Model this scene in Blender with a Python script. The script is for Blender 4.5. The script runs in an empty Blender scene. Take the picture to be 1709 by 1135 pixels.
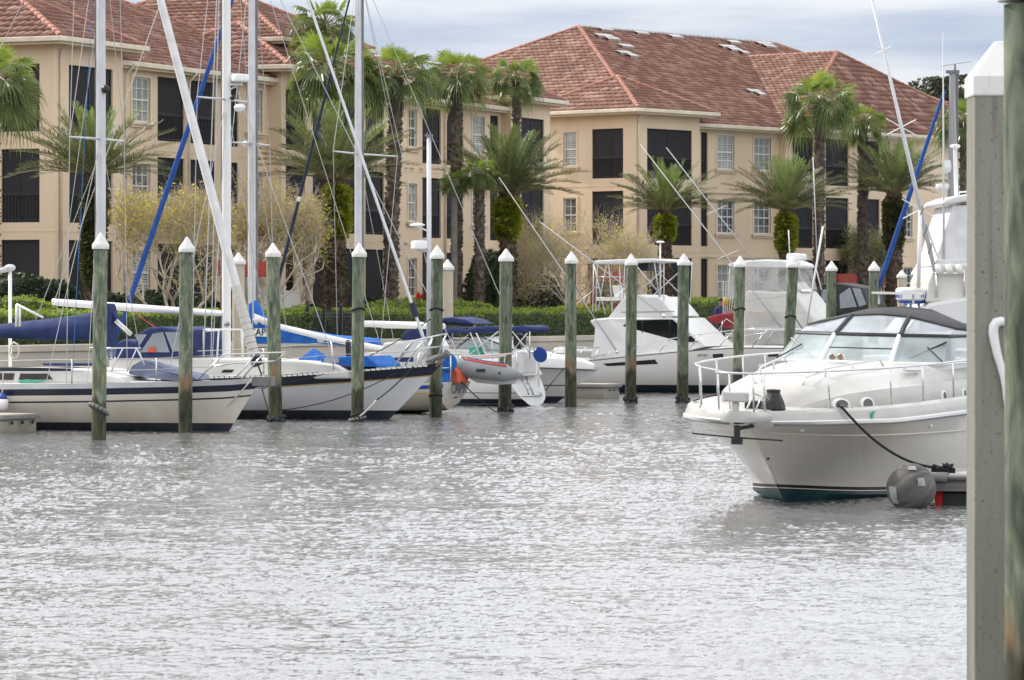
import bpy, bmesh, math, random
import numpy as np
from mathutils import Vector, Matrix
random.seed(7); RNG = np.random.default_rng(11)
sc = bpy.context.scene; COL = sc.collection
# ---------------------------------------------------------------- camera model used to measure the photograph (photo pixels -> world)
FPX, CX, HY, CAMH = 6500.0, 854.5, 513.0, 3.0
def W(px, py, Y): return ((px-CX)/FPX*Y, Y, CAMH-(py-HY)/FPX*Y)
def wl(py): return FPX*CAMH/(py-HY)            # distance at which the water surface is seen at row py
class Fr:
    """a ground frame: origin, x axis direction (angle); y axis 90 deg to the left"""
    def __init__(s, ox, oy, dx, dy, near=-1):
        l = math.hypot(dx, dy); s.ox, s.oy, s.dx, s.dy, s.near = ox, oy, dx/l, dy/l, near
        s.ang = math.atan2(dy, dx)
    def w(s, x, y): return (s.ox+x*s.dx-y*s.dy, s.oy+x*s.dy+y*s.dx)
    def onx(s, px, y):
        k = (px-CX)/FPX; ax = s.ox-y*s.dy; ay = s.oy+y*s.dx
        return (k*ay-ax)/(s.dx-k*s.dy)
    def ony(s, px, x):
        k = (px-CX)/FPX; ax = s.ox+x*s.dx; ay = s.oy+x*s.dy
        return (k*ay-ax)/(-s.dy-k*s.dx)
    def z(s, py, x, y): return CAMH-(py-HY)/FPX*s.w(x, y)[1]
    def p(s, px, py, c=0.0):                    # point on the vertical plane c metres toward the viewer from the axis
        y = c*s.near; x = s.onx(px, y); return (x, y, s.z(py, x, y))
    def q(s, px, py, x):
        y = s.ony(px, x); return (x, y, s.z(py, x, y))
# ---------------------------------------------------------------- object helpers
def link(o, parent=None):
    COL.objects.link(o)
    if parent is not None: o.parent = parent
    return o
def tag(o, label=None, cat=None, group=None, kind=None):
    if label: o['label'] = label
    if cat: o['category'] = cat
    if group: o['group'] = group
    if kind: o['kind'] = kind
    return o
def thing(name, label, cat, loc=(0,0,0), ang=0.0, group=None):
    o = bpy.data.objects.new(name, None); o.empty_display_size = .3; link(o)
    o.location = loc; o.rotation_euler = (0,0,ang); return tag(o, label, cat, group)
def fthing(name, label, cat, F, group=None, z=0.0): return thing(name, label, cat, (F.ox, F.oy, z), F.ang, group)
def copy_tree(o, parent=None):
    c = o.copy(); link(c); c.parent = parent
    for ch in list(o.children): copy_tree(ch, c)
    return c
V = Vector
class MB:
    def __init__(s): s.v = []; s.f = []; s.m = []; s.mi = 0
    def add(s, vs, fs):
        o = len(s.v); s.v += [tuple(p) for p in vs]
        for f in fs: s.f.append(tuple(i+o for i in f)); s.m.append(s.mi)
        return s
    def poly(s, *pts): return s.add(pts, [tuple(range(len(pts)))])
    def box(s, c, d, rz=0.0, taper=1.0):
        x, y, z = d[0]/2, d[1]/2, d[2]/2; ca, sa = math.cos(rz), math.sin(rz); vs = []
        for k in (-1, 1):
            t = taper if k > 0 else 1
            for i, j in ((-1,-1),(1,-1),(1,1),(-1,1)):
                px, py = i*x*t, j*y*t
                vs.append((c[0]+px*ca-py*sa, c[1]+px*sa+py*ca, c[2]+k*z))
        return s.add(vs, [(0,3,2,1),(4,5,6,7),(0,1,5,4),(1,2,6,5),(2,3,7,6),(3,0,4,7)])
    def bx(s, x0, x1, y0, y1, z0, z1): return s.box(((x0+x1)/2,(y0+y1)/2,(z0+z1)/2),(abs(x1-x0),abs(y1-y0),abs(z1-z0)))
    def loft(s, rings, closed=True, cap=True):
        n = len(rings[0]); o = len(s.v); vs = [p for r in rings for p in r]; fs = []
        for i in range(len(rings)-1):
            for j in range(n if closed else n-1):
                k = (j+1) % n; fs.append((i*n+j, i*n+k, (i+1)*n+k, (i+1)*n+j))
        if cap and closed:
            fs.append(tuple(reversed(range(n)))); fs.append(tuple(range((len(rings)-1)*n, len(rings)*n)))
        return s.add(vs, fs)
    def tube(s, pts, r, n=6, cap=True):
        pts = [V(p) for p in pts]; rings = []
        R = r if isinstance(r, (list, tuple)) else [r]*len(pts)
        prev = None
        for i, p in enumerate(pts):
            t = (pts[min(i+1, len(pts)-1)]-pts[max(i-1, 0)])
            if t.length < 1e-9: t = V((0,0,1))
            t.normalize()
            if prev is None:
                a = V((0,0,1)) if abs(t.z) < .9 else V((1,0,0)); u = t.cross(a).normalized()
            else:
                u = (prev-t*prev.dot(t))
                u = u.normalized() if u.length > 1e-6 else t.orthogonal().normalized()
            prev = u; w = t.cross(u)
            rings.append([tuple(p+(u*math.cos(2*math.pi*k/n)+w*math.sin(2*math.pi*k/n))*R[i]) for k in range(n)])
        return s.loft(rings, True, cap)
    def lathe(s, prof, c=(0,0,0), n=16, cap=True):
        return s.loft([[(c[0]+r*math.cos(2*math.pi*k/n), c[1]+r*math.sin(2*math.pi*k/n), c[2]+z) for k in range(n)] for r, z in prof], True, cap)
    def ball(s, c, r, n=10, sc3=(1,1,1)):
        rings = []
        for i in range(1, n):
            th = math.pi*i/n
            rings.append([(c[0]+sc3[0]*r*math.sin(th)*math.cos(2*math.pi*k/n), c[1]+sc3[1]*r*math.sin(th)*math.sin(2*math.pi*k/n), c[2]-sc3[2]*r*math.cos(th)) for k in range(n)])
        return s.loft(rings)
    def build(s, name, mats, parent=None, smooth=False, loc=None, bevel=0, label=None, auto=None):
        me = bpy.data.meshes.new(name); me.from_pydata(s.v, [], s.f)
        if not isinstance(mats, (list, tuple)): mats = [mats]
        for m in mats: me.materials.append(m)
        if len(mats) > 1: me.polygons.foreach_set('material_index', s.m)
        if smooth: me.polygons.foreach_set('use_smooth', [True]*len(me.polygons))
        if smooth and auto: 
            try: me.set_sharp_from_angle(angle=math.radians(auto))
            except Exception: pass
        me.validate(); me.update()
        o = bpy.data.objects.new(name, me); link(o, parent)
        if loc: o.location = loc
        if bevel:
            b = o.modifiers.new('bevel', 'BEVEL'); b.width = bevel; b.segments = 2; b.limit_method = 'ANGLE'; b.angle_limit = math.radians(40)
        if label: o['label'] = label
        return o
def np_mesh(name, verts, quads, mats, parent=None, smooth=False, mi=None):
    me = bpy.data.meshes.new(name); k = quads.shape[1]
    me.vertices.add(len(verts)); me.vertices.foreach_set('co', np.asarray(verts, dtype=np.float32).ravel())
    me.loops.add(quads.size); me.loops.foreach_set('vertex_index', quads.astype(np.int32).ravel())
    me.polygons.add(len(quads)); me.polygons.foreach_set('loop_start', np.arange(0, quads.size, k, dtype=np.int32))
    me.polygons.foreach_set('loop_total', np.full(len(quads), k, dtype=np.int32))
    if not isinstance(mats, (list, tuple)): mats = [mats]
    for m in mats: me.materials.append(m)
    if mi is not None: me.polygons.foreach_set('material_index', mi.astype(np.int32))
    if smooth: me.polygons.foreach_set('use_smooth', np.ones(len(quads), dtype=bool))
    me.update(calc_edges=True); me.validate()
    o = bpy.data.objects.new(name, me); link(o, parent); return o
def sag(p, q, drop, n=8):
    p, q = V(p), V(q)
    return [tuple(p.lerp(q, i/n)-V((0,0,drop*4*(i/n)*(1-i/n)))) for i in range(n+1)]
# ---------------------------------------------------------------- materials
def mat(name, c, rough=.6, metal=0.0, c2=None, scale=4.0, detail=4, bump=0.0, bscale=None, stretch=(1,1,1), mix=(.35,.65), trans=0.0, coord='Object', spec=.5, dirt=None):
    m = bpy.data.materials.new(name); m.use_nodes = True; nt = m.node_tree; N = nt.nodes; L = nt.links
    b = N['Principled BSDF']; out = N['Material Output']
    b.inputs['Base Color'].default_value = (*c, 1); b.inputs['Roughness'].default_value = rough; b.inputs['Metallic'].default_value = metal
    b.inputs['Specular IOR Level'].default_value = spec
    tc = N.new('ShaderNodeTexCoord'); mp = N.new('ShaderNodeMapping'); mp.inputs['Scale'].default_value = stretch
    L.new(tc.outputs[coord], mp.inputs['Vector'])
    col = None
    if c2 is not None:
        nz = N.new('ShaderNodeTexNoise'); nz.inputs['Scale'].default_value = scale; nz.inputs['Detail'].default_value = detail
        L.new(mp.outputs[0], nz.inputs['Vector'])
        rp = N.new('ShaderNodeValToRGB'); rp.color_ramp.elements[0].position = mix[0]; rp.color_ramp.elements[1].position = mix[1]
        rp.color_ramp.elements[0].color = (*c, 1); rp.color_ramp.elements[1].color = (*c2, 1)
        L.new(nz.outputs['Fac'], rp.inputs['Fac']); col = rp.outputs['Color']
        L.new(col, b.inputs['Base Color'])
    if bump:
        n2 = N.new('ShaderNodeTexNoise'); n2.inputs['Scale'].default_value = bscale or scale*4; n2.inputs['Detail'].default_value = 5
        L.new(mp.outputs[0], n2.inputs['Vector'])
        bp = N.new('ShaderNodeBump'); bp.inputs['Strength'].default_value = bump; bp.inputs['Distance'].default_value = .02
        L.new(n2.outputs['Fac'], bp.inputs['Height']); L.new(bp.outputs[0], b.inputs['Normal'])
    if trans:
        tr = N.new('ShaderNodeBsdfTranslucent'); mx = N.new('ShaderNodeMixShader'); mx.inputs[0].default_value = trans
        tr.inputs['Color'].default_value = (min(1,c[0]*1.5), min(1,c[1]*1.5), c[2]*.8, 1)
        if col is not None:
            g = N.new('ShaderNodeMix'); g.data_type = 'RGBA'; g.blend_type = 'MULTIPLY'; g.inputs[0].default_value = 1
            g.inputs[7].default_value = (1.7, 1.6, .8, 1); L.new(col, g.inputs[6]); L.new(g.outputs[2], tr.inputs['Color'])
        L.new(b.outputs[0], mx.inputs[1]); L.new(tr.outputs[0], mx.inputs[2]); L.new(mx.outputs[0], out.inputs['Surface'])
    if dirt:   # vertical streaks and grime below a height (world z)
        geo = N.new('ShaderNodeNewGeometry'); sp = N.new('ShaderNodeSeparateXYZ'); L.new(geo.outputs['Position'], sp.inputs[0])
        mr = N.new('ShaderNodeMapRange'); mr.inputs[1].default_value = dirt[1]; mr.inputs[2].default_value = dirt[2]; mr.inputs[3].default_value = 1; mr.inputs[4].default_value = 0
        L.new(sp.outputs['Z'], mr.inputs[0])
        mp2 = N.new('ShaderNodeMapping'); mp2.inputs['Scale'].default_value = (2.2,2.2,.35); L.new(geo.outputs['Position'], mp2.inputs[0])
        n3 = N.new('ShaderNodeTexNoise'); n3.inputs['Scale'].default_value = 1.0; n3.inputs['Detail'].default_value = 5; L.new(mp2.outputs[0], n3.inputs['Vector'])
        mm = N.new('ShaderNodeMath'); mm.operation = 'MULTIPLY'; L.new(mr.outputs[0], mm.inputs[0]); L.new(n3.outputs['Fac'], mm.inputs[1])
        g = N.new('ShaderNodeMix'); g.data_type = 'RGBA'; g.clamp_factor = True; L.new(mm.outputs[0], g.inputs[0])
        g.inputs[7].default_value = (*dirt[0], 1)
        if col is not None: L.new(col, g.inputs[6])
        else: g.inputs[6].default_value = (*c, 1)
        L.new(g.outputs[2], b.inputs['Base Color'])
    return m
def see_through(name, c, fac, rough=.1, tint=(1,1,1), noise=None):
    m = bpy.data.materials.new(name); m.use_nodes = True; nt = m.node_tree; N = nt.nodes; L = nt.links
    b = N['Principled BSDF']; b.inputs['Base Color'].default_value = (*c, 1); b.inputs['Roughness'].default_value = rough
    t = N.new('ShaderNodeBsdfTransparent'); t.inputs[0].default_value = (*tint, 1)
    mx = N.new('ShaderNodeMixShader'); mx.inputs[0].default_value = fac
    if noise:
        tc = N.new('ShaderNodeTexCoord'); nz = N.new('ShaderNodeTexNoise'); nz.inputs['Scale'].default_value = noise[0]; L.new(tc.outputs['Object'], nz.inputs['Vector'])
        mr = N.new('ShaderNodeMapRange'); mr.inputs[1].default_value = .3; mr.inputs[2].default_value = .7; mr.inputs[3].default_value = noise[1]; mr.inputs[4].default_value = noise[2]
        L.new(nz.outputs['Fac'], mr.inputs[0]); L.new(mr.outputs[0], mx.inputs[0])
    L.new(t.outputs[0], mx.inputs[1]); L.new(b.outputs[0], mx.inputs[2]); L.new(mx.outputs[0], N['Material Output'].inputs['Surface']); return m
M = {}
M['stucco'] = mat('stucco', (.80,.64,.455), .9, c2=(.68,.535,.37), scale=.55, detail=9, stretch=(1,1,.3), mix=(.3,.7), bump=.25, bscale=30)
M['trim'] = mat('trim_stucco', (.76,.64,.48), .85, c2=(.66,.54,.40), scale=1.2)
M['fascia'] = mat('gutter_paint', (.76,.68,.54), .6, c2=(.62,.54,.41), scale=1.5)
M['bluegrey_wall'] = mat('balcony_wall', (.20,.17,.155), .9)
M['screen'] = see_through('insect_screen', (.032,.031,.036), .58, .7)
M['rail_dark'] = mat('railing_paint', (.018,.018,.022), .5)
M['door_dark'] = mat('sliding_door_glass', (.02,.024,.032), .15)
M['pane'] = mat('window_glass', (.05,.06,.065), .06, c2=(.20,.21,.20), scale=1.3, mix=(.45,.6))
M['blind'] = mat('shutter_slats', (.62,.63,.60), .6)
M['curtain'] = mat('curtain_cloth', (.16,.20,.19), .8, c2=(.42,.44,.42), scale=14, stretch=(1,1,.02))
M['winframe'] = mat('window_frame_paint', (.74,.72,.66), .5)
M['white'] = mat('white_gelcoat', (.72,.72,.705), .22, c2=(.66,.655,.635), scale=.9)
M['srdeck'] = mat('cruiser_deck_gelcoat', (.50,.485,.45), .30, c2=(.43,.415,.38), scale=1.1)
M['deckwhite'] = mat('deck_gelcoat', (.68,.67,.64), .45, c2=(.60,.585,.55), scale=2.2)
M['cream'] = mat('cream_gelcoat', (.74,.71,.645), .25, c2=(.68,.65,.58), scale=.8, dirt=((.50,.36,.20), .05, 1.1))
M['hullwhite'] = mat('hull_white_paint', (.76,.77,.79), .22, c2=(.70,.71,.73), scale=.7, dirt=((.48,.44,.36), .0, .7))
M['hullb3'] = mat('hull_ivory', (.66,.63,.55), .25, c2=(.60,.57,.48), scale=.7, dirt=((.45,.36,.22), .0, .8))
M['hullsport'] = mat('hull_sport', (.74,.72,.68), .2, c2=(.69,.67,.63), scale=.6, dirt=((.45,.42,.36), .1, .7))
M['navy'] = mat('navy_paint', (.012,.017,.035), .3)
M['black'] = mat('black_paint', (.012,.012,.013), .45)
M['boot'] = mat('bottom_paint', (.010,.014,.026), .6, c2=(.03,.035,.04), scale=3)
M['teal'] = mat('teal_bottom_paint', (.010,.055,.07), .45, c2=(.02,.09,.10), scale=1.5)
M['darkteal'] = mat('dark_teal_paint', (.012,.03,.04), .5)
M['gold'] = mat('gold_stripe', (.50,.34,.14), .5)
M['yellow'] = mat('yellow_stripe', (.6,.42,.05), .5)
M['bluestripe'] = mat('blue_stripe', (.012,.06,.32), .4)
M['navycanvas'] = mat('navy_canvas', (.012,.024,.095), .85, c2=(.022,.040,.14), scale=3, bump=1.0, bscale=4)
M['royal'] = mat('royal_canvas', (.008,.10,.40), .8, c2=(.012,.15,.52), scale=2.5, bump=1.0, bscale=4)
M['bluesail'] = mat('blue_sailcloth', (.010,.06,.26), .8, c2=(.016,.085,.34), scale=3)
M['darksail'] = mat('dark_sailcloth', (.010,.014,.035), .8, c2=(.02,.028,.06), scale=3)
M['greycanvas'] = mat('grey_blue_canvas', (.10,.12,.19), .85, c2=(.14,.16,.24), scale=3)
M['blackcanvas'] = mat('black_canvas', (.022,.022,.024), .75, c2=(.035,.035,.038), scale=4, bump=.2, bscale=12)
M['redcanvas'] = mat('red_canvas', (.23,.02,.03), .8, c2=(.30,.03,.04), scale=3)
M['whitesail'] = mat('white_sailcloth', (.74,.74,.73), .8, c2=(.62,.62,.62), scale=3, bump=.3, bscale=5)
M['steel'] = mat('stainless_steel', (.66,.66,.66), .22, .85)
M['alu'] = mat('painted_aluminium', (.64,.65,.66), .4, .25, c2=(.55,.56,.575), scale=2)
M['grey'] = mat('grey_plastic', (.20,.20,.20), .6, c2=(.15,.15,.15), scale=4)
M['greyalu'] = mat('grey_mast_paint', (.33,.33,.35), .45, .2)
M['whiteplastic'] = mat('white_plastic', (.80,.80,.78), .35)
M['rope'] = mat('white_rope', (.58,.56,.51), .9)
M['thinalu'] = mat('outrigger_alu', (.52,.53,.54), .5, .1)
M['wire'] = mat('rigging_wire', (.42,.42,.42), .45, .4)
M['blackrope'] = mat('black_rope', (.014,.014,.015), .9)
M['redrope'] = mat('red_rope', (.45,.06,.05), .9)
M['greenrope'] = mat('green_rope', (.05,.36,.27), .9)
M['bluerope'] = mat('blue_rope', (.02,.16,.45), .9)
M['orange'] = mat('orange_plastic', (.65,.07,.02), .55, c2=(.55,.15,.08), scale=9)
M['red'] = mat('red_plastic', (.55,.02,.02), .4)
M['teak'] = mat('teak_wood', (.24,.13,.07), .6, c2=(.30,.18,.10), scale=5, stretch=(.2,1,1))
M['tinted'] = mat('tinted_glass', (.012,.013,.015), .05)
M['tinted2'] = mat('tinted_plastic', (.06,.055,.05), .15)
M['clear'] = see_through('windshield_glass', (.50,.57,.58), .50, .04, (.90,.96,.965), (1.1,.25,.72))
M['vinyl'] = see_through('clear_vinyl', (.62,.62,.60), .42, .12, (.95,.95,.94), (2.2,.22,.62))
M['vinyl2'] = see_through('cloudy_vinyl', (.36,.39,.43), .82, .14, (.9,.9,.92), (1.6,.66,.92))
M['concrete'] = mat('concrete', (.40,.365,.31), .9, c2=(.32,.295,.25), scale=1.5, bump=.3, bscale=25, dirt=((.10,.10,.075), .0, .35))
M['seawall'] = mat('seawall_concrete', (.50,.45,.375), .9, c2=(.44,.40,.33), scale=.8, bump=.2, bscale=12)
M['pilecrete'] = mat('pile_concrete', (.285,.275,.235), .9, c2=(.19,.183,.15), scale=3.2, detail=8, bump=.9, bscale=22, stretch=(1,1,.12), mix=(.3,.75), dirt=((.10,.11,.075), -.5, 4.2))
def weathered_concrete():
    m = M['pilecrete']; nt = m.node_tree; N = nt.nodes; L = nt.links; b = N['Principled BSDF']; src = b.inputs['Base Color'].links[0].from_socket
    geo = N.new('ShaderNodeNewGeometry'); n = N.new('ShaderNodeTexNoise'); n.inputs['Scale'].default_value = 34; n.inputs['Detail'].default_value = 3; L.new(geo.outputs['Position'], n.inputs['Vector'])
    mr = N.new('ShaderNodeMapRange'); mr.inputs[1].default_value = .62; mr.inputs[2].default_value = .70; L.new(n.outputs['Fac'], mr.inputs[0])
    mp = N.new('ShaderNodeMapping'); mp.inputs['Scale'].default_value = (26,26,1.1); L.new(geo.outputs['Position'], mp.inputs[0]); n2 = N.new('ShaderNodeTexNoise'); n2.inputs['Scale'].default_value = 1; n2.inputs['Detail'].default_value = 4; L.new(mp.outputs[0], n2.inputs['Vector'])
    m2 = N.new('ShaderNodeMapRange'); m2.inputs[1].default_value = .52; m2.inputs[2].default_value = .78; m2.inputs[4].default_value = .75; L.new(n2.outputs['Fac'], m2.inputs[0])
    mx = N.new('ShaderNodeMath'); mx.operation = 'MAXIMUM'; L.new(mr.outputs[0], mx.inputs[0]); L.new(m2.outputs[0], mx.inputs[1])
    g = N.new('ShaderNodeMix'); g.data_type = 'RGBA'; L.new(mx.outputs[0], g.inputs[0]); L.new(src, g.inputs[6]); g.inputs[7].default_value = (.11,.105,.085,1); L.new(g.outputs[2], b.inputs['Base Color'])
weathered_concrete()
M['capdirty'] = mat('stained_cap_plastic', (.72,.71,.68), .5, c2=(.42,.36,.29), scale=3.5, detail=8, stretch=(2,2,.5), mix=(.52,.80))
M['beigepile'] = mat('beige_pile_sleeve', (.52,.45,.35), .75, c2=(.46,.39,.30), scale=2)
M['cap'] = mat('pile_cap_plastic', (.74,.73,.70), .5, c2=(.56,.54,.50), scale=4, detail=8, mix=(.45,.85))
M['redwood'] = mat('red_painted_wood', (.30,.035,.022), .7, c2=(.40,.055,.03), scale=3)
M['iron'] = mat('black_iron', (.02,.02,.022), .5)
M['soil'] = mat('ground_mulch', (.07,.05,.035), .95, c2=(.10,.075,.05), scale=1.5)
M['grass'] = mat('lawn_grass', (.06,.09,.03), .95, c2=(.09,.11,.04), scale=2)
M['barepatch'] = mat('bare_roof_felt', (.36,.35,.34), .8, c2=(.50,.49,.48), scale=2.5)
M['fenderskin'] = mat('fender_cover_cloth', (.07,.067,.062), .85, c2=(.15,.142,.13), scale=3, bump=1.0, bscale=9, stretch=(1,1,.2))
M['patchcloth'] = mat('worn_cloth', (.36,.36,.34), .85, c2=(.24,.24,.23), scale=9)
def pile_material():
    m = bpy.data.materials.new('treated_timber'); m.use_nodes = True; nt = m.node_tree; N = nt.nodes; L = nt.links; b = N['Principled BSDF']; b.inputs['Roughness'].default_value = .85
    geo = N.new('ShaderNodeNewGeometry'); sp = N.new('ShaderNodeSeparateXYZ'); L.new(geo.outputs['Position'], sp.inputs[0])
    oi = N.new('ShaderNodeObjectInfo')
    mp = N.new('ShaderNodeMapping'); mp.inputs['Scale'].default_value = (8,8,2.0); L.new(geo.outputs['Position'], mp.inputs[0])
    n1 = N.new('ShaderNodeTexNoise'); n1.inputs['Scale'].default_value = 1.0; n1.inputs['Detail'].default_value = 6; n1.inputs['Distortion'].default_value = 1.2; L.new(mp.outputs[0], n1.inputs['Vector'])
    r1 = N.new('ShaderNodeValToRGB'); e = r1.color_ramp.elements; e[0].position = .30; e[0].color = (.045,.062,.040,1); e[1].position = .70; e[1].color = (.25,.27,.19,1)
    x = r1.color_ramp.elements.new(.5); x.color = (.122,.15,.098,1)
    L.new(n1.outputs['Fac'], r1.inputs['Fac'])
    mpb = N.new('ShaderNodeMapping'); mpb.inputs['Scale'].default_value = (3,3,.8); L.new(geo.outputs['Position'], mpb.inputs[0])
    n2 = N.new('ShaderNodeTexNoise'); n2.inputs['Scale'].default_value = 1.3; n2.inputs['Detail'].default_value = 4; L.new(mpb.outputs[0], n2.inputs['Vector'])
    jig = N.new('ShaderNodeMath'); jig.operation = 'MULTIPLY_ADD'; jig.inputs[1].default_value = -1.0; L.new(n2.outputs['Fac'], jig.inputs[0]); L.new(sp.outputs['Z'], jig.inputs[2])  # z - noise
    def band(lo, hi, a, c):
        mr = N.new('ShaderNodeMapRange'); mr.interpolation_type = 'SMOOTHSTEP'; mr.inputs[1].default_value = lo; mr.inputs[2].default_value = hi; mr.inputs[3].default_value = a; mr.inputs[4].default_value = c
        L.new(jig.outputs[0], mr.inputs[0]); return mr.outputs[0]
    up = band(.55, 1.15, .8, 0.0)
    rn = N.new('ShaderNodeMapRange'); rn.inputs[1].default_value = .46; rn.inputs[2].default_value = .62; L.new(n2.outputs['Fac'], rn.inputs[0]); um = N.new('ShaderNodeMath'); um.operation = 'MULTIPLY'; L.new(up, um.inputs[0]); L.new(rn.outputs[0], um.inputs[1]); up = um.outputs[0]
    g1 = N.new('ShaderNodeMix'); g1.data_type = 'RGBA'; L.new(up, g1.inputs[0]); L.new(r1.outputs[0], g1.inputs[6]); g1.inputs[7].default_value = (.235,.125,.058,1)
    low = band(.34, .56, .93, 0.0)
    r2 = N.new('ShaderNodeValToRGB'); r2.color_ramp.elements[0].color = (.008,.010,.006,1); r2.color_ramp.elements[1].color = (.055,.060,.026,1); r2.color_ramp.elements[0].position = .35; r2.color_ramp.elements[1].position = .65; L.new(n1.outputs['Fac'], r2.inputs['Fac'])
    g2 = N.new('ShaderNodeMix'); g2.data_type = 'RGBA'; L.new(low, g2.inputs[0]); L.new(g1.outputs[2], g2.inputs[6]); L.new(r2.outputs[0], g2.inputs[7])
    hs = N.new('ShaderNodeHueSaturation'); mr = N.new('ShaderNodeMapRange'); mr.inputs[3].default_value = .75; mr.inputs[4].default_value = 1.3; L.new(oi.outputs['Random'], mr.inputs[0]); L.new(mr.outputs[0], hs.inputs['Value']); L.new(g2.outputs[2], hs.inputs['Color'])
    L.new(hs.outputs[0], b.inputs['Base Color'])
    bp = N.new('ShaderNodeBump'); bp.inputs['Strength'].default_value = .5; bp.inputs['Distance'].default_value = .02; L.new(n1.outputs['Fac'], bp.inputs['Height']); L.new(bp.outputs[0], b.inputs['Normal'])
    return m
M['pile'] = pile_material()
def tile_material():
    m = bpy.data.materials.new('clay_roof_tile'); m.use_nodes = True; nt = m.node_tree; N = nt.nodes; L = nt.links; b = N['Principled BSDF']; b.inputs['Roughness'].default_value = .7
    uv = N.new('ShaderNodeUVMap'); uv.uv_map = 'tile'
    fl = N.new('ShaderNodeVectorMath'); fl.operation = 'FLOOR'; L.new(uv.outputs[0], fl.inputs[0])
    wn = N.new('ShaderNodeTexWhiteNoise'); L.new(fl.outputs[0], wn.inputs['Vector'])
    rp = N.new('ShaderNodeValToRGB'); e = rp.color_ramp.elements; e[0].color = (.160,.068,.044,1); e[1].color = (.255,.118,.078,1)
    x = e.new(.5); x.color = (.198,.085,.056,1); x = e.new(.95); x.color = (.34,.20,.15,1)
    L.new(wn.outputs['Value'], rp.inputs['Fac'])
    tc = N.new('ShaderNodeTexCoord'); n = N.new('ShaderNodeTexNoise'); n.inputs['Scale'].default_value = .35; n.inputs['Detail'].default_value = 5; L.new(tc.outputs['Object'], n.inputs['Vector'])
    mr = N.new('ShaderNodeMapRange'); mr.inputs[1].default_value = .3; mr.inputs[2].default_value = .7; mr.inputs[3].default_value = .9; mr.inputs[4].default_value = 1.1; L.new(n.outputs['Fac'], mr.inputs[0])
    hs = N.new('ShaderNodeHueSaturation'); L.new(mr.outputs[0], hs.inputs['Value']); L.new(rp.outputs[0], hs.inputs['Color']); L.new(hs.outputs[0], b.inputs['Base Color'])
    return m
M['tile'] = tile_material()
def leaf(name, c, c2, tr, scale=6, rough=.5): return mat(name, c, rough, c2=c2, scale=scale, detail=2, trans=tr, mix=(.4,.6), coord='Object')
M['fan'] = leaf('fan_leaf', (.085,.125,.042), (.185,.23,.085), .38, 1.2, .32)
M['fan2'] = leaf('fan_leaf_young', (.17,.25,.065), (.26,.33,.09), .38, 1.2)
M['frond'] = leaf('frond_leaf', (.085,.105,.062), (.145,.165,.095), .25, 1.0)
M['frond2'] = leaf('frond_leaf_young', (.125,.18,.07), (.18,.245,.095), .32, 1.0)
M['fern'] = leaf('fern_leaf', (.16,.20,.022), (.32,.34,.04), .35, 3)
M['ferndark'] = leaf('fern_leaf_dark', (.05,.065,.022), (.11,.105,.035), .2, 3)
M['palmbark'] = mat('palm_bark', (.085,.060,.045), .95, c2=(.19,.155,.125), scale=5, bump=1, bscale=14)
M['palmboot'] = mat('palm_boot', (.07,.045,.035), .95, c2=(.15,.105,.08), scale=6, bump=1, bscale=14)
M['greybark'] = mat('grey_bark', (.17,.155,.135), .95, c2=(.25,.235,.20), scale=4, bump=.6, bscale=14)
M['petiole'] = mat('leaf_stalk', (.22,.20,.09), .6, c2=(.30,.26,.13), scale=4)
M['twig'] = mat('twig_bark', (.52,.44,.34), .9, c2=(.62,.54,.42), scale=6)
M['myrtlebark'] = mat('smooth_bark', (.20,.125,.075), .8, c2=(.30,.20,.13), scale=4)
M['lvolive'] = leaf('olive_leaf', (.30,.31,.10), (.42,.42,.15), .45, 2)
M['lvyellow'] = leaf('yellow_leaf', (.50,.45,.05), (.58,.52,.09), .4, 2)
M['lvbrown'] = leaf('brown_leaf', (.36,.25,.14), (.42,.30,.18), .35, 2)
M['lvgreen'] = leaf('green_leaf', (.16,.20,.08), (.25,.29,.12), .4, 2)
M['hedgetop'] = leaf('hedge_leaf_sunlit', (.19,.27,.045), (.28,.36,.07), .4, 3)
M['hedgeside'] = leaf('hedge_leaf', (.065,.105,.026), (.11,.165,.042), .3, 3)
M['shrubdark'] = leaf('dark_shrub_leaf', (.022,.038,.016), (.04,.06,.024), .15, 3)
M['oak'] = leaf('oak_leaf', (.028,.036,.018), (.05,.06,.028), .2, 2)
M['redleaf'] = leaf('red_leaf', (.5,.03,.03), (.6,.06,.04), .3, 3)
# ---------------------------------------------------------------- camera, sky, sun
cam = bpy.data.cameras.new('camera'); co = bpy.data.objects.new('camera', cam); COL.objects.link(co); sc.camera = co
co.location = (0,0,CAMH); co.rotation_euler = (math.radians(90),0,0)
cam.sensor_width = 36; cam.lens = 36*FPX/1709; cam.shift_y = -(567.5-HY)/1709; cam.clip_end = 5000; cam.clip_start = .5
cam.dof.use_dof = True; cam.dof.focus_distance = 72; cam.dof.aperture_fstop = 9
SUN = V((-.66,.40,.64)).normalized(); ELEV = math.asin(SUN.z); AZ = math.atan2(SUN.x, SUN.y)
w = bpy.data.worlds.new('World'); sc.world = w; w.use_nodes = True; nt = w.node_tree; N = nt.nodes; L = nt.links
bg = N['Background']; bg.inputs['Strength'].default_value = .1
sky = N.new('ShaderNodeTexSky'); sky.sky_type = 'NISHITA'; sky.sun_disc = False; sky.sun_elevation = ELEV; sky.sun_rotation = AZ; sky.dust_density = 2
tc = N.new('ShaderNodeTexCoord'); sp = N.new('ShaderNodeSeparateXYZ'); L.new(tc.outputs['Generated'], sp.inputs[0])
mp = N.new('ShaderNodeMapping'); mp.inputs['Scale'].default_value = (9,9,62); mp.inputs['Location'].default_value = (3.1,0.4,1.35); L.new(tc.outputs['Generated'], mp.inputs[0])
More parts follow.
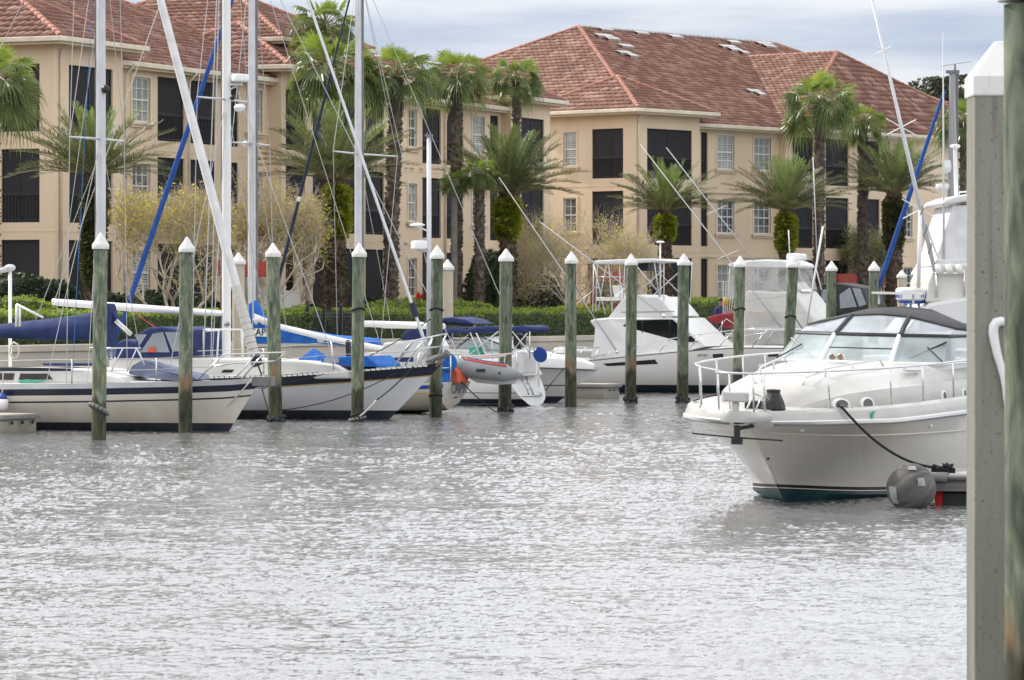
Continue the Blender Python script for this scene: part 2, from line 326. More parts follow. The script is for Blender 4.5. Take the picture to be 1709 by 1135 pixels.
n1 = N.new('ShaderNodeTexNoise'); n1.inputs['Scale'].default_value = 1; n1.inputs['Detail'].default_value = 5; n1.inputs['Roughness'].default_value = .5; L.new(mp.outputs[0], n1.inputs['Vector'])
r1 = N.new('ShaderNodeValToRGB'); e = r1.color_ramp.elements; e[0].position = .36; e[0].color = (.33,.41,.55,1); e[1].position = .64; e[1].color = (.70,.72,.775,1)
x = e.new(.5); x.color = (.47,.535,.655,1); L.new(n1.outputs['Fac'], r1.inputs['Fac'])
mp2 = N.new('ShaderNodeMapping'); mp2.inputs['Scale'].default_value = (2.4,2.4,5); L.new(tc.outputs['Generated'], mp2.inputs[0])
n2 = N.new('ShaderNodeTexNoise'); n2.inputs['Scale'].default_value = 1; n2.inputs['Detail'].default_value = 5; L.new(mp2.outputs[0], n2.inputs['Vector'])
r2 = N.new('ShaderNodeValToRGB'); e = r2.color_ramp.elements; e[0].position = .3; e[0].color = (1.05,1.08,1.15,1); e[1].position = .7; e[1].color = (1.48,1.48,1.51,1); L.new(n2.outputs['Fac'], r2.inputs['Fac'])
mr = N.new('ShaderNodeMapRange'); mr.interpolation_type = 'SMOOTHSTEP'; mr.inputs[1].default_value = .072; mr.inputs[2].default_value = .115; L.new(sp.outputs['Z'], mr.inputs[0])
cl = N.new('ShaderNodeMix'); cl.data_type = 'RGBA'; L.new(mr.outputs[0], cl.inputs[0]); L.new(r1.outputs[0], cl.inputs[6]); L.new(r2.outputs[0], cl.inputs[7])
vm = N.new('ShaderNodeVectorMath'); vm.operation = 'SCALE'; vm.inputs[3].default_value = 13.3; L.new(cl.outputs[2], vm.inputs[0])
fin = N.new('ShaderNodeMix'); fin.data_type = 'RGBA'; fin.inputs[0].default_value = .86; L.new(sky.outputs[0], fin.inputs[6]); L.new(vm.outputs[0], fin.inputs[7])
L.new(fin.outputs[2], bg.inputs[0])
sd = bpy.data.lights.new('sun', 'SUN'); sd.energy = 3.9; sd.angle = math.radians(2.0); sd.color = (1,.95,.86)
so = bpy.data.objects.new('sun', sd); COL.objects.link(so); so.rotation_euler = (-SUN).to_track_quat('-Z', 'Y').to_euler()
sc.view_settings.view_transform = 'Standard'; sc.view_settings.look = 'None'; sc.view_settings.exposure = 0; sc.view_settings.gamma = 1
sc.render.engine = 'CYCLES'; sc.cycles.max_bounces = 6; sc.cycles.transparent_max_bounces = 12; sc.cycles.caustics_reflective = False; sc.cycles.caustics_refractive = False
sc.cycles.use_denoising = True; sc.cycles.use_adaptive_sampling = True; sc.cycles.adaptive_threshold = .02
# ---------------------------------------------------------------- site frame: x runs along the pile row (away), y runs inland
S = Fr(-9.39, 88.6, .4, .9165); SITE = S
GZ = 1.85; SWY = 13.6                      # quay level, seawall line
# ---------------------------------------------------------------- water
def fft_tile(n, size, peak, wdir, seed, spread):
    rg = np.random.default_rng(seed); k = np.fft.fftfreq(n, size/n)*2*np.pi; kx, ky = np.meshgrid(k, k, indexing='ij'); kk = np.hypot(kx, ky); kk[0,0] = 1e-6
    kp = 2*np.pi/peak; a = np.exp(-.75*(kp/kk)**2)*kk**-3.1
    c = (kx*wdir[0]+ky*wdir[1])/kk; a = a*(np.abs(c)**spread+.16); a[0,0] = 0; a[kk > np.pi*n/size*.7] = 0
    h = np.real(np.fft.ifft2(np.sqrt(a)*(rg.normal(size=(n,n))+1j*rg.normal(size=(n,n))))); return h/h.std()
def samp(t, size, x, y):
    n = t.shape[0]; u = (x/size % 1)*n; v = (y/size % 1)*n; i = np.floor(u).astype(int); j = np.floor(v).astype(int); fu = u-i; fv = v-j; i %= n; j %= n; i2 = (i+1) % n; j2 = (j+1) % n
    return t[i,j]*(1-fu)*(1-fv)+t[i2,j]*fu*(1-fv)+t[i,j2]*(1-fu)*fv+t[i2,j2]*fu*fv
def water():
    nr, nc = 1500, 900
    Y = 14*(172/14)**(np.arange(nr)/(nr-1)); T = np.linspace(-.235, .235, nc)
    YY = np.repeat(Y, nc); XX = (Y[:,None]*T[None,:]).ravel()
    tA = fft_tile(1024, 31.0, .70, (.25,.97), 3, 2); tB = fft_tile(1024, 15.3, .24, (-.5,.86), 5, 1); tC = fft_tile(512, 61.7, 7.0, (.6,.8), 9, 1)
    ca, sa = math.cos(.4), math.sin(.4)
    gust = .9+.25*np.tanh(samp(tC, 61.7*1.7, XX*.6+7, YY*.35)*.8)
    far = np.clip((YY-22)/60, 0, 1); kb = .95+.15*far
    z = .0058*samp(tA, 31.0, XX, YY)*gust+.0050*kb*samp(tB, 15.3, XX*ca-YY*sa, XX*sa+YY*ca)*gust+.007*samp(tC, 61.7, XX, YY)
    z = z+ .25*np.abs(z)                      # sharper crests
    idx = np.arange(nr*nc).reshape(nr, nc); q = np.stack([idx[:-1,:-1], idx[:-1,1:], idx[1:,1:], idx[1:,:-1]], -1).reshape(-1,4)
    vs = np.stack([XX, YY, z-.005], 1)
    b = len(vs); big = np.array([[-900,-60,-.12],[900,-60,-.12],[900,172,-.12],[-900,172,-.12]]); vs = np.vstack([vs, big]); q = np.vstack([q, [[b,b+1,b+2,b+3]]])
    m = bpy.data.materials.new('harbour_water'); m.use_nodes = True; nt = m.node_tree; N = nt.nodes; L = nt.links; p = N['Principled BSDF']
    p.inputs['Base Color'].default_value = (.17,.171,.173,1); p.inputs['Roughness'].default_value = .08; p.inputs['IOR'].default_value = 1.78
    geo = N.new('ShaderNodeNewGeometry'); mp = N.new('ShaderNodeMapping'); mp.inputs['Scale'].default_value = (1,.7,1); L.new(geo.outputs['Position'], mp.inputs[0])
    nz = N.new('ShaderNodeTexNoise'); nz.inputs['Scale'].default_value = 8; nz.inputs['Detail'].default_value = 3; nz.inputs['Roughness'].default_value = .6; L.new(mp.outputs[0], nz.inputs['Vector'])
    bp = N.new('ShaderNodeBump'); bp.inputs['Strength'].default_value = .9; bp.inputs['Distance'].default_value = .02; L.new(nz.outputs['Fac'], bp.inputs['Height'])
    sy = N.new('ShaderNodeSeparateXYZ'); L.new(geo.outputs['Position'], sy.inputs[0]); mr_ = N.new('ShaderNodeMapRange'); mr_.inputs[1].default_value = 22; mr_.inputs[2].default_value = 85; mr_.inputs[3].default_value = .85; mr_.inputs[4].default_value = 1.0; L.new(sy.outputs['Y'], mr_.inputs[0]); L.new(mr_.outputs[0], bp.inputs['Strength']); L.new(bp.outputs[0], p.inputs['Normal'])
    o = np_mesh('water', vs, q, m, smooth=True); tag(o, 'rippled grey harbour water reflecting the overcast sky', 'water', kind='structure')
water()
# ---------------------------------------------------------------- ground and seawall
def sp3(x, y, z): return (*S.w(x, y), z)
g = MB(); g.poly(sp3(-400,SWY+.3,GZ), sp3(900,SWY+.3,GZ), sp3(900,1500,GZ), sp3(-400,1500,GZ))
tag(g.build('ground', M['soil']), 'mulched planting ground between the seawall and the buildings', 'ground', kind='structure')
g = MB(); g.mi = 0
g.bx(-60,190,0,.36,-1,GZ-.14); g.bx(-60,190,-.06,.55,GZ-.138,GZ+.06)
sw = g.build('seawall', M['seawall'], bevel=.02); sw.location = (*S.w(0,SWY),0); sw.rotation_euler = (0,0,S.ang)
tag(sw, 'pale concrete seawall running behind all the moored boats', 'seawall', kind='structure')
# floating finger docks
def finger_dock(x0, x1, y0, y1, ztop, label, name='floating_dock'):
    F = Fr(*S.w(x0, y0), .4, .9165); t = fthing(name, label, 'dock', F, 'floating concrete docks')
    lx, ly = x1-x0, y1-y0
    b = MB(); b.bx(0,lx,0,ly,-.3,ztop-.13); b.build('float', M['concrete'], t, bevel=.03)
    b = MB(); b.bx(-.07,lx+.07,-.07,ly+.07,ztop-.12,ztop-.05); b.build('timber_waler', M['grey'], t, bevel=.01)
    b = MB(); b.bx(-.02,lx+.02,-.02,ly+.02,ztop-.048,ztop); b.build('deck_slab', M['concrete'], t, bevel=.01)
    for i in range(3):
        MB().box((lx*(.2+.3*i),-.08,ztop-.20), (.08,.03,.08)).build('bolt_head', M['black'], t)
    return t, F
x1 = S.onx(62, .3)
finger_dock(2.4, 4.0, 4.0, 13.2, .45, 'concrete finger dock at far left alongside the cream sailboat')
x2 = S.onx(1034, 4.0)
finger_dock(x2-1.3, x2, 4.0, 13, .50, 'concrete finger dock between the motor cruiser bow and the flybridge boat')
# ---------------------------------------------------------------- apartment buildings
def wall_cells(mb, org, ux, L0, L1, z0, z1, holes, depth, n_in):
    """vertical wall in the plane org+ux*u, with rectangular holes (u0,u1,z0,z1) and reveals going n_in*depth"""
    P = lambda u, z, d=0: (org[0]+ux[0]*u+n_in[0]*d, org[1]+ux[1]*u+n_in[1]*d, z)
    us = sorted({L0, L1, *[h[0] for h in holes], *[h[1] for h in holes]}); zs = sorted({z0, z1, *[h[2] for h in holes], *[h[3] for h in holes]})
    us = [u for u in us if L0 <= u <= L1]; zs = [z for z in zs if z0 <= z <= z1]
    for i in range(len(us)-1):
        for j in range(len(zs)-1):
            cu, cz = (us[i]+us[i+1])/2, (zs[j]+zs[j+1])/2
            if any(h[0] < cu < h[1] and h[2] < cz < h[3] for h in holes): continue
            mb.poly(P(us[i],zs[j]), P(us[i+1],zs[j]), P(us[i+1],zs[j+1]), P(us[i],zs[j+1]))
    for a, b, c, d in holes:
        mb.poly(P(a,c),P(a,d),P(a,d,depth),P(a,c,depth)); mb.poly(P(b,c),P(b,c,depth),P(b,d,depth),P(b,d))
        mb.poly(P(a,d),P(b,d),P(b,d,depth),P(a,d,depth)); mb.poly(P(a,c),P(a,c,depth),P(b,c,depth),P(b,c))
def face_box(mb, org, ux, nin, u0, u1, z0, z1, d0, d1):
    pts = []
    for d in (d0, d1):
        for u, z in ((u0,z0),(u1,z0),(u1,z1),(u0,z1)): pts.append((org[0]+ux[0]*u+nin[0]*d, org[1]+ux[1]*u+nin[1]*d, z))
    mb.add(pts, [(0,1,2,3),(7,6,5,4),(0,4,5,1),(1,5,6,2),(2,6,7,3),(3,7,4,0)])
def window(root, org, ux, nin, u0, u1, z0, z1, style):
    B = lambda mb, *a: face_box(mb, org, ux, nin, *a)
    m = MB(); t = .11
    B(m,u0-t,u1+t,z1,z1+t,-.035,.06); B(m,u0-t,u0,z0,z1-.002,-.033,.06); B(m,u1,u1+t,z0,z1-.002,-.033,.06)
    w_ = m.build('window', M['trim'], root)
    m = MB(); B(m,u0-.22,u1+.22,z0-.10,z0-.002,-.14,.04); B(m,u0-.16,u1+.16,z0-.20,z0-.102,-.08,.03); m.build('sill', M['trim'], w_)
    m = MB(); f = .055; mid = (z0+z1)/2
    B(m,u0,u1,z1-f,z1,.05,.12); B(m,u0,u1,z0,z0+f,.05,.12); B(m,u0,u0+f,z0+f,z1-f,.05,.12); B(m,u1-f,u1,z0+f,z1-f,.05,.12); B(m,u0+f,u1-f,mid-.03,mid+.03,.055,.115)
    n = 2 if (u1-u0) > .9 else 1
    for i in range(1, n+1):
        u = u0+(u1-u0)*i/(n+1); B(m,u-.016,u+.016,z0+f,mid-.03,.06,.10); B(m,u-.016,u+.016,mid+.03,z1-f,.06,.10)
    for zz in ((z0+mid)/2, (z1+mid)/2): B(m,u0+f,u1-f,zz-.014,zz+.014,.062,.098)
    m.build('frame', M['winframe'], w_)
    m = MB(); B(m,u0+f,u1-f,z0+f,z1-f,.103,.108); m.build('pane', M['pane'] if style != 'c' else M['curtain'], w_)
    if style == 'b':
        m = MB(); z = z0+f+.03
        while z < z1-f:
            B(m,u0+f+.03,u1-f-.03,z,z+.05,.098,.1025); z += .085
        m.build('shutter', M['blind'], w_)
def balcony(root, org, ux, nin, u0, u1, z0, z1, mull, rail, depth=1.7, door=True):
    B = lambda mb, *a: face_box(mb, org, ux, nin, *a)
    P = lambda u, z, d: (org[0]+ux[0]*u+nin[0]*d, org[1]+ux[1]*u+nin[1]*d, z)
    m = MB(); a, b, d0, d = u0-.35, u1+.35, .26, depth
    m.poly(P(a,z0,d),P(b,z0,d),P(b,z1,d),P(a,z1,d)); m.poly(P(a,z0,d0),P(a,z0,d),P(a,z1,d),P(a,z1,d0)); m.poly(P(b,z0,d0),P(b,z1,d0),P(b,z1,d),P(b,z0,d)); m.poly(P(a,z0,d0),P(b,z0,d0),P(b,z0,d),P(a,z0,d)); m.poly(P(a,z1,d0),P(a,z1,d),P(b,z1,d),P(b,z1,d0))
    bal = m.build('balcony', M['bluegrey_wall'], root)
    m = MB(); B(m,u0,u1,z0,z1,.10,.104); m.build('insect_screen', M['screen'], bal)
    m = MB(); f = .03
    B(m,u0,u1,z1-f,z1,.07,.13); B(m,u0,u1,z0,z0+f,.07,.13); B(m,u0,u0+f,z0+f,z1-f,.07,.13); B(m,u1-f,u1,z0+f,z1-f,.07,.13)
    for k in range(mull): 
        u = u0+(u1-u0)*(k+1)/(mull+1); B(m,u-.025,u+.025,z0+f,z1-f,.075,.125)
    if rail: B(m,u0+f,u1-f,z0+1.0,z0+1.05,.075,.125)
    m.build('screen_frame', M['rail_dark'], bal)
    if rail:
        m = MB(); n = max(4, int((u1-u0)/.13))
        for k in range(1, n): 
            u = u0+(u1-u0)*k/n; B(m,u-.011,u+.011,z0+.05,z0+.97,.04,.062)
        B(m,u0,u1,z0+.95,z0+.985,.035,.066); B(m,u0,u1,z0+.07,z0+.10,.035,.066); m.build('railing', M['rail_dark'], bal)
    if door and u1-u0 > .9:
        m = MB(); w_ = (u1-u0); uu = u0+w_*.42; B(m,uu,min(uu+1.5,u1+.25),z0+.02,z0+1.95,depth-.06,depth-.01)
        dd = m.build('sliding_door', M['door_dark'], bal)
        m = MB(); B(m,uu+.72,uu+.78,z0+.02,z0+1.95,depth-.085,depth-.062); B(m,uu,uu+.05,z0+.02,z0+1.95,depth-.085,depth-.062); m.build('door_frame', M['grey'], dd)
def tile_plane(mb_v, mb_f, mb_uv, e0, e1, t0, t1, pitch=.34, amp=.055, full=True):
    """roof plane eave e0->e1, top t0->t1 (numpy 3-vectors); courses of barrel tiles"""
    e0, e1, t0, t1 = map(lambda p: np.array(p, float), (e0, e1, t0, t1))
    ud = (e1-e0)/np.linalg.norm(e1-e0); mid = t0-e0; up = mid-ud*mid.dot(ud); H = np.linalg.norm(up); up /= H; nrm = np.cross(ud, up); nrm = nrm if nrm[2] > 0 else -nrm
    nrow = max(1, int(round(H/.38))); Lr = np.linalg.norm(e1-e0); l0 = (t0-e0).dot(ud); l1 = (t1-e0).dot(ud); sub = 6
    for r in range(nrow):
        fa, fb = r/nrow, (r+1.12)/nrow; fb = min(fb, 1.0)
        ua, ub = l0*fa, Lr+(l1-Lr)*fa
        if ub-ua < .05: continue
        n = max(2, int((ub-ua)/pitch*sub)+1); u = np.linspace(ua, ub, n)
        uc = np.clip(u, l0*fb, Lr+(l1-Lr)*fb)
        wv = amp*(np.abs(np.sin(np.pi*u/pitch))**.8)
        a = e0+np.outer(u, ud)+up*(H*fa)+np.outer(wv+.07, nrm); b_ = e0+np.outer(uc, ud)+up*(H*fb)+np.outer(wv*.9+.004, nrm); c = e0+np.outer(u, ud)+up*(H*fa)+np.outer(u*0-.01, nrm)
        o = len(mb_v[0]) if False else mb_v[1]; mb_v[0].append(np.vstack([c, a, b_])); mb_v[1] += 3*n
        i = np.arange(n-1); mb_f.append(np.stack([o+i, o+i+1, o+n+i+1, o+n+i], 1)); mb_f.append(np.stack([o+n+i, o+n+i+1, o+2*n+i+1, o+2*n+i], 1))
        tu = np.floor((u[:-1]+u[1:])/2/pitch)
        for _ in range(2): mb_uv.append(np.repeat(np.stack([tu+.5, np.full(n-1, r+.5+17*fa)], 1), 4, axis=0))
def roof_mesh(planes, parent, name='roof', solid=()):
    mv = [[], 0]; mf = []; muv = []
    for pl in planes: tile_plane(mv, mf, muv, *pl)
    v = np.vstack(mv[0]); f = np.vstack(mf); o = np_mesh(name, v, f, M['tile'], parent)
    uv = o.data.uv_layers.new(name='tile'); uvs = np.vstack(muv); uv.data.foreach_set('uv', uvs.astype(np.float32).ravel()); return o
def hip_caps(segs, parent, mt=None):
    """rounded ridge / hip tiles laid along each segment"""
    for p, q in segs:
        m = MB(); p, q = V(p), V(q); n = max(1, int((q-p).length/.36)); d = (q-p).normalized(); s_ = d.cross(V((0,0,1))).normalized(); up = s_.cross(d).normalized()
        if up.z < 0: up = -up
        for i in range(n):
            a, b = p.lerp(q, i/n), p.lerp(q, (i+1.12)/n); rings = []
            for c, r in ((a,.135),(b,.105)):
                rings.append([tuple(c+s_*(r*math.cos(t))+up*(r*math.sin(t)*.85+.035)) for t in [math.pi*k/6 for k in range(7)]])
            m.loft(rings, False, False); m.add(rings[0], [tuple(range(7))])
        m.build('ridge_tiles', mt or M['ridge'], parent, smooth=True, auto=50)
M['ridge'] = mat('ridge_clay', (.30,.115,.075), .75, c2=(.40,.20,.14), scale=3)
def hip_roof(root, x0, x1, y0, y1, z, pitch, oh=.6, along='x', skip=(), hipend=None, ridge_mat=None):
    x0 -= oh; x1 += oh; y0 -= oh; y1 += oh; z -= 0
    if along == 'x':
        h = (y1-y0)/2; r = h*pitch; hx = hipend or h; a, b = (x0+hx, (y0+y1)/2, z+r), (x1-hx, (y0+y1)/2, z+r)
        if a[0] > b[0]: mx = (x0+x1)/2; a = (mx, a[1], a[2]); b = (mx+.01, b[1], b[2])
        pl = {'f': ((x0,y0,z),(x1,y0,z),a,b), 'b': ((x1,y1,z),(x0,y1,z),b,a), 'l': ((x0,y1,z),(x0,y0,z),a,a), 'r': ((x1,y0,z),(x1,y1,z),b,b)}
        hp = [((x0,y0,z),a),((x0,y1,z),a),((x1,y0,z),b),((x1,y1,z),b),(a,b)]
    else:
        h = (x1-x0)/2; r = h*pitch; hy = hipend or h; a, b = ((x0+x1)/2, y0+hy, z+r), ((x0+x1)/2, y1-hy, z+r)
        if a[1] > b[1]: my = (y0+y1)/2; a = (a[0], my, a[2]); b = (b[0], my+.01, b[2])
        pl = {'f': ((x0,y0,z),(x1,y0,z),a,a), 'l': ((x0,y1,z),(x0,y0,z),b,a), 'r': ((x1,y0,z),(x1,y1,z),a,b), 'b': ((x1,y1,z),(x0,y1,z),b,b)}
        hp = [((x0,y0,z),a),((x1,y0,z),a),((x0,y1,z),b),((x1,y1,z),b),(a,b)]
    rf = roof_mesh([pl[k] for k in pl if k not in skip], root)
    hip_caps([s_ for s_ in hp[:-1] if (V(s_[0])-V(s_[1])).length > .5], rf)
    if (V(a)-V(b)).length > .5: hip_caps([hp[-1]], rf, ridge_mat)
    m = MB(); g_ = .13                                    # gutter, fascia and soffit
    m.bx(x0-g_,x1+g_,y0-g_,y0,z-.16,z+.02); m.bx(x0-g_,x1+g_,y1,y1+g_,z-.16,z+.02); m.bx(x0-g_,x0,y0+.001,y1-.001,z-.159,z+.019); m.bx(x1,x1+g_,y0+.001,y1-.001,z-.159,z+.019)
    m.build('gutter', M['fascia'], rf, bevel=.025)
    m = MB(); m.bx(x0+.002,x1-.002,y0+.002,y1-.002,z-.24,z-.05); m.build('soffit', M['trim'], rf)
    return rf
def downspout(root, pts): MB().tube(pts, .05, 8).build('downspout', M['fascia'], root, smooth=True)
Z3, B3, Z2, B2_, Z1 = 11.57, 9.19, 8.58, 5.99, 5.38
EW, EM = 12.45, 11.95
class Facade:
    """one flat wall with its openings; kind 'x' lies along the frame x axis at y=c, kind 'y' along the frame y axis at x=c"""
    def __init__(s, F, root, kind, c): s.F, s.root, s.kind, s.c, s.holes, s.todo = F, root, kind, c, [], []
    def u(s, px): return s.F.onx(px, s.c) if s.kind == 'x' else s.F.ony(px, s.c)
    def bal(s, p0, p1, lv=(1,2,3), mull=0, px=True, door=True):
        a, b = sorted((s.u(p0), s.u(p1))) if px else (p0, p1)
        for l in lv:
            z0, z1 = {3:(B3,Z3),2:(B2_,Z2),1:(GZ+.05,Z1)}[l]; s.holes.append((a,b,z0,z1)); s.todo.append(('b',a,b,z0,z1,mull,l,door))
    def win(s, p0, p1, lv=(1,2,3), styles='bpc', px=True):
        a, b = sorted((s.u(p0), s.u(p1))) if px else (p0, p1)
        for i, l in enumerate(lv):
            z0, z1 = {3:(9.82,11.46),2:(6.65,8.28),1:(3.45,5.08)}[l]; s.holes.append((a,b,z0,z1)); s.todo.append(('w',a,b,z0,z1,styles[i % len(styles)],l,0))
    def make(s, u0, u1, ztop, px=True):
        if px: u0, u1 = sorted((s.u(u0) if u0 is not None else 0, s.u(u1)))
        org, ux, nin = ((0,s.c),(1,0),(0,1)) if s.kind == 'x' else ((s.c,0),(0,1),(1,0))
        s.holes = [h for h in s.holes if h[0] > u0 and h[1] < u1]; s.todo = [t for t in s.todo if t[1] > u0 and t[2] < u1]
        m = MB(); wall_cells(m, org, ux, u0, u1, GZ-.3, ztop, s.holes, .26, nin)
        if s.kind == 'y': pass
        wl_ = m.build('wall', M['stucco'], s.root)
        for zb in (8.80, 5.66):
            m = MB(); face_box(m, org, ux, nin, u0+.02, u1-.02, zb, zb+.05, -.012, .02); m.build('band_course', M['stucco'], wl_)
        for t in s.todo:
            if t[0] == 'w': window(s.root, org, ux, nin, *t[1:5], t[5])
            else: balcony(s.root, org, ux, nin, *t[1:5], t[5], t[6] > 1, door=t[7])
        return u0, u1
def column(root, x, y, z0=GZ, z1=5.5, r=.2):
    m = MB(); m.box((x,y,z0+.18),(r*3.4,r*3.4,.36)); m.box((x,y,z0+.42),(r*2.9,r*2.9,.12))
    m.lathe([(r*1.15,.48),(r,.62),(r*.92,z1-z0-.42),(r*1.02,z1-z0-.36)], (x,y,z0), 14); m.box((x,y,z1-.30),(r*2.6,r*2.6,.1)); m.box((x,y,z1-.19),(r*3.0,r*3.0,.12)); m.box((x,y,z1-.06),(r*3.4,r*3.4,.14))
    m.build('column', M['trim'], root)
# ---- long building on the left
aA = 41.3; FL = Fr(*S.w(aA, 25.3), .4, .9165)
bl = fthing('apartment_building', 'long cream stucco apartment building with clay tile roofs behind the sailboats at left', 'building', FL, z=0)
# wing A (nearest corner, far left)
xa1 = FL.onx(205, 0)
f = Facade(FL, bl, 'x', 0.0); f.bal(115,188, mull=1); f.make(0, xa1, EW, px=False)
f = Facade(FL, bl, 'y', 0.0); y66 = FL.ony(66,0); y0_ = FL.ony(2,0)
f.bal(y66, y0_, px=False, mull=0); f.bal(y0_+1.0, y0_+3.2, px=False); f.make(0, 9, EW, px=False)
hip_roof(bl, -0.0, xa1, 0, 6.4, EW, .5)
# little lower bay roof at the very left edge
hip_roof(bl, -2.2, -.6, 4.2, 8.4, EW-.2, .45, oh=.4)
m = MB(); m.bx(-2.2,-.02,4.4,8.4,GZ-.3,EW-.3); m.build('wall', M['stucco'], bl)
# main recess
xm1 = FL.onx(470, .5)
f = Facade(FL, bl, 'x', .5); f.win(220,250); f.bal(263,308); f.bal(318,360); f.win(413,437); f.bal(372,398); f.make(xa1, xm1, EM, px=False)
hip_roof(bl, 1.2, xm1+6, .5, 25, EM, .45, oh=.35, skip=('b',))
m = MB(); m.bx(xa1-.25,xa1-.02,0.02,1.2,GZ-.3,EW-.25); m.build('wall', M['stucco'], bl)
# wing B + tower
xb0 = FL.onx(462, .1); xb1 = FL.onx(660, -.1)
f = Facade(FL, bl, 'x', -.1); f.bal(477,509); f.bal(522,556); f.bal(566,596); f.bal(610,641); f.make(xb0, xb1, EW, px=False)
f = Facade(FL, bl, 'y', xb0); f.make(-.1, 3, EW, px=False)
f = Facade(FL, bl, 'y', xb1); f.make(-.1, 3, EW, px=False)
hip_roof(bl, xb0, xb0+5.2, -.1, 6.4, EW, .5)
hip_roof(bl, xb0+4.6, xb1, -.1, 6.4, EW, .45)
tx0, tx1 = xb0+2.2, xb0+9.5
m = MB(); m.bx(tx0,tx1,1.3,12,EW-.6,13.62); m.build('wall', M['stucco'], bl)
hip_roof(bl, tx0, tx1, 1.3, 12, 13.7, .5, along='y')
for px in (497,513): 
    column(bl, FL.onx(px,-.35), -.35)
# section C (lower, shallower)
xc1 = FL.onx(853, .5)
f = Facade(FL, bl, 'x', 1.0); f.win(652,662, styles='p'); f.win(681,695, styles='pcp'); f.bal(705,736); f.bal(745,773); f.win(788,808, styles='cpb'); f.bal(818,832, door=False); f.make(xb1, xc1, EM, px=False)
hip_roof(bl, xb1-1, xc1+1.5, 1.0, 9.4, EM, .45, oh=.35)
x_ = FL.onx(741,1.0); downspout(bl, [(x_,.35,EM-.1),(x_,.85,EM-.5),(x_,.92,EM-.9),(x_,.92,GZ)])
x_ = FL.onx(812,1.0); column(bl, x_, .8, z1=5.6, r=.16)
# wing C (far corner)
xd1 = FL.onx(918, .5)
f = Facade(FL, bl, 'x', .5); f.bal(870,908, mull=1); f.make(xc1, xd1, EW, px=False)
f = Facade(FL, bl, 'y', xc1); f.make(.5, 2, EW, px=False)
m = MB(); m.bx(xd1-.3,xd1-.004,0.504,9,GZ-.3,EW-.2); m.build('wall', M['stucco'], bl)
hip_roof(bl, xc1, xd1, .5, 7, EW, .5, oh=.55)
x_ = FL.onx(101,0); 
for (px, yy, et) in ((99,-.0,EW),(207,.42,EM),(313,.42,EM)):
    x_ = FL.onx(px, yy); downspout(bl, [(x_,yy-.45,et-.1),(x_,yy-.1,et-.45),(x_,yy-.07,et-.8),(x_,yy-.07,GZ)])
for px in (676,686,701):
    for zz in (8.95,5.75): MB().tube([(FL.onx(px,1.0),1.0,zz),(FL.onx(px,1.0),.84,zz-.04)], .055, 8).build('wall_vent', M['trim'], bl)
m = MB(); m.bx(1.3,xd1-.4,6.45,24,GZ-.3,EM-.4); m.build('wall', M['stucco'], bl)
# ---- building on the right
FR_ = Fr(5.93, 185.7, .65, .76)
br = fthing('apartment_building', 'cream stucco apartment building with broad red hip roof and missing tiles at right', 'building', FR_)
xr1 = FR_.onx(1168, 0); y918 = FR_.ony(890, 0)
f = Facade(FR_, br, 'x', 0.0); f.bal(1080,1155, mull=1); f.make(0, xr1, EW, px=False)
f = Facade(FR_, br, 'y', 0.0); f.bal(988,1040, mull=0); f.win(941,962, styles='bpb'); f.make(0, y918, EW, px=False)
hip_roof(br, 0, xr1, 0, 6.3, EW, .47)
xq1 = FR_.onx(1300, .6)
f = Facade(FR_, br, 'x', .6); f.bal(1170,1181, door=False); f.win(1197,1225, styles='cpb'); f.win(1258,1286, styles='cpc'); f.make(xr1, xq1, EM, px=False)
# cross wing D
xd0 = xq1; xd9 = FR_.onx(1530, .2)
f = Facade(FR_, br, 'x', .2); f.bal(1323,1357); f.bal(1378,1416); f.bal(1440,1468); f.win(1508,1522, styles='p'); f.make(xd0, xd0+19.4, EM, px=False)
f = Facade(FR_, br, 'y', xd0); f.make(.2, .9, EM, px=False)
xe = FR_.onx(1620, .6)
hip_roof(br, 1.2, 37.6, .6, 24.6, EM, .45, oh=.42, skip=('b',), hipend=10.2, ridge_mat=M['barepatch'])
rc = hip_roof(br, xd0+.5, xd0+19.5, .2, 22, EM+.02, .44, along='y', oh=.58, hipend=4.6)
m = MB(); m.bx(1.3,37.6,6.5,24,GZ-.3,EM-.4); m.build('wall', M['stucco'], br)
m = MB(); m.bx(xd0+19.41,37.6,.6,6,GZ-.3,EM-.3); m.build('wall', M['stucco'], br)
x_ = FR_.onx(1064,0); downspout(br, [(x_,-.45,EW-.1),(x_,-.12,EW-.45),(x_,-.07,EW-.8),(x_,-.07,GZ)])
MB().bx(xr1+.1,xq1-.1,.52,.60,8.62,8.72).build('string_course', M['trim'], br); MB().bx(xr1+.1,xq1-.1,.55,.60,5.45,5.55).build('string_course', M['trim'], br)
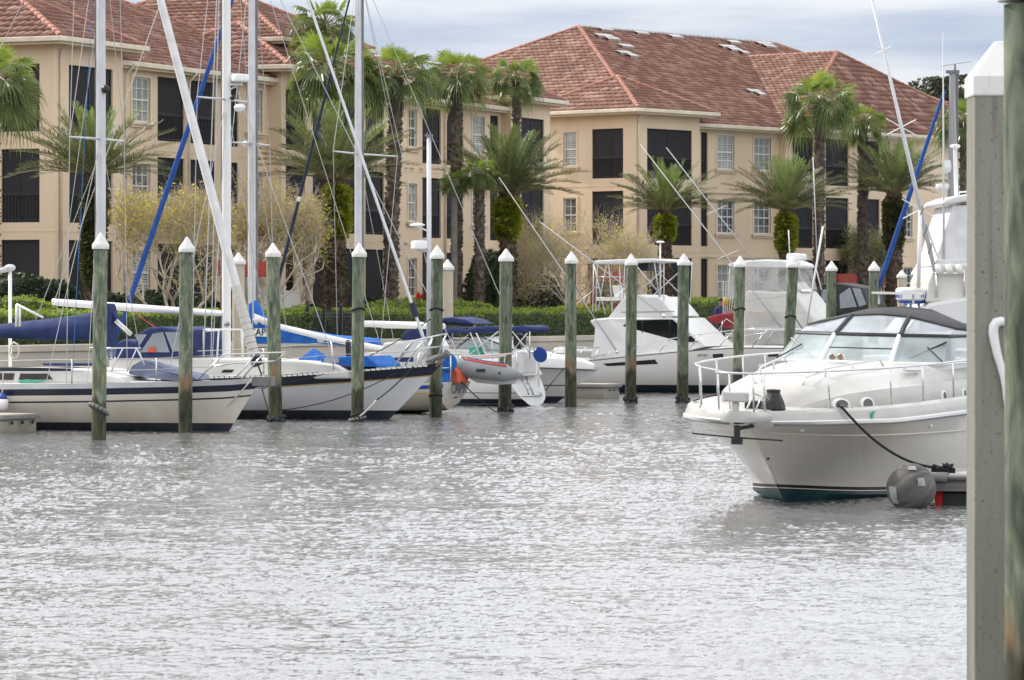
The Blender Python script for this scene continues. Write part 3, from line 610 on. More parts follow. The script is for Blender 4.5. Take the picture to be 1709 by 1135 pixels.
# bare patches where tiles are missing (lie just above the tile courses)
def patch(roofroot, F, x0, y0, z0, xaxis, up, cells):
    pass
def bare_patches(root, e0, ux, up, nrm, lst):
    rg = random.Random(5)
    for (u, v_, n, rows) in lst:
        m = MB()
        for r in range(rows):
            uu = u+r*rg.uniform(.1,.5)
            for k in range(max(1, n-r)):
                a = uu+k*.34; P = lambda s_, t, h: tuple(V(e0)+V(ux)*s_+V(up)*t+V(nrm)*h)
                v0 = v_-r*.38
                m.add([P(a,v0,.13),P(a+.33,v0,.13),P(a+.33,v0+.36,.12),P(a,v0+.36,.12),P(a,v0,.0),P(a+.33,v0,.0)], [(0,1,2,3),(4,5,1,0)])
        m.build('bare_patch', M['barepatch'], root)
cs = 1/math.hypot(1,.45)
ridge_u = 10.2
bare_patches(br, (.6,0,EM), (1,0,0), (0,cs,.45*cs), (0,-.45*cs,cs), [(ridge_u-.2,12.1,4,2),(ridge_u+.2,10.7,3,1),(ridge_u-1.2,9.6,3,2),(ridge_u+1.3,13.2,3,1),(ridge_u+4.2,13.1,3,1),(ridge_u+7,13.0,3,1),(ridge_u+10.2,12.0,4,3),(ridge_u+12,12.9,3,1),(ridge_u+14.8,13.1,4,2),(ridge_u+4.2,5.0,3,2)])
cs2 = 1/math.hypot(1,.55)
# ---- oak trees far behind are built with the planting
# ---------------------------------------------------------------- planting
def rnd_frames(d):
    """random right-handed frames about directions d (n,3)"""
    r = RNG.normal(size=d.shape); s = np.cross(d, r); s /= np.linalg.norm(s, axis=1)[:,None]; return s, np.cross(d, s)
def leaf_quads(c, size, upbias=.5, aspect=.55, hang=None):
    n = len(c); d = RNG.normal(size=(n,3)); d[:,2] += upbias*0
    if hang is not None: d = d*.5+hang
    d /= np.linalg.norm(d, axis=1)[:,None]; s, _ = rnd_frames(d)
    L_ = size*(.6+.8*RNG.random(n))[:,None]; w_ = L_*aspect*.5
    return np.stack([c-d*L_*.5, c+s*w_, c+d*L_*.5, c-s*w_], 1)
def quads_mesh(name, Q, mats, parent=None, mi=None):
    n = len(Q); return np_mesh(name, Q.reshape(-1,3), np.arange(n*4).reshape(n,4), mats, parent, mi=mi)
def fan_leaf(hub, d, up, R, droop, out, nseg=26):
    s = np.cross(d, up); s /= np.linalg.norm(s); nrm = np.cross(s, d)
    sp_ = 1.95 if d[2] < .55 else 1.35; a = np.linspace(-sp_, sp_, nseg+1)
    for k in range(nseg):
        am = (a[k]+a[k+1])/2; hw = (a[k+1]-a[k])*.5; Rk = R*(1-.10*abs(am))*(.88+.24*RNG.random()); pl = .035*R*(1 if k % 2 else -1)
        dir_ = lambda t: d*math.cos(t)+s*math.sin(t)
        cup = nrm*(-.10*R*abs(math.sin(am)))
        m0 = hub+dir_(am-hw)*Rk*.46+nrm*pl+cup*.5; m1 = hub+dir_(am+hw)*Rk*.46-nrm*pl+cup*.5
        q0 = hub+dir_(am-hw*.34)*Rk*.76+cup-np.array([0,0,droop*.16*R]); q1 = hub+dir_(am+hw*.34)*Rk*.76+cup-np.array([0,0,droop*.16*R])
        tip = hub+dir_(am)*Rk*.97+cup-np.array([0,0,(droop*.62+.1)*R*(.6+.8*RNG.random())])
        out.append([hub, m0, m1, hub]); out.append([m0, q0, q1, m1]); out.append([q0, tip, tip, q1])
def fan_crown(seed, R, pet, n, low=-.55):
    """returns leaf quads, material ids and stalk tubes; origin at the bud"""
    global RNG
    RNG = np.random.default_rng(seed); Q = []; mi = []; st = MB()
    for i in range(n):
        t = (i+.5)/n; el = math.asin(max(-1, min(1, low+(1-low)*t**.85)))*.98; az = i*2.39996+RNG.random()*.5
        d = np.array([math.cos(az)*math.cos(el), math.sin(az)*math.cos(el), math.sin(el)])
        pl = pet*(.85+.3*RNG.random())*(1.0 if t < .85 else .62); bend = np.array([0,0,-1])*(.28*pl*(1-max(0,el)/1.57))
        p0 = d*.12; p1 = d*pl*.55+np.array([0,0,.06]); p2 = d*pl+bend*.8
        d2 = (p2-p1); d2 /= np.linalg.norm(d2); d2 = d2+np.array([0,0,-.35*(1-t)+(.9 if t > .8 else 0)]); d2 /= np.linalg.norm(d2)
        up = np.array([0,0,1.0]) if abs(d2[2]) < .9 else np.array([math.cos(az),math.sin(az),0])
        up = up+.35*RNG.normal(size=3)
        k0 = len(Q); fan_leaf(p2, d2, up, R*(.85+.3*RNG.random())*(1 if t < .9 else .8), max(.15, 1.0-t*.85), Q)
        mi += [1 if t > .80 else 0]*(len(Q)-k0); st.tube([p0, p1, p2], [.035,.028,.02], 4)
    return np.array(Q), np.array(mi), st
def frond_crown(seed, Lf, n, low=.05):
    global RNG
    RNG = np.random.default_rng(seed); Q = []; mi = []; st = MB()
    for i in range(n):
        t = (i+.5)/n; el = math.asin(low+(1-low)*t**1.05*.995)+RNG.normal()*.06; az = i*2.39996+RNG.random()*.6; L_ = Lf*(.85+.25*RNG.random())*(1-.18*max(0,t-.6)/.4)
        h = np.array([math.cos(az), math.sin(az), 0]); side = np.array([-h[1], h[0], 0]); m = 12; pts = []; p = h*.1; e = el+.12; sw = RNG.normal()*.12
        for k in range(m+1):
            pts.append(p.copy()); e -= (.04+.05*(1-t))*(k/m)*1.1; dd = h*math.cos(e)+np.array([0,0,math.sin(e)])+side*sw*k/m; p = p+dd*L_/m
        pts = np.array(pts); st.tube([tuple(x) for x in pts[::2]], [.035,.03,.024,.018,.013,.009,.005], 4)
        nl = 44; f = np.linspace(.14, .995, nl); ii = np.minimum((f*m).astype(int), m-1); fr = f*m-ii
        c = pts[ii]*(1-fr)[:,None]+pts[ii+1]*fr[:,None]; tg = pts[ii+1]-pts[ii]; tg /= np.linalg.norm(tg, axis=1)[:,None]
        nr_ = np.cross(np.tile(side,(nl,1)), tg)*-1; nr_ /= np.linalg.norm(nr_, axis=1)[:,None]
        if nr_[0,2] < 0 and el < 1.4: nr_ = -nr_
        ll = .46*(1-.55*(f-.35)**2*2.0)*(Lf/2.9)*np.clip((f-.08)*5,.25,1)
        for sg in (-1,1):
            d = tg*.72+side*sg*.62+nr_*(.32+.12*RNG.normal(size=(nl,1)))+RNG.normal(size=(nl,3))*.07; d /= np.linalg.norm(d, axis=1)[:,None]
            wv = np.cross(d, nr_); wv /= np.linalg.norm(wv, axis=1)[:,None]; wd = .019*(Lf/2.9)
            tip = c+d*ll[:,None]-np.array([0,0,.05])*RNG.random((nl,1)); mid = c+d*(ll*.45)[:,None]
            Q.append(np.stack([c, mid+wv*wd, tip, mid-wv*wd], 1)); mi.append(np.full(nl, 1 if t > .72 else 0))
    return np.vstack(Q), np.concatenate(mi), st
def palm_trunk(h, r0, r1, lean=(0,0), boots=True, seed=0, bootfrom=0.0):
    rg = random.Random(seed); m = MB(); n = 12; pts = []; rr = []
    for k in range(n+1):
        t = k/n; pts.append((lean[0]*t*t, lean[1]*t*t, h*t)); rr.append((r0+(r1-r0)*t)*(1+.06*rg.random())*(1.25 if k == 0 else 1))
    m.tube(pts, rr, 10)
    if boots:
        z = h*bootfrom; 
        while z < h*.995:
            t = z/h; r = r0+(r1-r0)*t
            for j in range(7):
                a = rg.random()*6.28; o = (lean[0]*t*t+math.cos(a)*r, lean[1]*t*t+math.sin(a)*r, z); ca, sa = math.cos(a), math.sin(a); L_ = rg.uniform(.10,.20); w_ = rg.uniform(.04,.075)
                tp = (o[0]+ca*L_*.62, o[1]+sa*L_*.62, o[2]+L_*.9); m.add([(o[0]-sa*w_,o[1]+ca*w_,o[2]),(o[0]+sa*w_,o[1]-ca*w_,o[2]),(tp[0]+sa*w_*.5,tp[1]-ca*w_*.5,tp[2]),(tp[0]-sa*w_*.5,tp[1]+ca*w_*.5,tp[2]),(o[0],o[1],o[2]+L_*.9)], [(0,1,2,3),(0,3,4),(1,4,2)])
            z += .11
    return m
def fern_ruff(seed, z0, z1, r, n, rough=.5):
    global RNG
    RNG = np.random.default_rng(seed); Q = []
    a = RNG.random(n)*6.283; z = z0+(z1-z0)*RNG.random(n)**.8; rr = r*(.55+.45*RNG.random(n)); 
    env = np.clip(np.minimum((z-z0)/(.25*(z1-z0)+.01), (z1-z)/(.12*(z1-z0)+.01))*.5+.5, .5, 1); rr *= env
    c = np.stack([np.cos(a)*rr, np.sin(a)*rr, z], 1); hang = np.stack([np.cos(a)*.9, np.sin(a)*.9, -.1+.9*(RNG.random(n)-.35)], 1)
    return leaf_quads(c, .23, hang=hang*1.6, aspect=.36)
def place_palm(name, label, group, px, py_top, y, parts, rot, frame=S):
    x = frame.onx(px, y); wx, wy = frame.w(x, y); zt = frame.z(py_top, x, y); h = zt-GZ
    t = thing(name, label, 'palm tree', (wx, wy, GZ), 0, group); return t, h
FANS = [fan_crown(21, .98, 1.15, 34), fan_crown(22, .95, 1.08, 29), fan_crown(23, .90, .98, 25)]
FANME = {}
def fan_palm(label, px, py, y, var, size, r0, r1, rot, lean=(0,0), bark='palmbark', boots=True, frame=S):
    t, h = place_palm('fan_palm', label, 'tall fan palms in front of the buildings', px, py, y, None, rot, frame)
    palm_trunk(h, r0*.80, r1*.86, lean, boots, int(px), .0 if boots else .9).build('trunk', M[bark], t)
    Q, mi, st = FANS[var]
    if var not in FANME:
        o = quads_mesh('crown', Q, [M['fan'], M['fan2']], t, mi); s_ = st.build('leaf_stalks', M['petiole'], o); FANME[var] = (o.data, s_.data)
    else:
        o = link(bpy.data.objects.new('crown', FANME[var][0]), t); s_ = link(bpy.data.objects.new('leaf_stalks', FANME[var][1]), o)
    o.location = (lean[0], lean[1], h); o.rotation_euler = (0,0,rot); o.scale = (size*.82,)*3
FRONDS = [frond_crown(31, 2.9, 58), frond_crown(32, 2.9, 52), frond_crown(33, 2.9, 60)]
FRME = {}
def date_palm(label, px, py, y, var, size, r, rot, fern_len, fern_r, dark=False, frame=S):
    t, h = place_palm('date_palm', label, 'date palms with leafy fern collars in front of the buildings', px, py, y, None, rot, frame); size *= 1.08
    palm_trunk(h, r, r*.95, (0,0), True, int(px)).build('trunk', M['palmboot'], t)
    Q, mi, st = FRONDS[var]
    if var not in FRME:
        o = quads_mesh('crown', Q, [M['frond'], M['frond2']], t, mi); s_ = st.build('leaf_stalks', M['petiole'], o); FRME[var] = (o.data, s_.data)
    else:
        o = link(bpy.data.objects.new('crown', FRME[var][0]), t); link(bpy.data.objects.new('leaf_stalks', FRME[var][1]), o)
    o.location = (0,0,h); o.rotation_euler = (0,0,rot); o.scale = (size,)*3
    quads_mesh('fern_collar', fern_ruff(int(px), h-fern_len, h-.12, fern_r, int(2600*fern_len/1.8)), M['ferndark' if dark else 'fern'], t)
    if fern_len < h*.6: quads_mesh('fern_growth', fern_ruff(int(px)+1, .2, h-fern_len, r*1.35, 500), M['ferndark'], t)
# date palms
date_palm('date palm at far left behind the first tall mast, its trunk wrapped in long fern', 156, 292, 19, 0, .86, .26, .4, 4.0, .42, True)
date_palm('date palm between two thick sailboat masts, bright fern collar under the crown', 562, 300, 19, 1, 1.06, .30, 1.9, 2.3, .56)
date_palm('broad date palm right of the radar pole with bright fern collar', 847, 322, 19, 2, 1.0, .31, .7, 2.0, .58)
date_palm('date palm in front of the right building corner above the flybridge boat', 1110, 352, -5.5, 1, .88, .27, 3.3, 1.5, .52, frame=FR_)
date_palm('date palm in front of the paired windows of the right building', 1312, 350, -5.5, 0, .98, .27, 5.2, 2.2, .55, frame=FR_)
date_palm('dense dark date palm beside the leaning outrigger at right', 1492, 322, -5.5, 2, 1.02, .36, 2.4, 3.0, .58, True, frame=FR_)
# fan palms
fan_palm('fan palm cut off by the left edge of the picture', -12, 140, 17, 0, 1.05, .2, .17, .3)
fan_palm('tallest fan palm, its crown reaching the top of the picture', 541, 42, 24, 1, 1.05, .22, .16, 1.0)
fan_palm('full-crowned fan palm just below the tallest one', 556, 118, 21, 0, 1.22, .25, .18, 2.0)
fan_palm('thick shaggy-trunked fan palm right of the tall white mast', 652, 128, 19.5, 1, 1.18, .34, .26, 3.0, (.25,.2))
fan_palm('fan palm with a straight brown trunk above the radar pole', 762, 128, 21, 2, 1.2, .24, .22, 4.0)
fan_palm('small fan palm beside the end gable of the left building', 862, 132, 24, 0, .84, .2, .17, 5.0)
fan_palm('short grey-trunked fan palm half hidden behind the broad date palm', 758, 305, 20, 2, .52, .16, .15, .8, (0,0), 'greybark', False)
fan_palm('low fan palm with a shaggy trunk left of the broad date palm', 800, 290, 19, 1, .6, .2, .19, 1.4)
fan_palm('big fan palm with a scaly trunk in front of the right building', 1366, 172, -4.2, 0, 1.34, .32, .24, 2.6, (.1,0), frame=FR_)
fan_palm('slender fan palm behind the big one at right', 1440, 205, -3.2, 2, 1.05, .3, .24, 3.6, frame=FR_)
fan_palm('dark fan palm beside the grey mast at far right', 1608, 205, -4, 1, 1.25, .26, .2, .2, frame=FR_)
# leafless-looking crape myrtles
def myrtle(label, name, px0, px1, py0, y, seed, leafmix, ntr=4, twigs=5, leaves=7, leafsize=.10, twig=True, lowstart=.34):
    global RNG
    RNG = np.random.default_rng(seed); rg = random.Random(seed)
    pxc = (px0+px1)/2; x = S.onx(pxc, y); wx, wy = S.w(x, y); s_ = FPX/wy; R = (px1-px0)/2/s_; H = S.z(py0, x, y)-GZ
    t = thing(name, label, 'tree', (wx, wy, GZ), 0, 'thinly leaved crape myrtles' if twig else None)
    tr = MB(); ends = []; tw = []
    def grow(p, d, L_, r, dep):
        q = p+d*L_; mid = p.lerp(q, .5)+V((rg.uniform(-1,1),rg.uniform(-1,1),rg.uniform(-.5,.5)))*L_*.09
        tr.tube([p, mid, q], [r, r*.85, r*.7], 5 if r > .03 else 3, cap=False)
        if dep == 0: ends.append((q, d)); return
        for k in range(3 if dep > 1 or rg.random() < .7 else 2):
            nd = (d+V((rg.gauss(0,1),rg.gauss(0,1),rg.gauss(.08,.8)))*.48).normalized()
            e = q+nd*L_*.74; rel = math.hypot(e.x, e.y)/R
            if rel > .95 or e.z > H*1.0: nd = (nd*.5+V((-q.x/R*.5,-q.y/R*.5,.15 if e.z < H*.9 else -.6))).normalized()
            if e.z < H*.26: nd.z = abs(nd.z)
            grow(q, nd, L_*rg.uniform(.62,.86), r*.62, dep-1)
    for k in range(ntr):
        a = 6.283*k/ntr+rg.random(); d = V((math.cos(a)*.55, math.sin(a)*.55, 1)).normalized()
        grow(V((math.cos(a)*.12, math.sin(a)*.12, 0)), V((d.x*1.25,d.y*1.25,d.z)).normalized(), H*.29, .075, 5)
    tr.build('trunk', M['twig'] if twig else M['greybark'], t, smooth=True)
    E = np.array([list(e[0]) for e in ends]); D = np.array([list(e[1]) for e in ends])
    # twigs: thin flat strips crossing at right angles
    n = len(E)*twigs; c = np.repeat(E, twigs, 0)+RNG.normal(size=(n,3))*.18; d = np.repeat(D, twigs, 0)+RNG.normal(size=(n,3))*.75; d /= np.linalg.norm(d, axis=1)[:,None]; s, s2 = rnd_frames(d); L_ = (.25+.45*RNG.random(n))[:,None]; wd = .0055
    Q = np.vstack([np.stack([c-s*wd, c+s*wd, c+d*L_+s*wd*.4, c+d*L_-s*wd*.4], 1), np.stack([c-s2*wd, c+s2*wd, c+d*L_+s2*wd*.4, c+d*L_-s2*wd*.4], 1)])
    quads_mesh('twigs', Q, M['twig'], t)
    n = len(E)*leaves; keep = (RNG.random(len(E)) < .8) | (not twig); El = E[keep]; n = len(El)*leaves; c = np.repeat(El, leaves, 0)+RNG.normal(size=(n,3))*(.22 if twig else .2)
    mi = RNG.choice(len(leafmix), n, p=[l[1] for l in leafmix])
    # clump the colours
    ph = np.sin(c[:,0]*1.7+seed)+np.sin(c[:,2]*2.1+c[:,1]*1.3); 
    if len(leafmix) > 2: mi = np.where((ph > .9) & (RNG.random(n) < .6), 1, mi)
    quads_mesh('crown', leaf_quads(c, leafsize, aspect=.6), [M[l[0]] for l in leafmix], t, mi)
myrtle('bare-twigged crape myrtle with yellow leaves between the first and second mooring piles', 'crape_myrtle', 186, 396, 288, 18.5, 41, [('lvolive',.52),('lvyellow',.26),('lvbrown',.22)], leaves=8, twigs=4, leafsize=.095)
myrtle('russet-tipped crape myrtle behind the white furled headsail', 'crape_myrtle', 380, 545, 300, 19.5, 42, [('lvolive',.42),('lvyellow',.18),('lvbrown',.40)], leaves=8, twigs=4, leafsize=.095)
myrtle('yellow-leaved crape myrtle above the hedge in front of the right building', 'crape_myrtle', 856, 1098, 348, 18, 43, [('lvolive',.50),('lvyellow',.32),('lvbrown',.18)], ntr=5, leaves=6, twigs=5, leafsize=.085)
myrtle('small open grey-green tree above the red beam at right', 'young_tree', 1392, 1500, 374, 19, 44, [('lvgreen',1.0)], ntr=3, twigs=3, leaves=12, leafsize=.12, twig=False)
# hedges
def hedge(name, label, x0, x1, y0, y1, z1, seed, topm='hedgetop', sidem='hedgeside', dens=260, size=.085, group=None, z0=None, cat='hedge', hump=.0):
    global RNG
    RNG = np.random.default_rng(seed); z0 = GZ if z0 is None else z0
    F = Fr(*S.w(x0, y0), .4, .9165); t = fthing(name, label, cat, F, group, z0); lx, ly, h = x1-x0, y1-y0, z1-z0
    nx = max(2, int(lx/.5)); m = MB(); rings = []
    for i in range(nx+1):
        x = lx*i/nx; k = 1-.5*hump*abs(2*i/nx-1)**3; e = .06*math.sin(i*1.7)+.04*math.sin(i*.6+seed)
        rings.append([(x,.10,.0),(x,ly-.1,0),(x,ly-.12-hump*.2*ly,h*k-.1+e*.5),(x,ly*.5,h*k-.05+e*.5),(x,.12+hump*.2*ly,h*k-.1+e*.5)])
    m.loft(rings); b = m.build('branch_mass', M['shrubdark'], t)
    Q = []; mi = []
    n = int(lx*ly*dens*1.3); u = RNG.random(n); c = np.stack([u*lx, RNG.random(n)*ly, np.full(n, h)], 1); c[:,2] = h*(1-.5*hump*np.abs(2*u-1)**3)*(1-hump*.5*np.abs(2*c[:,1]/ly-1)**2)+.05*np.sin(c[:,0]*2.1)+.04*np.sin(c[:,0]*5.3+1)+RNG.normal(size=n)*.045
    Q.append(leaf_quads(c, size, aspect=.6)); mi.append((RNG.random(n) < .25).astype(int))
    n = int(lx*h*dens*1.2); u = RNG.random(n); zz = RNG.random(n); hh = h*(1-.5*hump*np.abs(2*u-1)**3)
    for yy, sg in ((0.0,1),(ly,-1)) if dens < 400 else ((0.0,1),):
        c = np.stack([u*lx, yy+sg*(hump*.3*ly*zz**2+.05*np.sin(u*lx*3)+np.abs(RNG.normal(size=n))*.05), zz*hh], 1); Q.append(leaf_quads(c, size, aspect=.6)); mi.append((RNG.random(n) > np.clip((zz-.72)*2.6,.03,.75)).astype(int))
    n = int(ly*h*dens*1.2)
    for xx in (0.0, lx):
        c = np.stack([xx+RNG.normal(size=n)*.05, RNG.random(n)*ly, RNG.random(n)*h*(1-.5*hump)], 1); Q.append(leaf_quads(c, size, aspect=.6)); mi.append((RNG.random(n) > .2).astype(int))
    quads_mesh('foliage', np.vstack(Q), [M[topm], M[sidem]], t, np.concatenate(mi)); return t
hx = lambda px, y=15.2: S.onx(px, y)
hedge('clipped_hedge', 'long clipped hedge on the seawall from the left edge to the iron fence', hx(-80), hx(507), 14.9, 16.1, 2.83, 51, group='clipped hedges along the seawall')
hedge('clipped_hedge', 'long clipped hedge on the seawall from the iron fence to the flybridge boat', hx(588), hx(1075), 14.9, 16.1, 2.86, 52, group='clipped hedges along the seawall')
hedge('clipped_hedge', 'clipped hedge piece showing between the flybridge boat and the enclosed hardtop boat', hx(1150), hx(1320), 15.2, 16.6, 3.3, 53, group='clipped hedges along the seawall')
yb = 17.6; bxx = lambda px: S.onx(px, yb)
hedge('rounded_shrub', 'rounded bright shrub bed behind the hedge at the left edge', bxx(-60), bxx(82), 16.9, 18.3, 3.28, 54, hump=.5, cat='shrub', group='bright rounded shrubs behind the hedge')
hedge('rounded_shrub', 'rounded bright shrub right of the green pile nearest the iron fence', bxx(437), bxx(503), 16.2, 17.2, 3.0, 55, hump=.6, cat='shrub', group='bright rounded shrubs behind the hedge')
hedge('rounded_shrub', 'long bright shrub bed left of the radar pole', bxx(612), bxx(735), 16.9, 18.3, 3.22, 56, hump=.4, cat='shrub', group='bright rounded shrubs behind the hedge')
hedge('rounded_shrub', 'bright rounded shrub between the radar pole and the sixth mooring pile', bxx(742), bxx(812), 16.9, 18.2, 3.20, 57, hump=.5, cat='shrub', group='bright rounded shrubs behind the hedge')
hedge('rounded_shrub', 'pale yellow-green shrub at the foot of the crape myrtle by the red pergola', bxx(905), bxx(1000), 16.6, 17.6, 3.02, 58, hump=.3, cat='shrub', topm='lvyellow', sidem='hedgetop', group='bright rounded shrubs behind the hedge')
yd = 21.5; dx = lambda px: S.onx(px, yd)
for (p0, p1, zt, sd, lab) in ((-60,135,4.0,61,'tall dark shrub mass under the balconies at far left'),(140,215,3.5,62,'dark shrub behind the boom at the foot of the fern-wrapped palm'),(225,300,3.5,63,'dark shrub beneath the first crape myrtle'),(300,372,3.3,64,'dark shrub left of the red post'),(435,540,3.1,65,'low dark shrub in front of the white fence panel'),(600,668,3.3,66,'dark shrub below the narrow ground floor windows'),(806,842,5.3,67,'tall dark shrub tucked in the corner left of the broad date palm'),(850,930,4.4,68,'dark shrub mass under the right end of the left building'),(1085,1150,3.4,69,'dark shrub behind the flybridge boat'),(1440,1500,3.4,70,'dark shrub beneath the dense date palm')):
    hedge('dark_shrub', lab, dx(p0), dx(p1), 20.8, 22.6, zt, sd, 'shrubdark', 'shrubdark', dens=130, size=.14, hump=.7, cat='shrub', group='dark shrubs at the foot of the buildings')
# red bromeliad
x = S.onx(699, 19.2); wx, wy = S.w(x, 19.2); t = thing('red_bromeliad', 'spiky red plant standing behind the bright shrub left of the radar pole', 'plant', (wx,wy,GZ))
z_ = S.z(492, x, 19.2)-GZ
MB().lathe([(.25,0),(.22,z_-.3)],(0,0,0),10).build('planter', M['trim'], t)
m = MB(); rg = random.Random(3)
for k in range(26):
    a = rg.random()*6.28; e = rg.uniform(.2,1.3); L_ = rg.uniform(.35,.6); d = V((math.cos(a)*math.cos(e), math.sin(a)*math.cos(e), math.sin(e))); s_ = V((-math.sin(a), math.cos(a), 0))*.035; b0 = V((0,0,z_-.3))
    m.poly(b0-s_, b0+s_, b0+d*L_*.6+s_, b0+d*L_); m.poly(b0-s_, b0+d*L_*.6+s_, b0+d*L_, b0+d*L_*.6-s_)
m.build('leaves', M['redleaf'], t)
# oak trees far behind on the right
def oak(label, px, py, Yd, R, seed):
    global RNG
    RNG = np.random.default_rng(seed); X, Y, zt = W(px, py, Yd); H = zt-GZ; t = thing('oak_tree', label, 'tree', (X, Y, GZ), 0, 'dark oaks behind the right building'); m = MB(); rg = random.Random(seed)
    m.tube([(0,0,0),(.1,0,H*.3),(0,.2,H*.55)], [.5,.4,.3], 8); C = []
    for k in range(9):
        a = rg.random()*6.28; e = V((math.cos(a)*R*.7*rg.random()**.5, math.sin(a)*R*.7*rg.random()**.5, H*rg.uniform(.6,.93))); m.tube([(0,0,H*.45), tuple(V((0,0,H*.5)).lerp(e,.5)), tuple(e)], [.22,.13,.04], 5); C.append(e)
    for k in range(60):
        e = rg.choice(C[:9]); C.append(e+V((rg.gauss(0,R*.28), rg.gauss(0,R*.28), rg.gauss(0,H*.06))))
    m.build('trunk', M['greybark'], t)
    C = np.array([list(c) for c in C]); c = np.repeat(C, 130, 0)+RNG.normal(size=(len(C)*130,3))*.55; c[:,2] = np.minimum(c[:,2], H)
    quads_mesh('crown', leaf_quads(c, .34, aspect=.6), M['oak'], t)
oak('dark oak rising behind the red roof left of the grey mast', 1556, 138, 262, 5.0, 71)
oak('dark oak behind the roof end between grey mast and the concrete pile', 1612, 130, 255, 4.6, 72)
oak('oak top just showing over the roof beside the leaning outrigger', 1487, 138, 275, 2.6, 73)
# garden structures
def pergola(label, posts, y, zb, hb, x0, x1, pw=.28):
    F = Fr(*S.w(x0, y), .4, .9165); t = fthing('red_pergola', label, 'pergola', F, 'red timber pergolas', GZ)
    m = MB(); m.bx(0, x1-x0, -.12, .12, zb-GZ, zb+hb-GZ); m.build('beam', M['redwood'], t, bevel=.015)
    for p in posts: 
        m = MB(); m.bx(p-x0-pw/2, p-x0+pw/2, -.1, .1, 0, zb-GZ-.003); m.build('post', M['redwood'], t, bevel=.015)
yp = 19.0; ppx = lambda px: S.onx(px, yp)
z_ = S.z(462, ppx(420), yp); pergola('red pergola with a post and beam behind the white furled headsail', [ppx(374)+.1], yp, z_, .55, ppx(366), ppx(447), .42)
z_ = S.z(470, ppx(1015), yp); pergola('red pergola behind the ladder of the flybridge boat', [ppx(991), ppx(1030)], yp, z_, .75, ppx(985), ppx(1046), .32)
z_ = S.z(476, ppx(1440), yp); pergola('red pergola beam crossing between two green piles at right', [ppx(1412)], yp, z_, .55, ppx(1396), ppx(1500), .3)
# white fence panel and black iron fence
F = Fr(*S.w(S.onx(440,20.3),20.3), .4, .9165); t = fthing('white_fence', 'white plank fence panel with a post beside the stone column', 'fence', F, z=GZ)
x9 = S.onx(504,20.3)-S.onx(440,20.3); zt = S.z(485, S.onx(480,20.3), 20.3)-GZ; xm = x9*.5
m = MB(); m.bx(0,x9,-.02,.02,.05,zt-.06); m.bx(0,x9,-.05,.05,zt-.058,zt); m.build('panel', M['winframe'], t)
for p in (0,xm,x9): m = MB(); m.box((p,0,(zt+.1)/2),(.16,.16,zt+.1)); m.box((p,0,zt+.13),(.2,.2,.05)); m.build('post', M['winframe'], t)
F = Fr(*S.w(S.onx(505,15.0),15.0), .4, .9165); t = fthing('iron_fence', 'black iron picket fence closing the gap between the clipped hedges', 'fence', F, z=GZ)
x9 = S.onx(590,15.0)-S.onx(505,15.0); n = int(x9/.13); m = MB()
for i in range(n): m.box((x9*i/n,0,.55),(.022,.022,.96))
m.bx(0,x9,-.018,.018,.93,.97); m.bx(0,x9,-.018,.018,.82,.85); m.bx(0,x9,-.018,.018,.13,.17); m.build('pickets', M['iron'], t)
for p in (.4, x9*.42, x9*.75): m = MB(); m.box((p,0,.58),(.09,.09,1.16)); m.ball((p,0,1.2),.06,6); m.build('post', M['iron'], t)
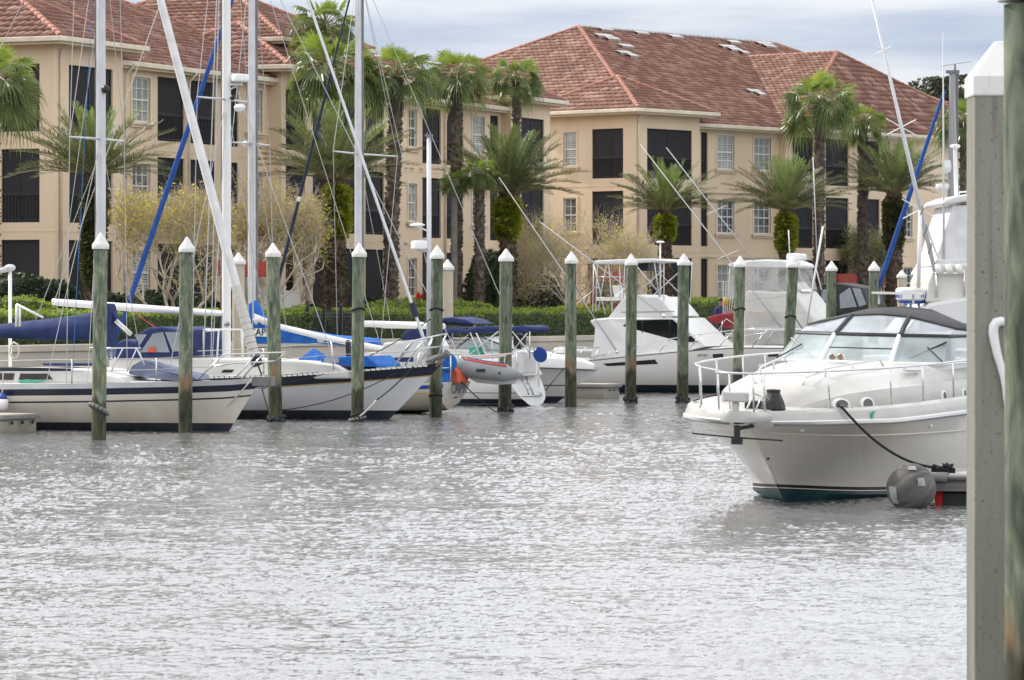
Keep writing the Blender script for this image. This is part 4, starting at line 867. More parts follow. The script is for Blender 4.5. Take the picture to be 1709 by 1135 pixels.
# ---------------------------------------------------------------- boat building tools
def interp(tab, x):
    if x <= tab[0][0]: return tab[0][1]
    for (a, b), (c, d) in zip(tab, tab[1:]):
        if x <= c: return b+(d-b)*(x-a)/(c-a+1e-9)
    return tab[-1][1]
def pxs(F, lst): return sorted([(F.p(px,py,c)[0], F.p(px,py,c)[2]) for px, py, c in lst])
def hull(root, sheer, stem, stern, B, rows, mats, zb0=-.5, zbs=None, peak=.42, tr=.72, pw=2.1, nmid=2.6, nbow=1.15, ee=.9, nst=34, name='hull', camber=.07, transom=0):
    """sheer [(x,z)], stem/stern [(z,x)] (rising z); rows [(kind,val,mat)] from the sheer downward"""
    m = MB(); P = []
    def plan(u): return 1-(1-tr)*((peak-u)/peak)**2 if u < peak else max(0.0, 1-((u-peak)/(1-peak))**pw)
    for i in range(nst+1):
        u = 1-(1-i/nst)**1.55; zs0 = None; x = interp(stern, 9)*(1-u)+interp(stem, 9)*u; zs = interp(sheer, x); col = []; zb = zb0 if zbs is None else zbs+(zb0-zbs)*min(1,u/.35)**.8
        nn = nmid+(nbow-nmid)*max(0,(u-peak)/(1-peak))**1.2
        zl = [zs-r[1] if r[0] == 's' else r[1] for r in rows]+[0.0, zb*.45, zb]
        zl = [max(z, zb) for z in zl]
        for k in range(1, len(zl)): zl[k] = min(zl[k], zl[k-1]-.004)
        for z in zl:
            v = min(1, max(0, (zs-z)/(zs-zb))); xx = interp(stern, z)*(1-u)+interp(stem, z)*u; col.append((xx, B*plan(u)*max(0, 1-v**nn)**ee, z))
        P.append(col)
    ms = [r[2] for r in rows]+[rows[-1][2]]*3; nr = len(P[0])
    for sg in (1,-1):
        for i in range(nst):
            for j in range(nr-1):
                a, b, c, d = P[i][j], P[i+1][j], P[i+1][j+1], P[i][j+1]; q = [(p[0], p[1]*sg, p[2]) for p in (a,b,c,d)]
                m.mi = ms[j]; m.poly(*(q if sg < 0 else q[::-1]))
    m.mi = transom; m.poly(*([(p[0], p[1], p[2]) for p in P[0]]+[(p[0], -p[1], p[2]) for p in P[0][::-1]]))
    h = m.build(name, mats, root, smooth=True, auto=28)
    bm = bmesh.new(); bm.from_mesh(h.data); bmesh.ops.remove_doubles(bm, verts=bm.verts, dist=.0012); bm.to_mesh(h.data); bm.free(); h.data.set_sharp_from_angle(angle=math.radians(28))
    m = MB(); R = []
    for col in P:
        x, y, z = col[0]; y = max(y-.03, .001); z -= .035; R.append([(x,y,z),(x,y*.5,z+camber*y*.75),(x,0,z+camber*y),(x,-y*.5,z+camber*y*.75),(x,-y,z)])
    m.loft(R, False, False); m.build('deck', M['deckwhite'], root, smooth=True)
    return P
def prof(F, root, name, pts, hw, mt, top=1.0, bevel=.03, parent=None, ytop=None, label=None):
    """symmetric body from a side profile traced on the near side (px,py); halfwidth hw, narrowing by `top` above ytop"""
    m = MB(); near = []; far = []
    for px, py, *k in pts:
        w_ = hw*(k[0] if k else 1.0); x, y, z = F.p(px, py, w_); near.append((x, y, z)); far.append((x, -y, z))
    n = len(near); m.add(near+far, [tuple(range(n)), tuple(range(2*n-1, n-1, -1))]+[(i, i+n, (i+1) % n+n, (i+1) % n) for i in range(n)])
    o = m.build(name, mt, parent or root, bevel=bevel, label=label)
    bm = bmesh.new(); bm.from_mesh(o.data); bmesh.ops.recalc_face_normals(bm, faces=bm.faces); bm.to_mesh(o.data); bm.free(); return o
def panel(F, root, name, pts, c, mt, th=.012, parent=None):
    """flat panel on the near side traced in pixels at offset c, plus its twin on the far side is left out unless visible"""
    m = MB(); a = [F.p(px,py,c) for px, py in pts]; b = [F.p(px,py,c-th) for px, py in pts]; n = len(a)
    m.add(a+b, [tuple(range(n)), tuple(range(2*n-1, n-1, -1))]+[(i, i+n, (i+1) % n+n, (i+1) % n) for i in range(n)])
    return m.build(name, mt, parent or root)
def sock(F, root, name, secs, hw, mt, c=0.0, n=12, parent=None, smooth=True):
    """lofted ellipse sections (px, ytop, ybot[, width factor])"""
    m = MB(); R = []
    for px, yt, yb, *k in secs:
        x, y, z1 = F.p(px,yt,c); z0 = F.p(px,yb,c)[2]; w_ = hw*(k[0] if k else 1)
        R.append([(x, y+w_*math.cos(t)*(1-.25*max(0,math.sin(t))), (z0+z1)/2+(z1-z0)/2*math.sin(t)) for t in [2*math.pi*j/n for j in range(n)]])
    m.loft(R); return m.build(name, mt, parent or root, smooth=smooth, auto=50)
def line3(root, name, pts, r, mt, parent=None, n=6): return MB().tube(pts, r, n).build(name, mt, parent or root, smooth=n > 5)
def rail(F, root, name, runs, r=.013, mt='steel', n=6):
    if name in ('lifeline_stanchions', 'tower_frame'):
        for run in runs: MB().tube([F.p(*q) for q in run], r, n).build('stanchion' if name[0] == 'l' else 'frame_tube', M[mt], root, smooth=True)
        return
    m = MB()
    for run in runs: m.tube([F.p(*q) for q in run], r, n)
    return m.build(name, M[mt], root, smooth=True)
def rails3(root, name, runs, r=.013, mt='steel', n=6):
    m = MB()
    for run in runs: m.tube(run, r, n)
    return m.build(name, M[mt], root, smooth=True)
def text(root, name, s, size, loc, rx, rz, mt, depth=.004, sx=1.0, shear=0.0):
    cu = bpy.data.curves.new(name, 'FONT'); cu.body = s; cu.size = size; cu.extrude = depth; cu.shear = shear; cu.align_x = 'CENTER'; cu.align_y = 'CENTER'
    to = bpy.data.objects.new(name+'_t', cu); COL.objects.link(to); dg = bpy.context.evaluated_depsgraph_get(); me = bpy.data.meshes.new_from_object(to.evaluated_get(dg)); bpy.data.objects.remove(to)
    me.materials.clear(); me.materials.append(mt); me.name = name; o = bpy.data.objects.new(name, me); link(o, root); o.location = loc; o.rotation_euler = (rx, 0, rz); o.scale = (sx,1,1); return o
def mast(F, root, px, ybase, ztop, r, mt, c=0.0, oval=1.3, parent=None, lean=0.0):
    x, y, z = F.p(px, ybase, c); m = MB(); n = 12; R = []
    for k in range(7):
        t = k/6; zz = z+(ztop-z)*t; rr = r*(1-.25*t**3); R.append([(x+lean*t+rr*oval*math.cos(2*math.pi*j/n), y+rr*math.sin(2*math.pi*j/n), zz) for j in range(n)])
    m.loft(R); o = m.build('mast', mt, parent or root, smooth=True, auto=60)
    m = MB(); m.bx(x-r*oval*1.05-.03, x-r*oval*.8, y-.02, y+.02, z+.6, ztop-.1); m.build('sail_track', M['grey'], o); return o, x
def spreaders(root, mo, x, z, half, sweep=-.12, drop=.0, r=.028):
    for sg in (-1,1): MB().tube([(x,0,z),(x+sweep,sg*half,z+drop)], [r*1.2,r*.8], 8).build('spreader', M['alu'], mo, smooth=True)
# ================================================================ boat 1: cream sailboat, far left
nd = (.9165,-.4)
Y1 = wl(720); o1 = W(380,720,Y1); F1 = Fr(o1[0], o1[1], *nd)
b1 = fthing('sailboat', 'cream hulled sailboat with navy sheer stripe and navy boom cover, nearest at far left', 'sailboat', F1)
sh = pxs(F1, [(0,641,1.55),(150,640,1.6),(300,637,1.25),(380,634,.7),(437,629,0)]); sh = [(-11.2, sh[0][1]+.06)]+sh
st = [(-.6,F1.p(382,718)[0]-.7),(0,F1.p(382,718)[0]),(F1.p(437,630)[2],F1.p(437,630)[0]),(9,F1.p(437,630)[0])]
H1 = hull(b1, sh, st, [(-.6,-10.2),(0,-10.8),(1.2,-11.2),(9,-11.2)], 1.62, [('s',0,2),('s',.13,1),('s',.29,0),('s',.43,1),('s',.47,0),('s',.7,0),('z',.20,3)], [M['cream'],M['navy'],M['alu'],M['boot']])
prof(F1, b1, 'cabin', [(-60,642),(-60,615),(60,613),(120,615),(140,617),(200,630),(208,640)], .98, M['deckwhite'], bevel=.05)
prof(F1, b1, 'cabin_stripe', [(-60,619),(-60,614),(60,613.5),(118,615),(122,620)], 1.0, M['navy'], bevel=.01)
for pts in ([(-30,634),(-30,623),(24,623),(22,634)], [(31,634),(34,623.5),(80,623.5),(88,633)]): panel(F1, b1, 'cabin_window', pts, .998, M['tinted2'])
prof(F1, b1, 'foredeck_hatch', [(116,632),(117,626),(187,630),(187,634)], .5, M['navy'], bevel=.02)
prof(F1, b1, 'folded_canvas', [(212,624,.5),(219,610,.4),(236,601,.3),(250,604,.5),(282,617,.8),(310,627,1),(332,634,.6),(300,637,1),(240,630,1)], .55, M['greycanvas'], bevel=.06)
# spars, sail cover
ztm = 14.6; mo, xm = mast(F1, b1, 168.5, 632, ztm, .098, M['alu'])
z_ = F1.p(168.5,232)[2]; spreaders(b1, mo, xm, z_, 1.35, -.1)
z_ = F1.p(168.5,-150)[2]; spreaders(b1, mo, xm, z_, 1.0, -.1)
MB().ball(F1.p(176,149,.12), .11, 8).build('steaming_light', M['black'], mo)
sock(F1, b1, 'boom_cover', [(-70,545,560),(-20,541,563),(0,541,564),(60,534,567),(110,529,568),(140,524,568),(156,520,569)], .23, M['navycanvas'])
prof(F1, b1, 'mast_cover', [(153,521),(160,508),(180,506),(184,522),(186,545),(186,578),(180,581),(160,572),(153,569)], .20, M['navycanvas'], bevel=.08)
prof(F1, b1, 'cover_collar', [(180,509),(197,535),(188,541),(180,530)], .10, M['navycanvas'], bevel=.03)
line3(b1, 'blue_halyard', [F1.p(183,578,.2),F1.p(181,592,.22),F1.p(184,600,.2),F1.p(189,598,.2),F1.p(190,582,.2)], .022, M['bluerope'])
for px in (194,197): pass
rail(F1, b1, 'whisker_pole', [[(192,537,.1),(218,560,.1)],[(195,534,.1),(220,557,.1)]], .028, 'whiteplastic')
rail(F1, b1, 'mast_step_seat', [[(150,581,.35),(235,581,.35)],[(205,581,.35),(186,620,.35)],[(228,581,.35),(212,620,.35)],[(228,581,.35),(242,610,.35)]], .018)
# forestay with furled white sail
p0 = V(F1.p(426,598)); p1 = V(F1.p(268,0)); dv = (p1-p0)/(p1.x-p0.x); top = p0+dv*(xm+.1-p0.x); bot = V(F1.p(437,626))
pts = [p0+(top-p0)*t for t in (0,.03,.12,.3,.6,.88,1)]
MB().tube(pts, [.05,.10,.118,.112,.10,.07,.02], 9).build('furled_headsail', M['whitesail'], b1, smooth=True)
m = MB()
for k in range(11): 
    q = p0+(top-p0)*(.010+.011*k); m.tube([q-dv*.02, q+dv*.02], .128, 9)
m.build('sail_lashing', M['rope'], b1)
m = MB(); m.tube([bot, p0], .022, 6); q = p0.lerp(bot,.25); m.tube([q+(p0-bot)*.16, q-(p0-bot)*.16], .14, 12); q = p0.lerp(bot,.02); m.tube([q+(p0-bot)*.06, q-(p0-bot)*.06], .15, 12); m.build('furling_drum', M['black'], b1)
# standing rigging
m = MB(); mt = (xm,0,ztm-.1)
for sg in (-1,1):
    ch = (xm-.1, sg*1.5, 1.15); sp1 = (xm-.1, sg*1.35, F1.p(168,232)[2]); sp2 = (xm-.1, sg*1.0, F1.p(168.5,-150)[2])
    for a, b in ((ch,sp1),(sp1,sp2),(sp2,mt),((xm-.7,sg*1.45,1.15),(xm,0,sp1[2])),((xm+.45,sg*1.45,1.15),(xm,0,sp1[2])),(sp1,(xm,0,sp2[2]))): m.tube([a,b], .011, 4)
m.tube([(-11,0,1.2), mt], .011, 4); m.tube([(xm-.15,0,6.5),F1.p(60,534)], .010, 4); m.tube([F1.p(95,520,.3),(xm-.12,0,10)], .010, 4); m.build('rigging', M['wire'], b1)
line3(b1, 'blue_halyard', [F1.p(120,640,1.5), (xm-.1,.05,13.5)], .008, M['bluerope'], n=4)
rail(F1, b1, 'pulpit', [[(331,633,.95),(352,612,.92),(373,592,.85),(405,590.5,.55),(440,589,.3),(477,588,0)],[(352,612,.85),(392,606,.6),(440,604,.3),(462,602,0)],[(392,632,.62),(410,612,.55),(426,590,.35)],[(404,632,.45),(428,603,.3),(441,589,.25)],[(477,588,0),(462,602,0)],[(331,633,-.95),(373,592,-.85),(440,589,-.3),(477,588,0)],[(404,632,-.45),(441,589,-.25)]], .02)
rail(F1, b1, 'lifeline_stanchions', [[(261,637,1.3),(261,598,1.3)],[(120,640,1.55),(120,600,1.55)],[(261,637,-1.3),(261,598,-1.3)],[(-5,641,1.55),(-5,602,1.55)]], .018)
m = MB(); m.tube([F1.p(-60,603,1.55),F1.p(120,600,1.55),F1.p(261,598,1.3),F1.p(373,592,.85)], .008, 4); m.tube([F1.p(-60,622,1.55),F1.p(120,620,1.55),F1.p(261,617,1.3),F1.p(352,612,.85)], .008, 4); m.build('lifelines', M['wire'], b1)
m = MB(); a = V(F1.p(428,633)); b = V(F1.p(452,640)); m.box(a.lerp(b,.5), (abs(b.x-a.x)+.12,.24,.22)); m.tube([F1.p(430,640,.05),F1.p(446,630,.1),F1.p(449,640,.12),F1.p(440,648,.1),F1.p(432,646,.1)], .03, 6); m.build('bow_roller', M['grey'], b1, bevel=.03)
for k in range(13):
    pass
line3(b1, 'green_line', [F1.p(30,637,1.1),F1.p(45,634,1.1),F1.p(62,636,1.1),F1.p(80,633,1.1),F1.p(60,638,1.12),F1.p(34,638,1.1)], .018, M['greenrope'])
line3(b1, 'coiled_rope', [F1.p(24+8*math.cos(a_*.9), 585+14*math.sin(a_*.9), 1.1+.02*(a_ % 3)) for a_ in range(44)], .022, M['rope'])
rail(F1, b1, 'boarding_frame', [[(28,508,1),(72,530,1)],[(28,508,1),(27,545,1)],[(33,512,1),(33,545,1)]], .03, 'whiteplastic')
prof(F1, b1, 'cockpit_cushion', [(70,606),(71,610),(118,611),(118,607)], .6, M['navycanvas'], bevel=.02)
# ================================================================ boat 2: white ketch-size yacht with black rail
Y2 = wl(700); o2 = W(650,700,Y2); F2 = Fr(o2[0], o2[1], *nd)
b2 = fthing('sailboat', 'white yacht with black dotted toe rail, white mast and long bare boom', 'sailboat', F2)
sh = pxs(F2, [(330,629,1.9),(470,626,1.8),(600,617,1.3),(680,611,.6),(738,606,0)]); sh = [(-14,sh[0][1]+.05)]+sh
st = [(-.6,-.55),(0,0),(F2.p(738,607)[2],F2.p(738,607)[0]),(9,F2.p(738,607)[0])]
hull(b2, sh, st, [(-.6,-12.6),(0,-13.4),(1.4,-14),(9,-14)], 1.95, [('s',0,2),('s',.10,1),('s',.32,3),('s',.36,0),('s',.7,0),('z',.24,4)], [M['hullwhite'],M['navy'],M['black'],M['gold'],M['boot']], pw=2.3)
m = MB(); 
for k in range(46):
    t = k/46; px = 318+400*t; c_ = interp([(318,1.93),(470,1.84),(600,1.36),(680,.66),(720,.2)], px); py = interp([(318,629.3),(470,626.3),(600,617.3),(680,611.3),(738,606.5)], px)
    x, y, z = F2.p(px, py+1.4, c_+.03); m.box((x,y,z),(.11,.05,.045), -.18)
m.build('rail_ports', M['whiteplastic'], b2); b2.children[-1]['kind'] = 'stuff'
prof(F2, b2, 'cabin', [(180,636),(182,597),(300,597),(500,602),(560,609),(578,620),(580,632)], 1.15, M['deckwhite'], bevel=.05)
for pts in ([(352,604),(358,599),(447,602),(448,606),(352,606)],[(491,609),(498,604),(560,608),(598,611),(596,615)]): prof(F2, b2, 'hatch_cover', pts, .95, M['navycanvas'], bevel=.02)
panel(F2, b2, 'portlight', [(369,622),(373,617),(391,617),(387,622)], 1.16, M['tinted'])
panel(F2, b2, 'portlight', [(300,620),(300,614),(318,614),(318,620)], 1.16, M['tinted'])
prof(F2, b2, 'dodger', [(190,598),(191,585),(196,571),(206,566),(225,570),(232,555),(248,546.5),(268,545),(297,550),(302,552),(302,596)], 1.25, M['navycanvas'], bevel=.06)
for pts in ([(224,558),(245,558),(234,576)], [(234,588),(255,557),(272,554),(283,588)], [(275,554),(299,554),(300,586),(288,587)]): panel(F2, b2, 'dodger_window', pts, 1.275, M['vinyl2'])
panel(F2, b2, 'orange_bag', [(246,588),(248,580),(258,578),(261,588)], 1.30, M['orange'])
prof(F2, b2, 'cloth_pyramid', [(474,612,.7),(492,604,.7),(522,581,.1),(530,592,.5),(534,611,.7)], .5, M['royal'], bevel=.03)
prof(F2, b2, 'canvas_box', [(534,611),(536,596),(612,594),(628,608),(630,613)], .75, M['royal'], bevel=.03)
panel(F2, b2, 'canvas_window', [(541,606),(541,597),(566,596.5),(566,606)], .78, M['vinyl2'])
ztm2 = 16.2; mo2, xm2 = mast(F2, b2, 378, 603, ztm2, .10, M['whiteplastic'])
z_ = F2.p(378,166)[2]; spreaders(b2, mo2, xm2, z_, 1.5, -.1)
sock(F2, b2, 'boom', [(88,498,509),(100,499,511),(220,507,520),(366,518,528),(372,519,527)], .085, M['whiteplastic'])
line3(b2, 'topping_lift', [F2.p(91,502),(xm2-.15,0,ztm2-.2)], .012, M['rope'])
m = MB(); x, y, z = F2.p(401,131); m.lathe([(.19,-.10),(.24,-.07),(.25,.05),(.22,.11),(.1,.125)], (x,-.0,z), 18); m.build('radar_dome', M['whiteplastic'], mo2, smooth=True, auto=40)
m = MB(); m.box((x-.12,0,z-.16),(.34,.12,.05)); m.tube([(xm2,0,z-.35),(x,0,z-.14)], .025, 6); m.build('radar_bracket', M['alu'], mo2)
MB().lathe([(.02,-.14),(.13,-.08),(.16,.02),(.10,.10)], F2.p(400,180,.1), 12).build('deck_light', M['whiteplastic'], mo2)
MB().ball(F2.p(388,163,.12), .08, 8).build('lamp', M['black'], mo2)
m = MB(); m.lathe([(.07,-.05),(.09,0),(.05,.05)], F2.p(379,541,.12), 12); m.build('mast_winch', M['grey'], mo2)
p0 = V(F2.p(704,556)); p1 = V(F2.p(514,0)); dv = (p1-p0)/(p1.x-p0.x); top = p0+dv*(xm2+.1-p0.x)
MB().tube([V(F2.p(715,590)), p0, p0.lerp(top,.02), p0.lerp(top,.5), top], [.03,.05,.045,.042,.02], 8).build('forestay', M['alu'], b2, smooth=True)
q = p0.lerp(top,.040); MB().tube([q-(top-p0)*.012, q+(top-p0)*.012], .085, 8).build('stay_sleeve', M['darksail'], b2)
m = MB(); mt = (xm2,0,ztm2-.1); sz = F2.p(378,166)[2]
for sg in (-1,1):
    sp1 = (xm2-.1, sg*1.5, sz)
    for a, b in (((xm2-.1,sg*1.8,1.3),sp1),(sp1,mt),((xm2-.8,sg*1.8,1.3),(xm2,0,sz)),((xm2+.5,sg*1.8,1.3),(xm2,0,sz))): m.tube([a,b], .012, 4)
m.tube([(xm2-.2,0,14),F2.p(340,597,1)], .018, 4); m.tube([(xm2-.2,0,13),F2.p(352,597,1)], .018, 4); m.tube([F2.p(560,608,.9),(xm2+.1,0,9.5)], .010, 4); m.build('rigging', M['wire'], b2)
rail(F2, b2, 'mast_pulpit', [[(340,602,.8),(340,553,.8),(343,550,.8),(402,550,.8),(405,553,.8),(405,602,.8)],[(340,602,-.2),(340,553,-.2),(402,550,-.2),(405,602,-.2)],[(340,550,.8),(340,550,-.2)],[(402,550,.8),(402,550,-.2)],[(362,602,.8),(365,550,.8)]], .024, 'whiteplastic')
rail(F2, b2, 'pulpit', [[(658,611,.85),(676,583,.85),(690,569,.75),(705,565,.6),(745,557,0)],[(668,590,.85),(705,582,.5),(737,578,0)],[(676,610,.65),(697,580,.6),(712,563,.45)],[(700,608,.4),(716,580,.35),(723,561,.3)],[(745,557,0),(737,578,0),(728,606,0)],[(658,611,-.85),(690,569,-.75),(745,557,0)],[(700,608,-.4),(723,561,-.3)]], .021)
rail(F2, b2, 'lifeline_stanchions', [[(557,617,1.45),(553,571,1.45)],[(440,624,1.8),(440,582,1.8)]], .02)
m = MB(); m.tube([F2.p(330,586,1.9),F2.p(440,582,1.8),F2.p(553,571,1.45),F2.p(690,569,.75)], .009, 4); m.tube([F2.p(330,606,1.9),F2.p(440,603,1.8),F2.p(555,592,1.45),F2.p(672,588,.85)], .009, 4); m.build('lifelines', M['wire'], b2)
prof(F2, b2, 'rail_grill', [(575,612),(577,590),(576,570),(580,567),(583,571),(583,590),(586,612),(580,598)], .06, M['black'], bevel=.01)
m = MB(); m.tube([F2.p(712,603,.1),F2.p(726,598,.1),F2.p(741,592,.05)], [.05,.08,.06], 8); m.tube([F2.p(738,596,.05),F2.p(746,589,.05),F2.p(751,593,.05)], [.05,.11,.06], 6); m.tube([F2.p(728,611,.08),F2.p(741,600,.1)], .035, 6); m.build('anchor', M['grey'], b2, smooth=True, auto=40)
# ================================================================ boat 3: bow-in cape sailboat
Y3 = wl(690); o3 = W(737,690,Y3); F3 = Fr(o3[0], o3[1], -nd[0], -nd[1], near=1)
b3 = fthing('sailboat', 'ivory sailboat moored bow-in with bright blue lettered sail cover and lettered transom', 'sailboat', F3)
sh = pxs(F3, [(766,637,0),(700,640,1.45),(560,641,1.65),(300,627,1.4),(190,612,0)])
xa = F3.p(190,612)[0]; xt = F3.p(764,636)[0]; xb = F3.p(749,684)[0]
hull(b3, sh, [(-.6,xa-1.8),(0,xa-1.1),(1.6,xa),(9,xa)], [(-.6,xb+2.4),(-.05,xb+.9),(F3.p(749,684)[2],xb),(F3.p(764,636)[2],xt),(9,xt)], 1.6, [('s',0,0),('s',.06,1),('s',.17,0),('s',.27,2),('s',.30,0),('s',.6,0),('z',.10,3)], [M['hullb3'],M['bluestripe'],M['yellow'],M['boot']], tr=.56, zb0=-.55, zbs=.10, nmid=2.2, ee=.6, transom=0)
def boardtext(F, root, nm, s, px, py, x, size, mt, sx=1.0, shear=0): 
    y = F.ony(px, x); z = F.z(py, x, y); return text(root, nm, s, size, (x,y,z), math.radians(90), -math.pi/2, mt, sx=sx, shear=shear)
zt_ = F3.p(758,648)[2]; xt2 = xt+(xb-xt)*.28-.03
t_ = boardtext(F3, b3, 'transom_lettering', 'CAPR', 765, 649, xt2-.06, .42, M['navy'], shear=.2)
for px, py in ((757,664),): MB().tube([F3.q(px,py,xt2-.1),F3.q(px+6,py-1,xt2-.1)], .02, 6).build('exhaust_fitting', M['black'], b3)
prof(F3, b3, 'cabin', [(470,641),(500,612),(600,606),(690,604),(700,640)], 1.0, M['deckwhite'], bevel=.05)
prof(F3, b3, 'cockpit_coaming', [(628,620),(634,582),(640,572),(702,566),(709,578),(712,620)], .85, M['white'], bevel=.06)
panel(F3, b3, 'coaming_shadow', [(648,604),(650,597),(690,596),(690,604)], 1.02, M['navycanvas'])
prof(F3, b3, 'lifesling_bag', [(745,640),(747,616),(757,611),(765,622),(766,640)], .35, M['orange'], bevel=.06)
m = MB(); x, y, z = F3.p(748,612,.7); m.lathe([(.22,-.04),(.27,0),(.22,.04)], (0,0,0), 16); o = m.build('horseshoe_buoy', M['royal'], b3, smooth=True); o.location = (x,y,z+.1); o.rotation_euler = (math.radians(80),0,.8)
prof(F3, b3, 'stern_box', [(735,641),(736,610),(742,608),(745,641)], .75, M['royal'], bevel=.04)
rail(F3, b3, 'stern_pulpit', [[(690,640,1.4),(700,590,1.35),(752,590,.9),(768,592,.2),(768,592,-.8)],[(752,638,.9),(752,590,.9)],[(768,636,0),(768,592,0)],[(695,615,1.4),(750,614,.9)]], .02)
ztm3 = F3.p(420,-100)[2]; mo3, xm3 = mast(F3, b3, 421, 610, ztm3, .105, M['alu'])
z_ = F3.p(421,240)[2]; spreaders(b3, mo3, xm3, z_, 1.2, .05)
MB().ball(F3.p(409,240,.15), .09, 8).build('mast_lamp', M['whiteplastic'], mo3)
sock(F3, b3, 'sail_cover', [(417,500,575,.9),(421,497,575,1),(428,499,574,1),(436,513,574,1),(446,534,574,1.1),(475,546,573,1.1),(520,552,574,1.1),(560,559,576,1),(600,562,578,.9),(633,565,577,.7)], .22, M['royal'])
m = MB(); q = [F3.p(px,py,.245) for px, py in ((419,548),(447,548),(447,562),(419,561))]; m.poly(*q); m.build('name_panel', M['whiteplastic'], b3)
x, y, z = F3.p(433.5,555,.252); text(b3, 'cover_lettering', 'CAPE', .30, (x,y+.006,z), math.radians(90), math.pi, M['navy'], sx=.95)
sock(F3, b3, 'boom', [(424,523,534),(444,531,543),(470,541,551),(530,555,566),(590,568,578),(640,578,586)], .07, M['whiteplastic'], c=.32)
prof(F3, b3, 'sail_tie', [(528,562),(539,563),(539,571),(529,571)], .27, M['whitesail'], bevel=.03)
m = MB(); m.tube([F3.p(424,530,.34),F3.p(428,536,.36),F3.p(434,532,.36),F3.p(440,537,.36),F3.p(446,536,.36)], [.05,.11,.09,.10,.05], 7); m.build('rope_bundle', M['whitesail'], b3, smooth=True)
p0 = V(F3.p(203,540)); p1 = V(F3.p(387,0)); dv = (p1-p0)/(p1.x-p0.x); top = p0+dv*(xm3+.1-p0.x); bt = p0+dv*(F3.p(190,575)[0]-p0.x)
MB().tube([bt, p0, p0.lerp(top,.12), p0.lerp(top,.5), p0.lerp(top,.93), top], [.03,.065,.085,.08,.055,.02], 9).build('furled_headsail', M['bluesail'], b3, smooth=True)
m = MB()
for k in range(7): 
    q = p0.lerp(top,.055+.012*k); m.tube([q-(top-p0)*.0012+V((0,0,.03)), q+(top-p0)*.0012], .090, 9)
m.build('sail_lashing', mat('pink_line',(.55,.30,.42),.8), b3)
line3(b3, 'red_sheet', sag(p0.lerp(top,.05), F3.p(262,548,.6), .05), .014, M['redrope'])
m = MB(); mt = (xm3,0,ztm3-.1); sz = F3.p(421,240)[2]
for sg in (-1,1):
    sp1 = (xm3+.05, sg*1.2, sz)
    for a, b in (((xm3,sg*1.5,1.2),sp1),(sp1,mt),((xm3-.6,sg*1.5,1.2),(xm3,0,sz))): m.tube([a,b], .012, 4)
m.tube([F3.p(768,600,.3), mt], .012, 4); m.tube([F3.p(632,566), mt], .010, 4); m.tube([F3.p(423,530,.4),(xm3-.1,.15,8)], .014, 4); m.build('rigging', M['wire'], b3)
# radar pole at its stern
m = MB(); x, y, z = F3.p(716,600,.9); zt_ = F3.z(228,x,y); m.tube([(x,y,z-.3),(x,y,zt_)], [.075,.062], 10); rp = m.build('radar_pole', M['alu'], b3, smooth=True)
m = MB(); m.box((x,y,zt_+.03),(.20,.14,.07)); m.tube([(x-.03,y,zt_),(x-.09,y,zt_-.12)], .02, 5); m.tube([(x+.05,y,zt_),(x+.05,y,zt_+.12)], .02, 5); m.build('masthead_fitting', M['grey'], rp)
xr, yr, zr = x+.27, y, F3.z(409,x,y); m = MB(); m.lathe([(.22,-.13),(.27,-.10),(.27,.06),(.24,.12),(.1,.13)], (xr,yr,zr), 18); m.build('radar_dome', M['whiteplastic'], rp, smooth=True, auto=40)
MB().bx(xr-.25,xr+.1,yr-.06,yr+.06,zr-.18,zr-.14).build('radar_bracket', M['alu'], rp)
zr = F3.z(376,x,y); m = MB(); m.lathe([(.05,-.05),(.22,0),(.20,.035),(.05,.07)], (x+.36,y,zr), 14); m.tube([(x,y,zr-.18),(x+.3,y,zr-.05)], .022, 6); m.build('satellite_antenna', M['whiteplastic'], rp, smooth=True, auto=40)
# ================================================================ boat 4: white scoop-stern sailboat, bow-in
Y4 = wl(677); o4 = W(885,677,Y4); F4 = Fr(o4[0], o4[1], -nd[0], -nd[1], near=1)
b4 = fthing('sailboat', 'white sailboat moored bow-in with rounded scoop stern, boarding ladder and navy bimini', 'sailboat', F4)
xs = F4.p(872,625)[0]; xbt = F4.p(893,676)[0]; xa = F4.p(430,600)[0]
sh = [(xs-.4,F4.p(880,626)[2]),(xs+2,F4.p(800,634,1.2)[2]),(xa,F4.p(430,605)[2])]
hull(b4, sh, [(-.6,xa-1.5),(0,xa-.9),(1.6,xa),(9,xa)], [(-.6,xbt+2.0),(-.12,xbt+.3),(.0,xbt),(.12,xbt-.02),(F4.p(872,626)[2],xs),(9,xs)], 1.55, [('s',0,0),('s',.25,0),('s',.28,0),('z',.42,2),('z',.39,0),('z',.22,1),('z',.08,2),('z',.04,1)], [M['white'],M['navy'],M['grey']], tr=.80, nmid=2.4, ee=.5, zb0=-.6, zbs=-.02)
def sc_pt(fx, fz): # point on the scoop transom: fx across (-1..1), fz 0 bottom..1 top
    x = xbt+(xs-xbt)*fz-.04; return (x, fx*1.2, F4.p(893,676)[2]+(F4.p(872,626)[2]-F4.p(893,676)[2])*fz)
rails3(b4, 'boarding_ladder', [[sc_pt(.18,.35),sc_pt(.18,1.2)],[sc_pt(-.12,.35),sc_pt(-.12,1.2)]]+[[sc_pt(-.12,.35+.2*k),sc_pt(.18,.35+.2*k)] for k in range(5)]+[[sc_pt(.62,.32),sc_pt(-.62,.30)],[sc_pt(-.62,.30),sc_pt(-.62,.42)]], .02)
m = MB(); m.bx(xs-.1,xs+.3,-.8,.8,F4.p(872,624)[2]-.1,F4.p(872,617)[2]); m.build('transom_locker', M['white'], b4, bevel=.08)
prof(F4, b4, 'cabin', [(520,628),(560,606),(700,600),(850,600),(864,628)], 1.0, M['deckwhite'], bevel=.06)
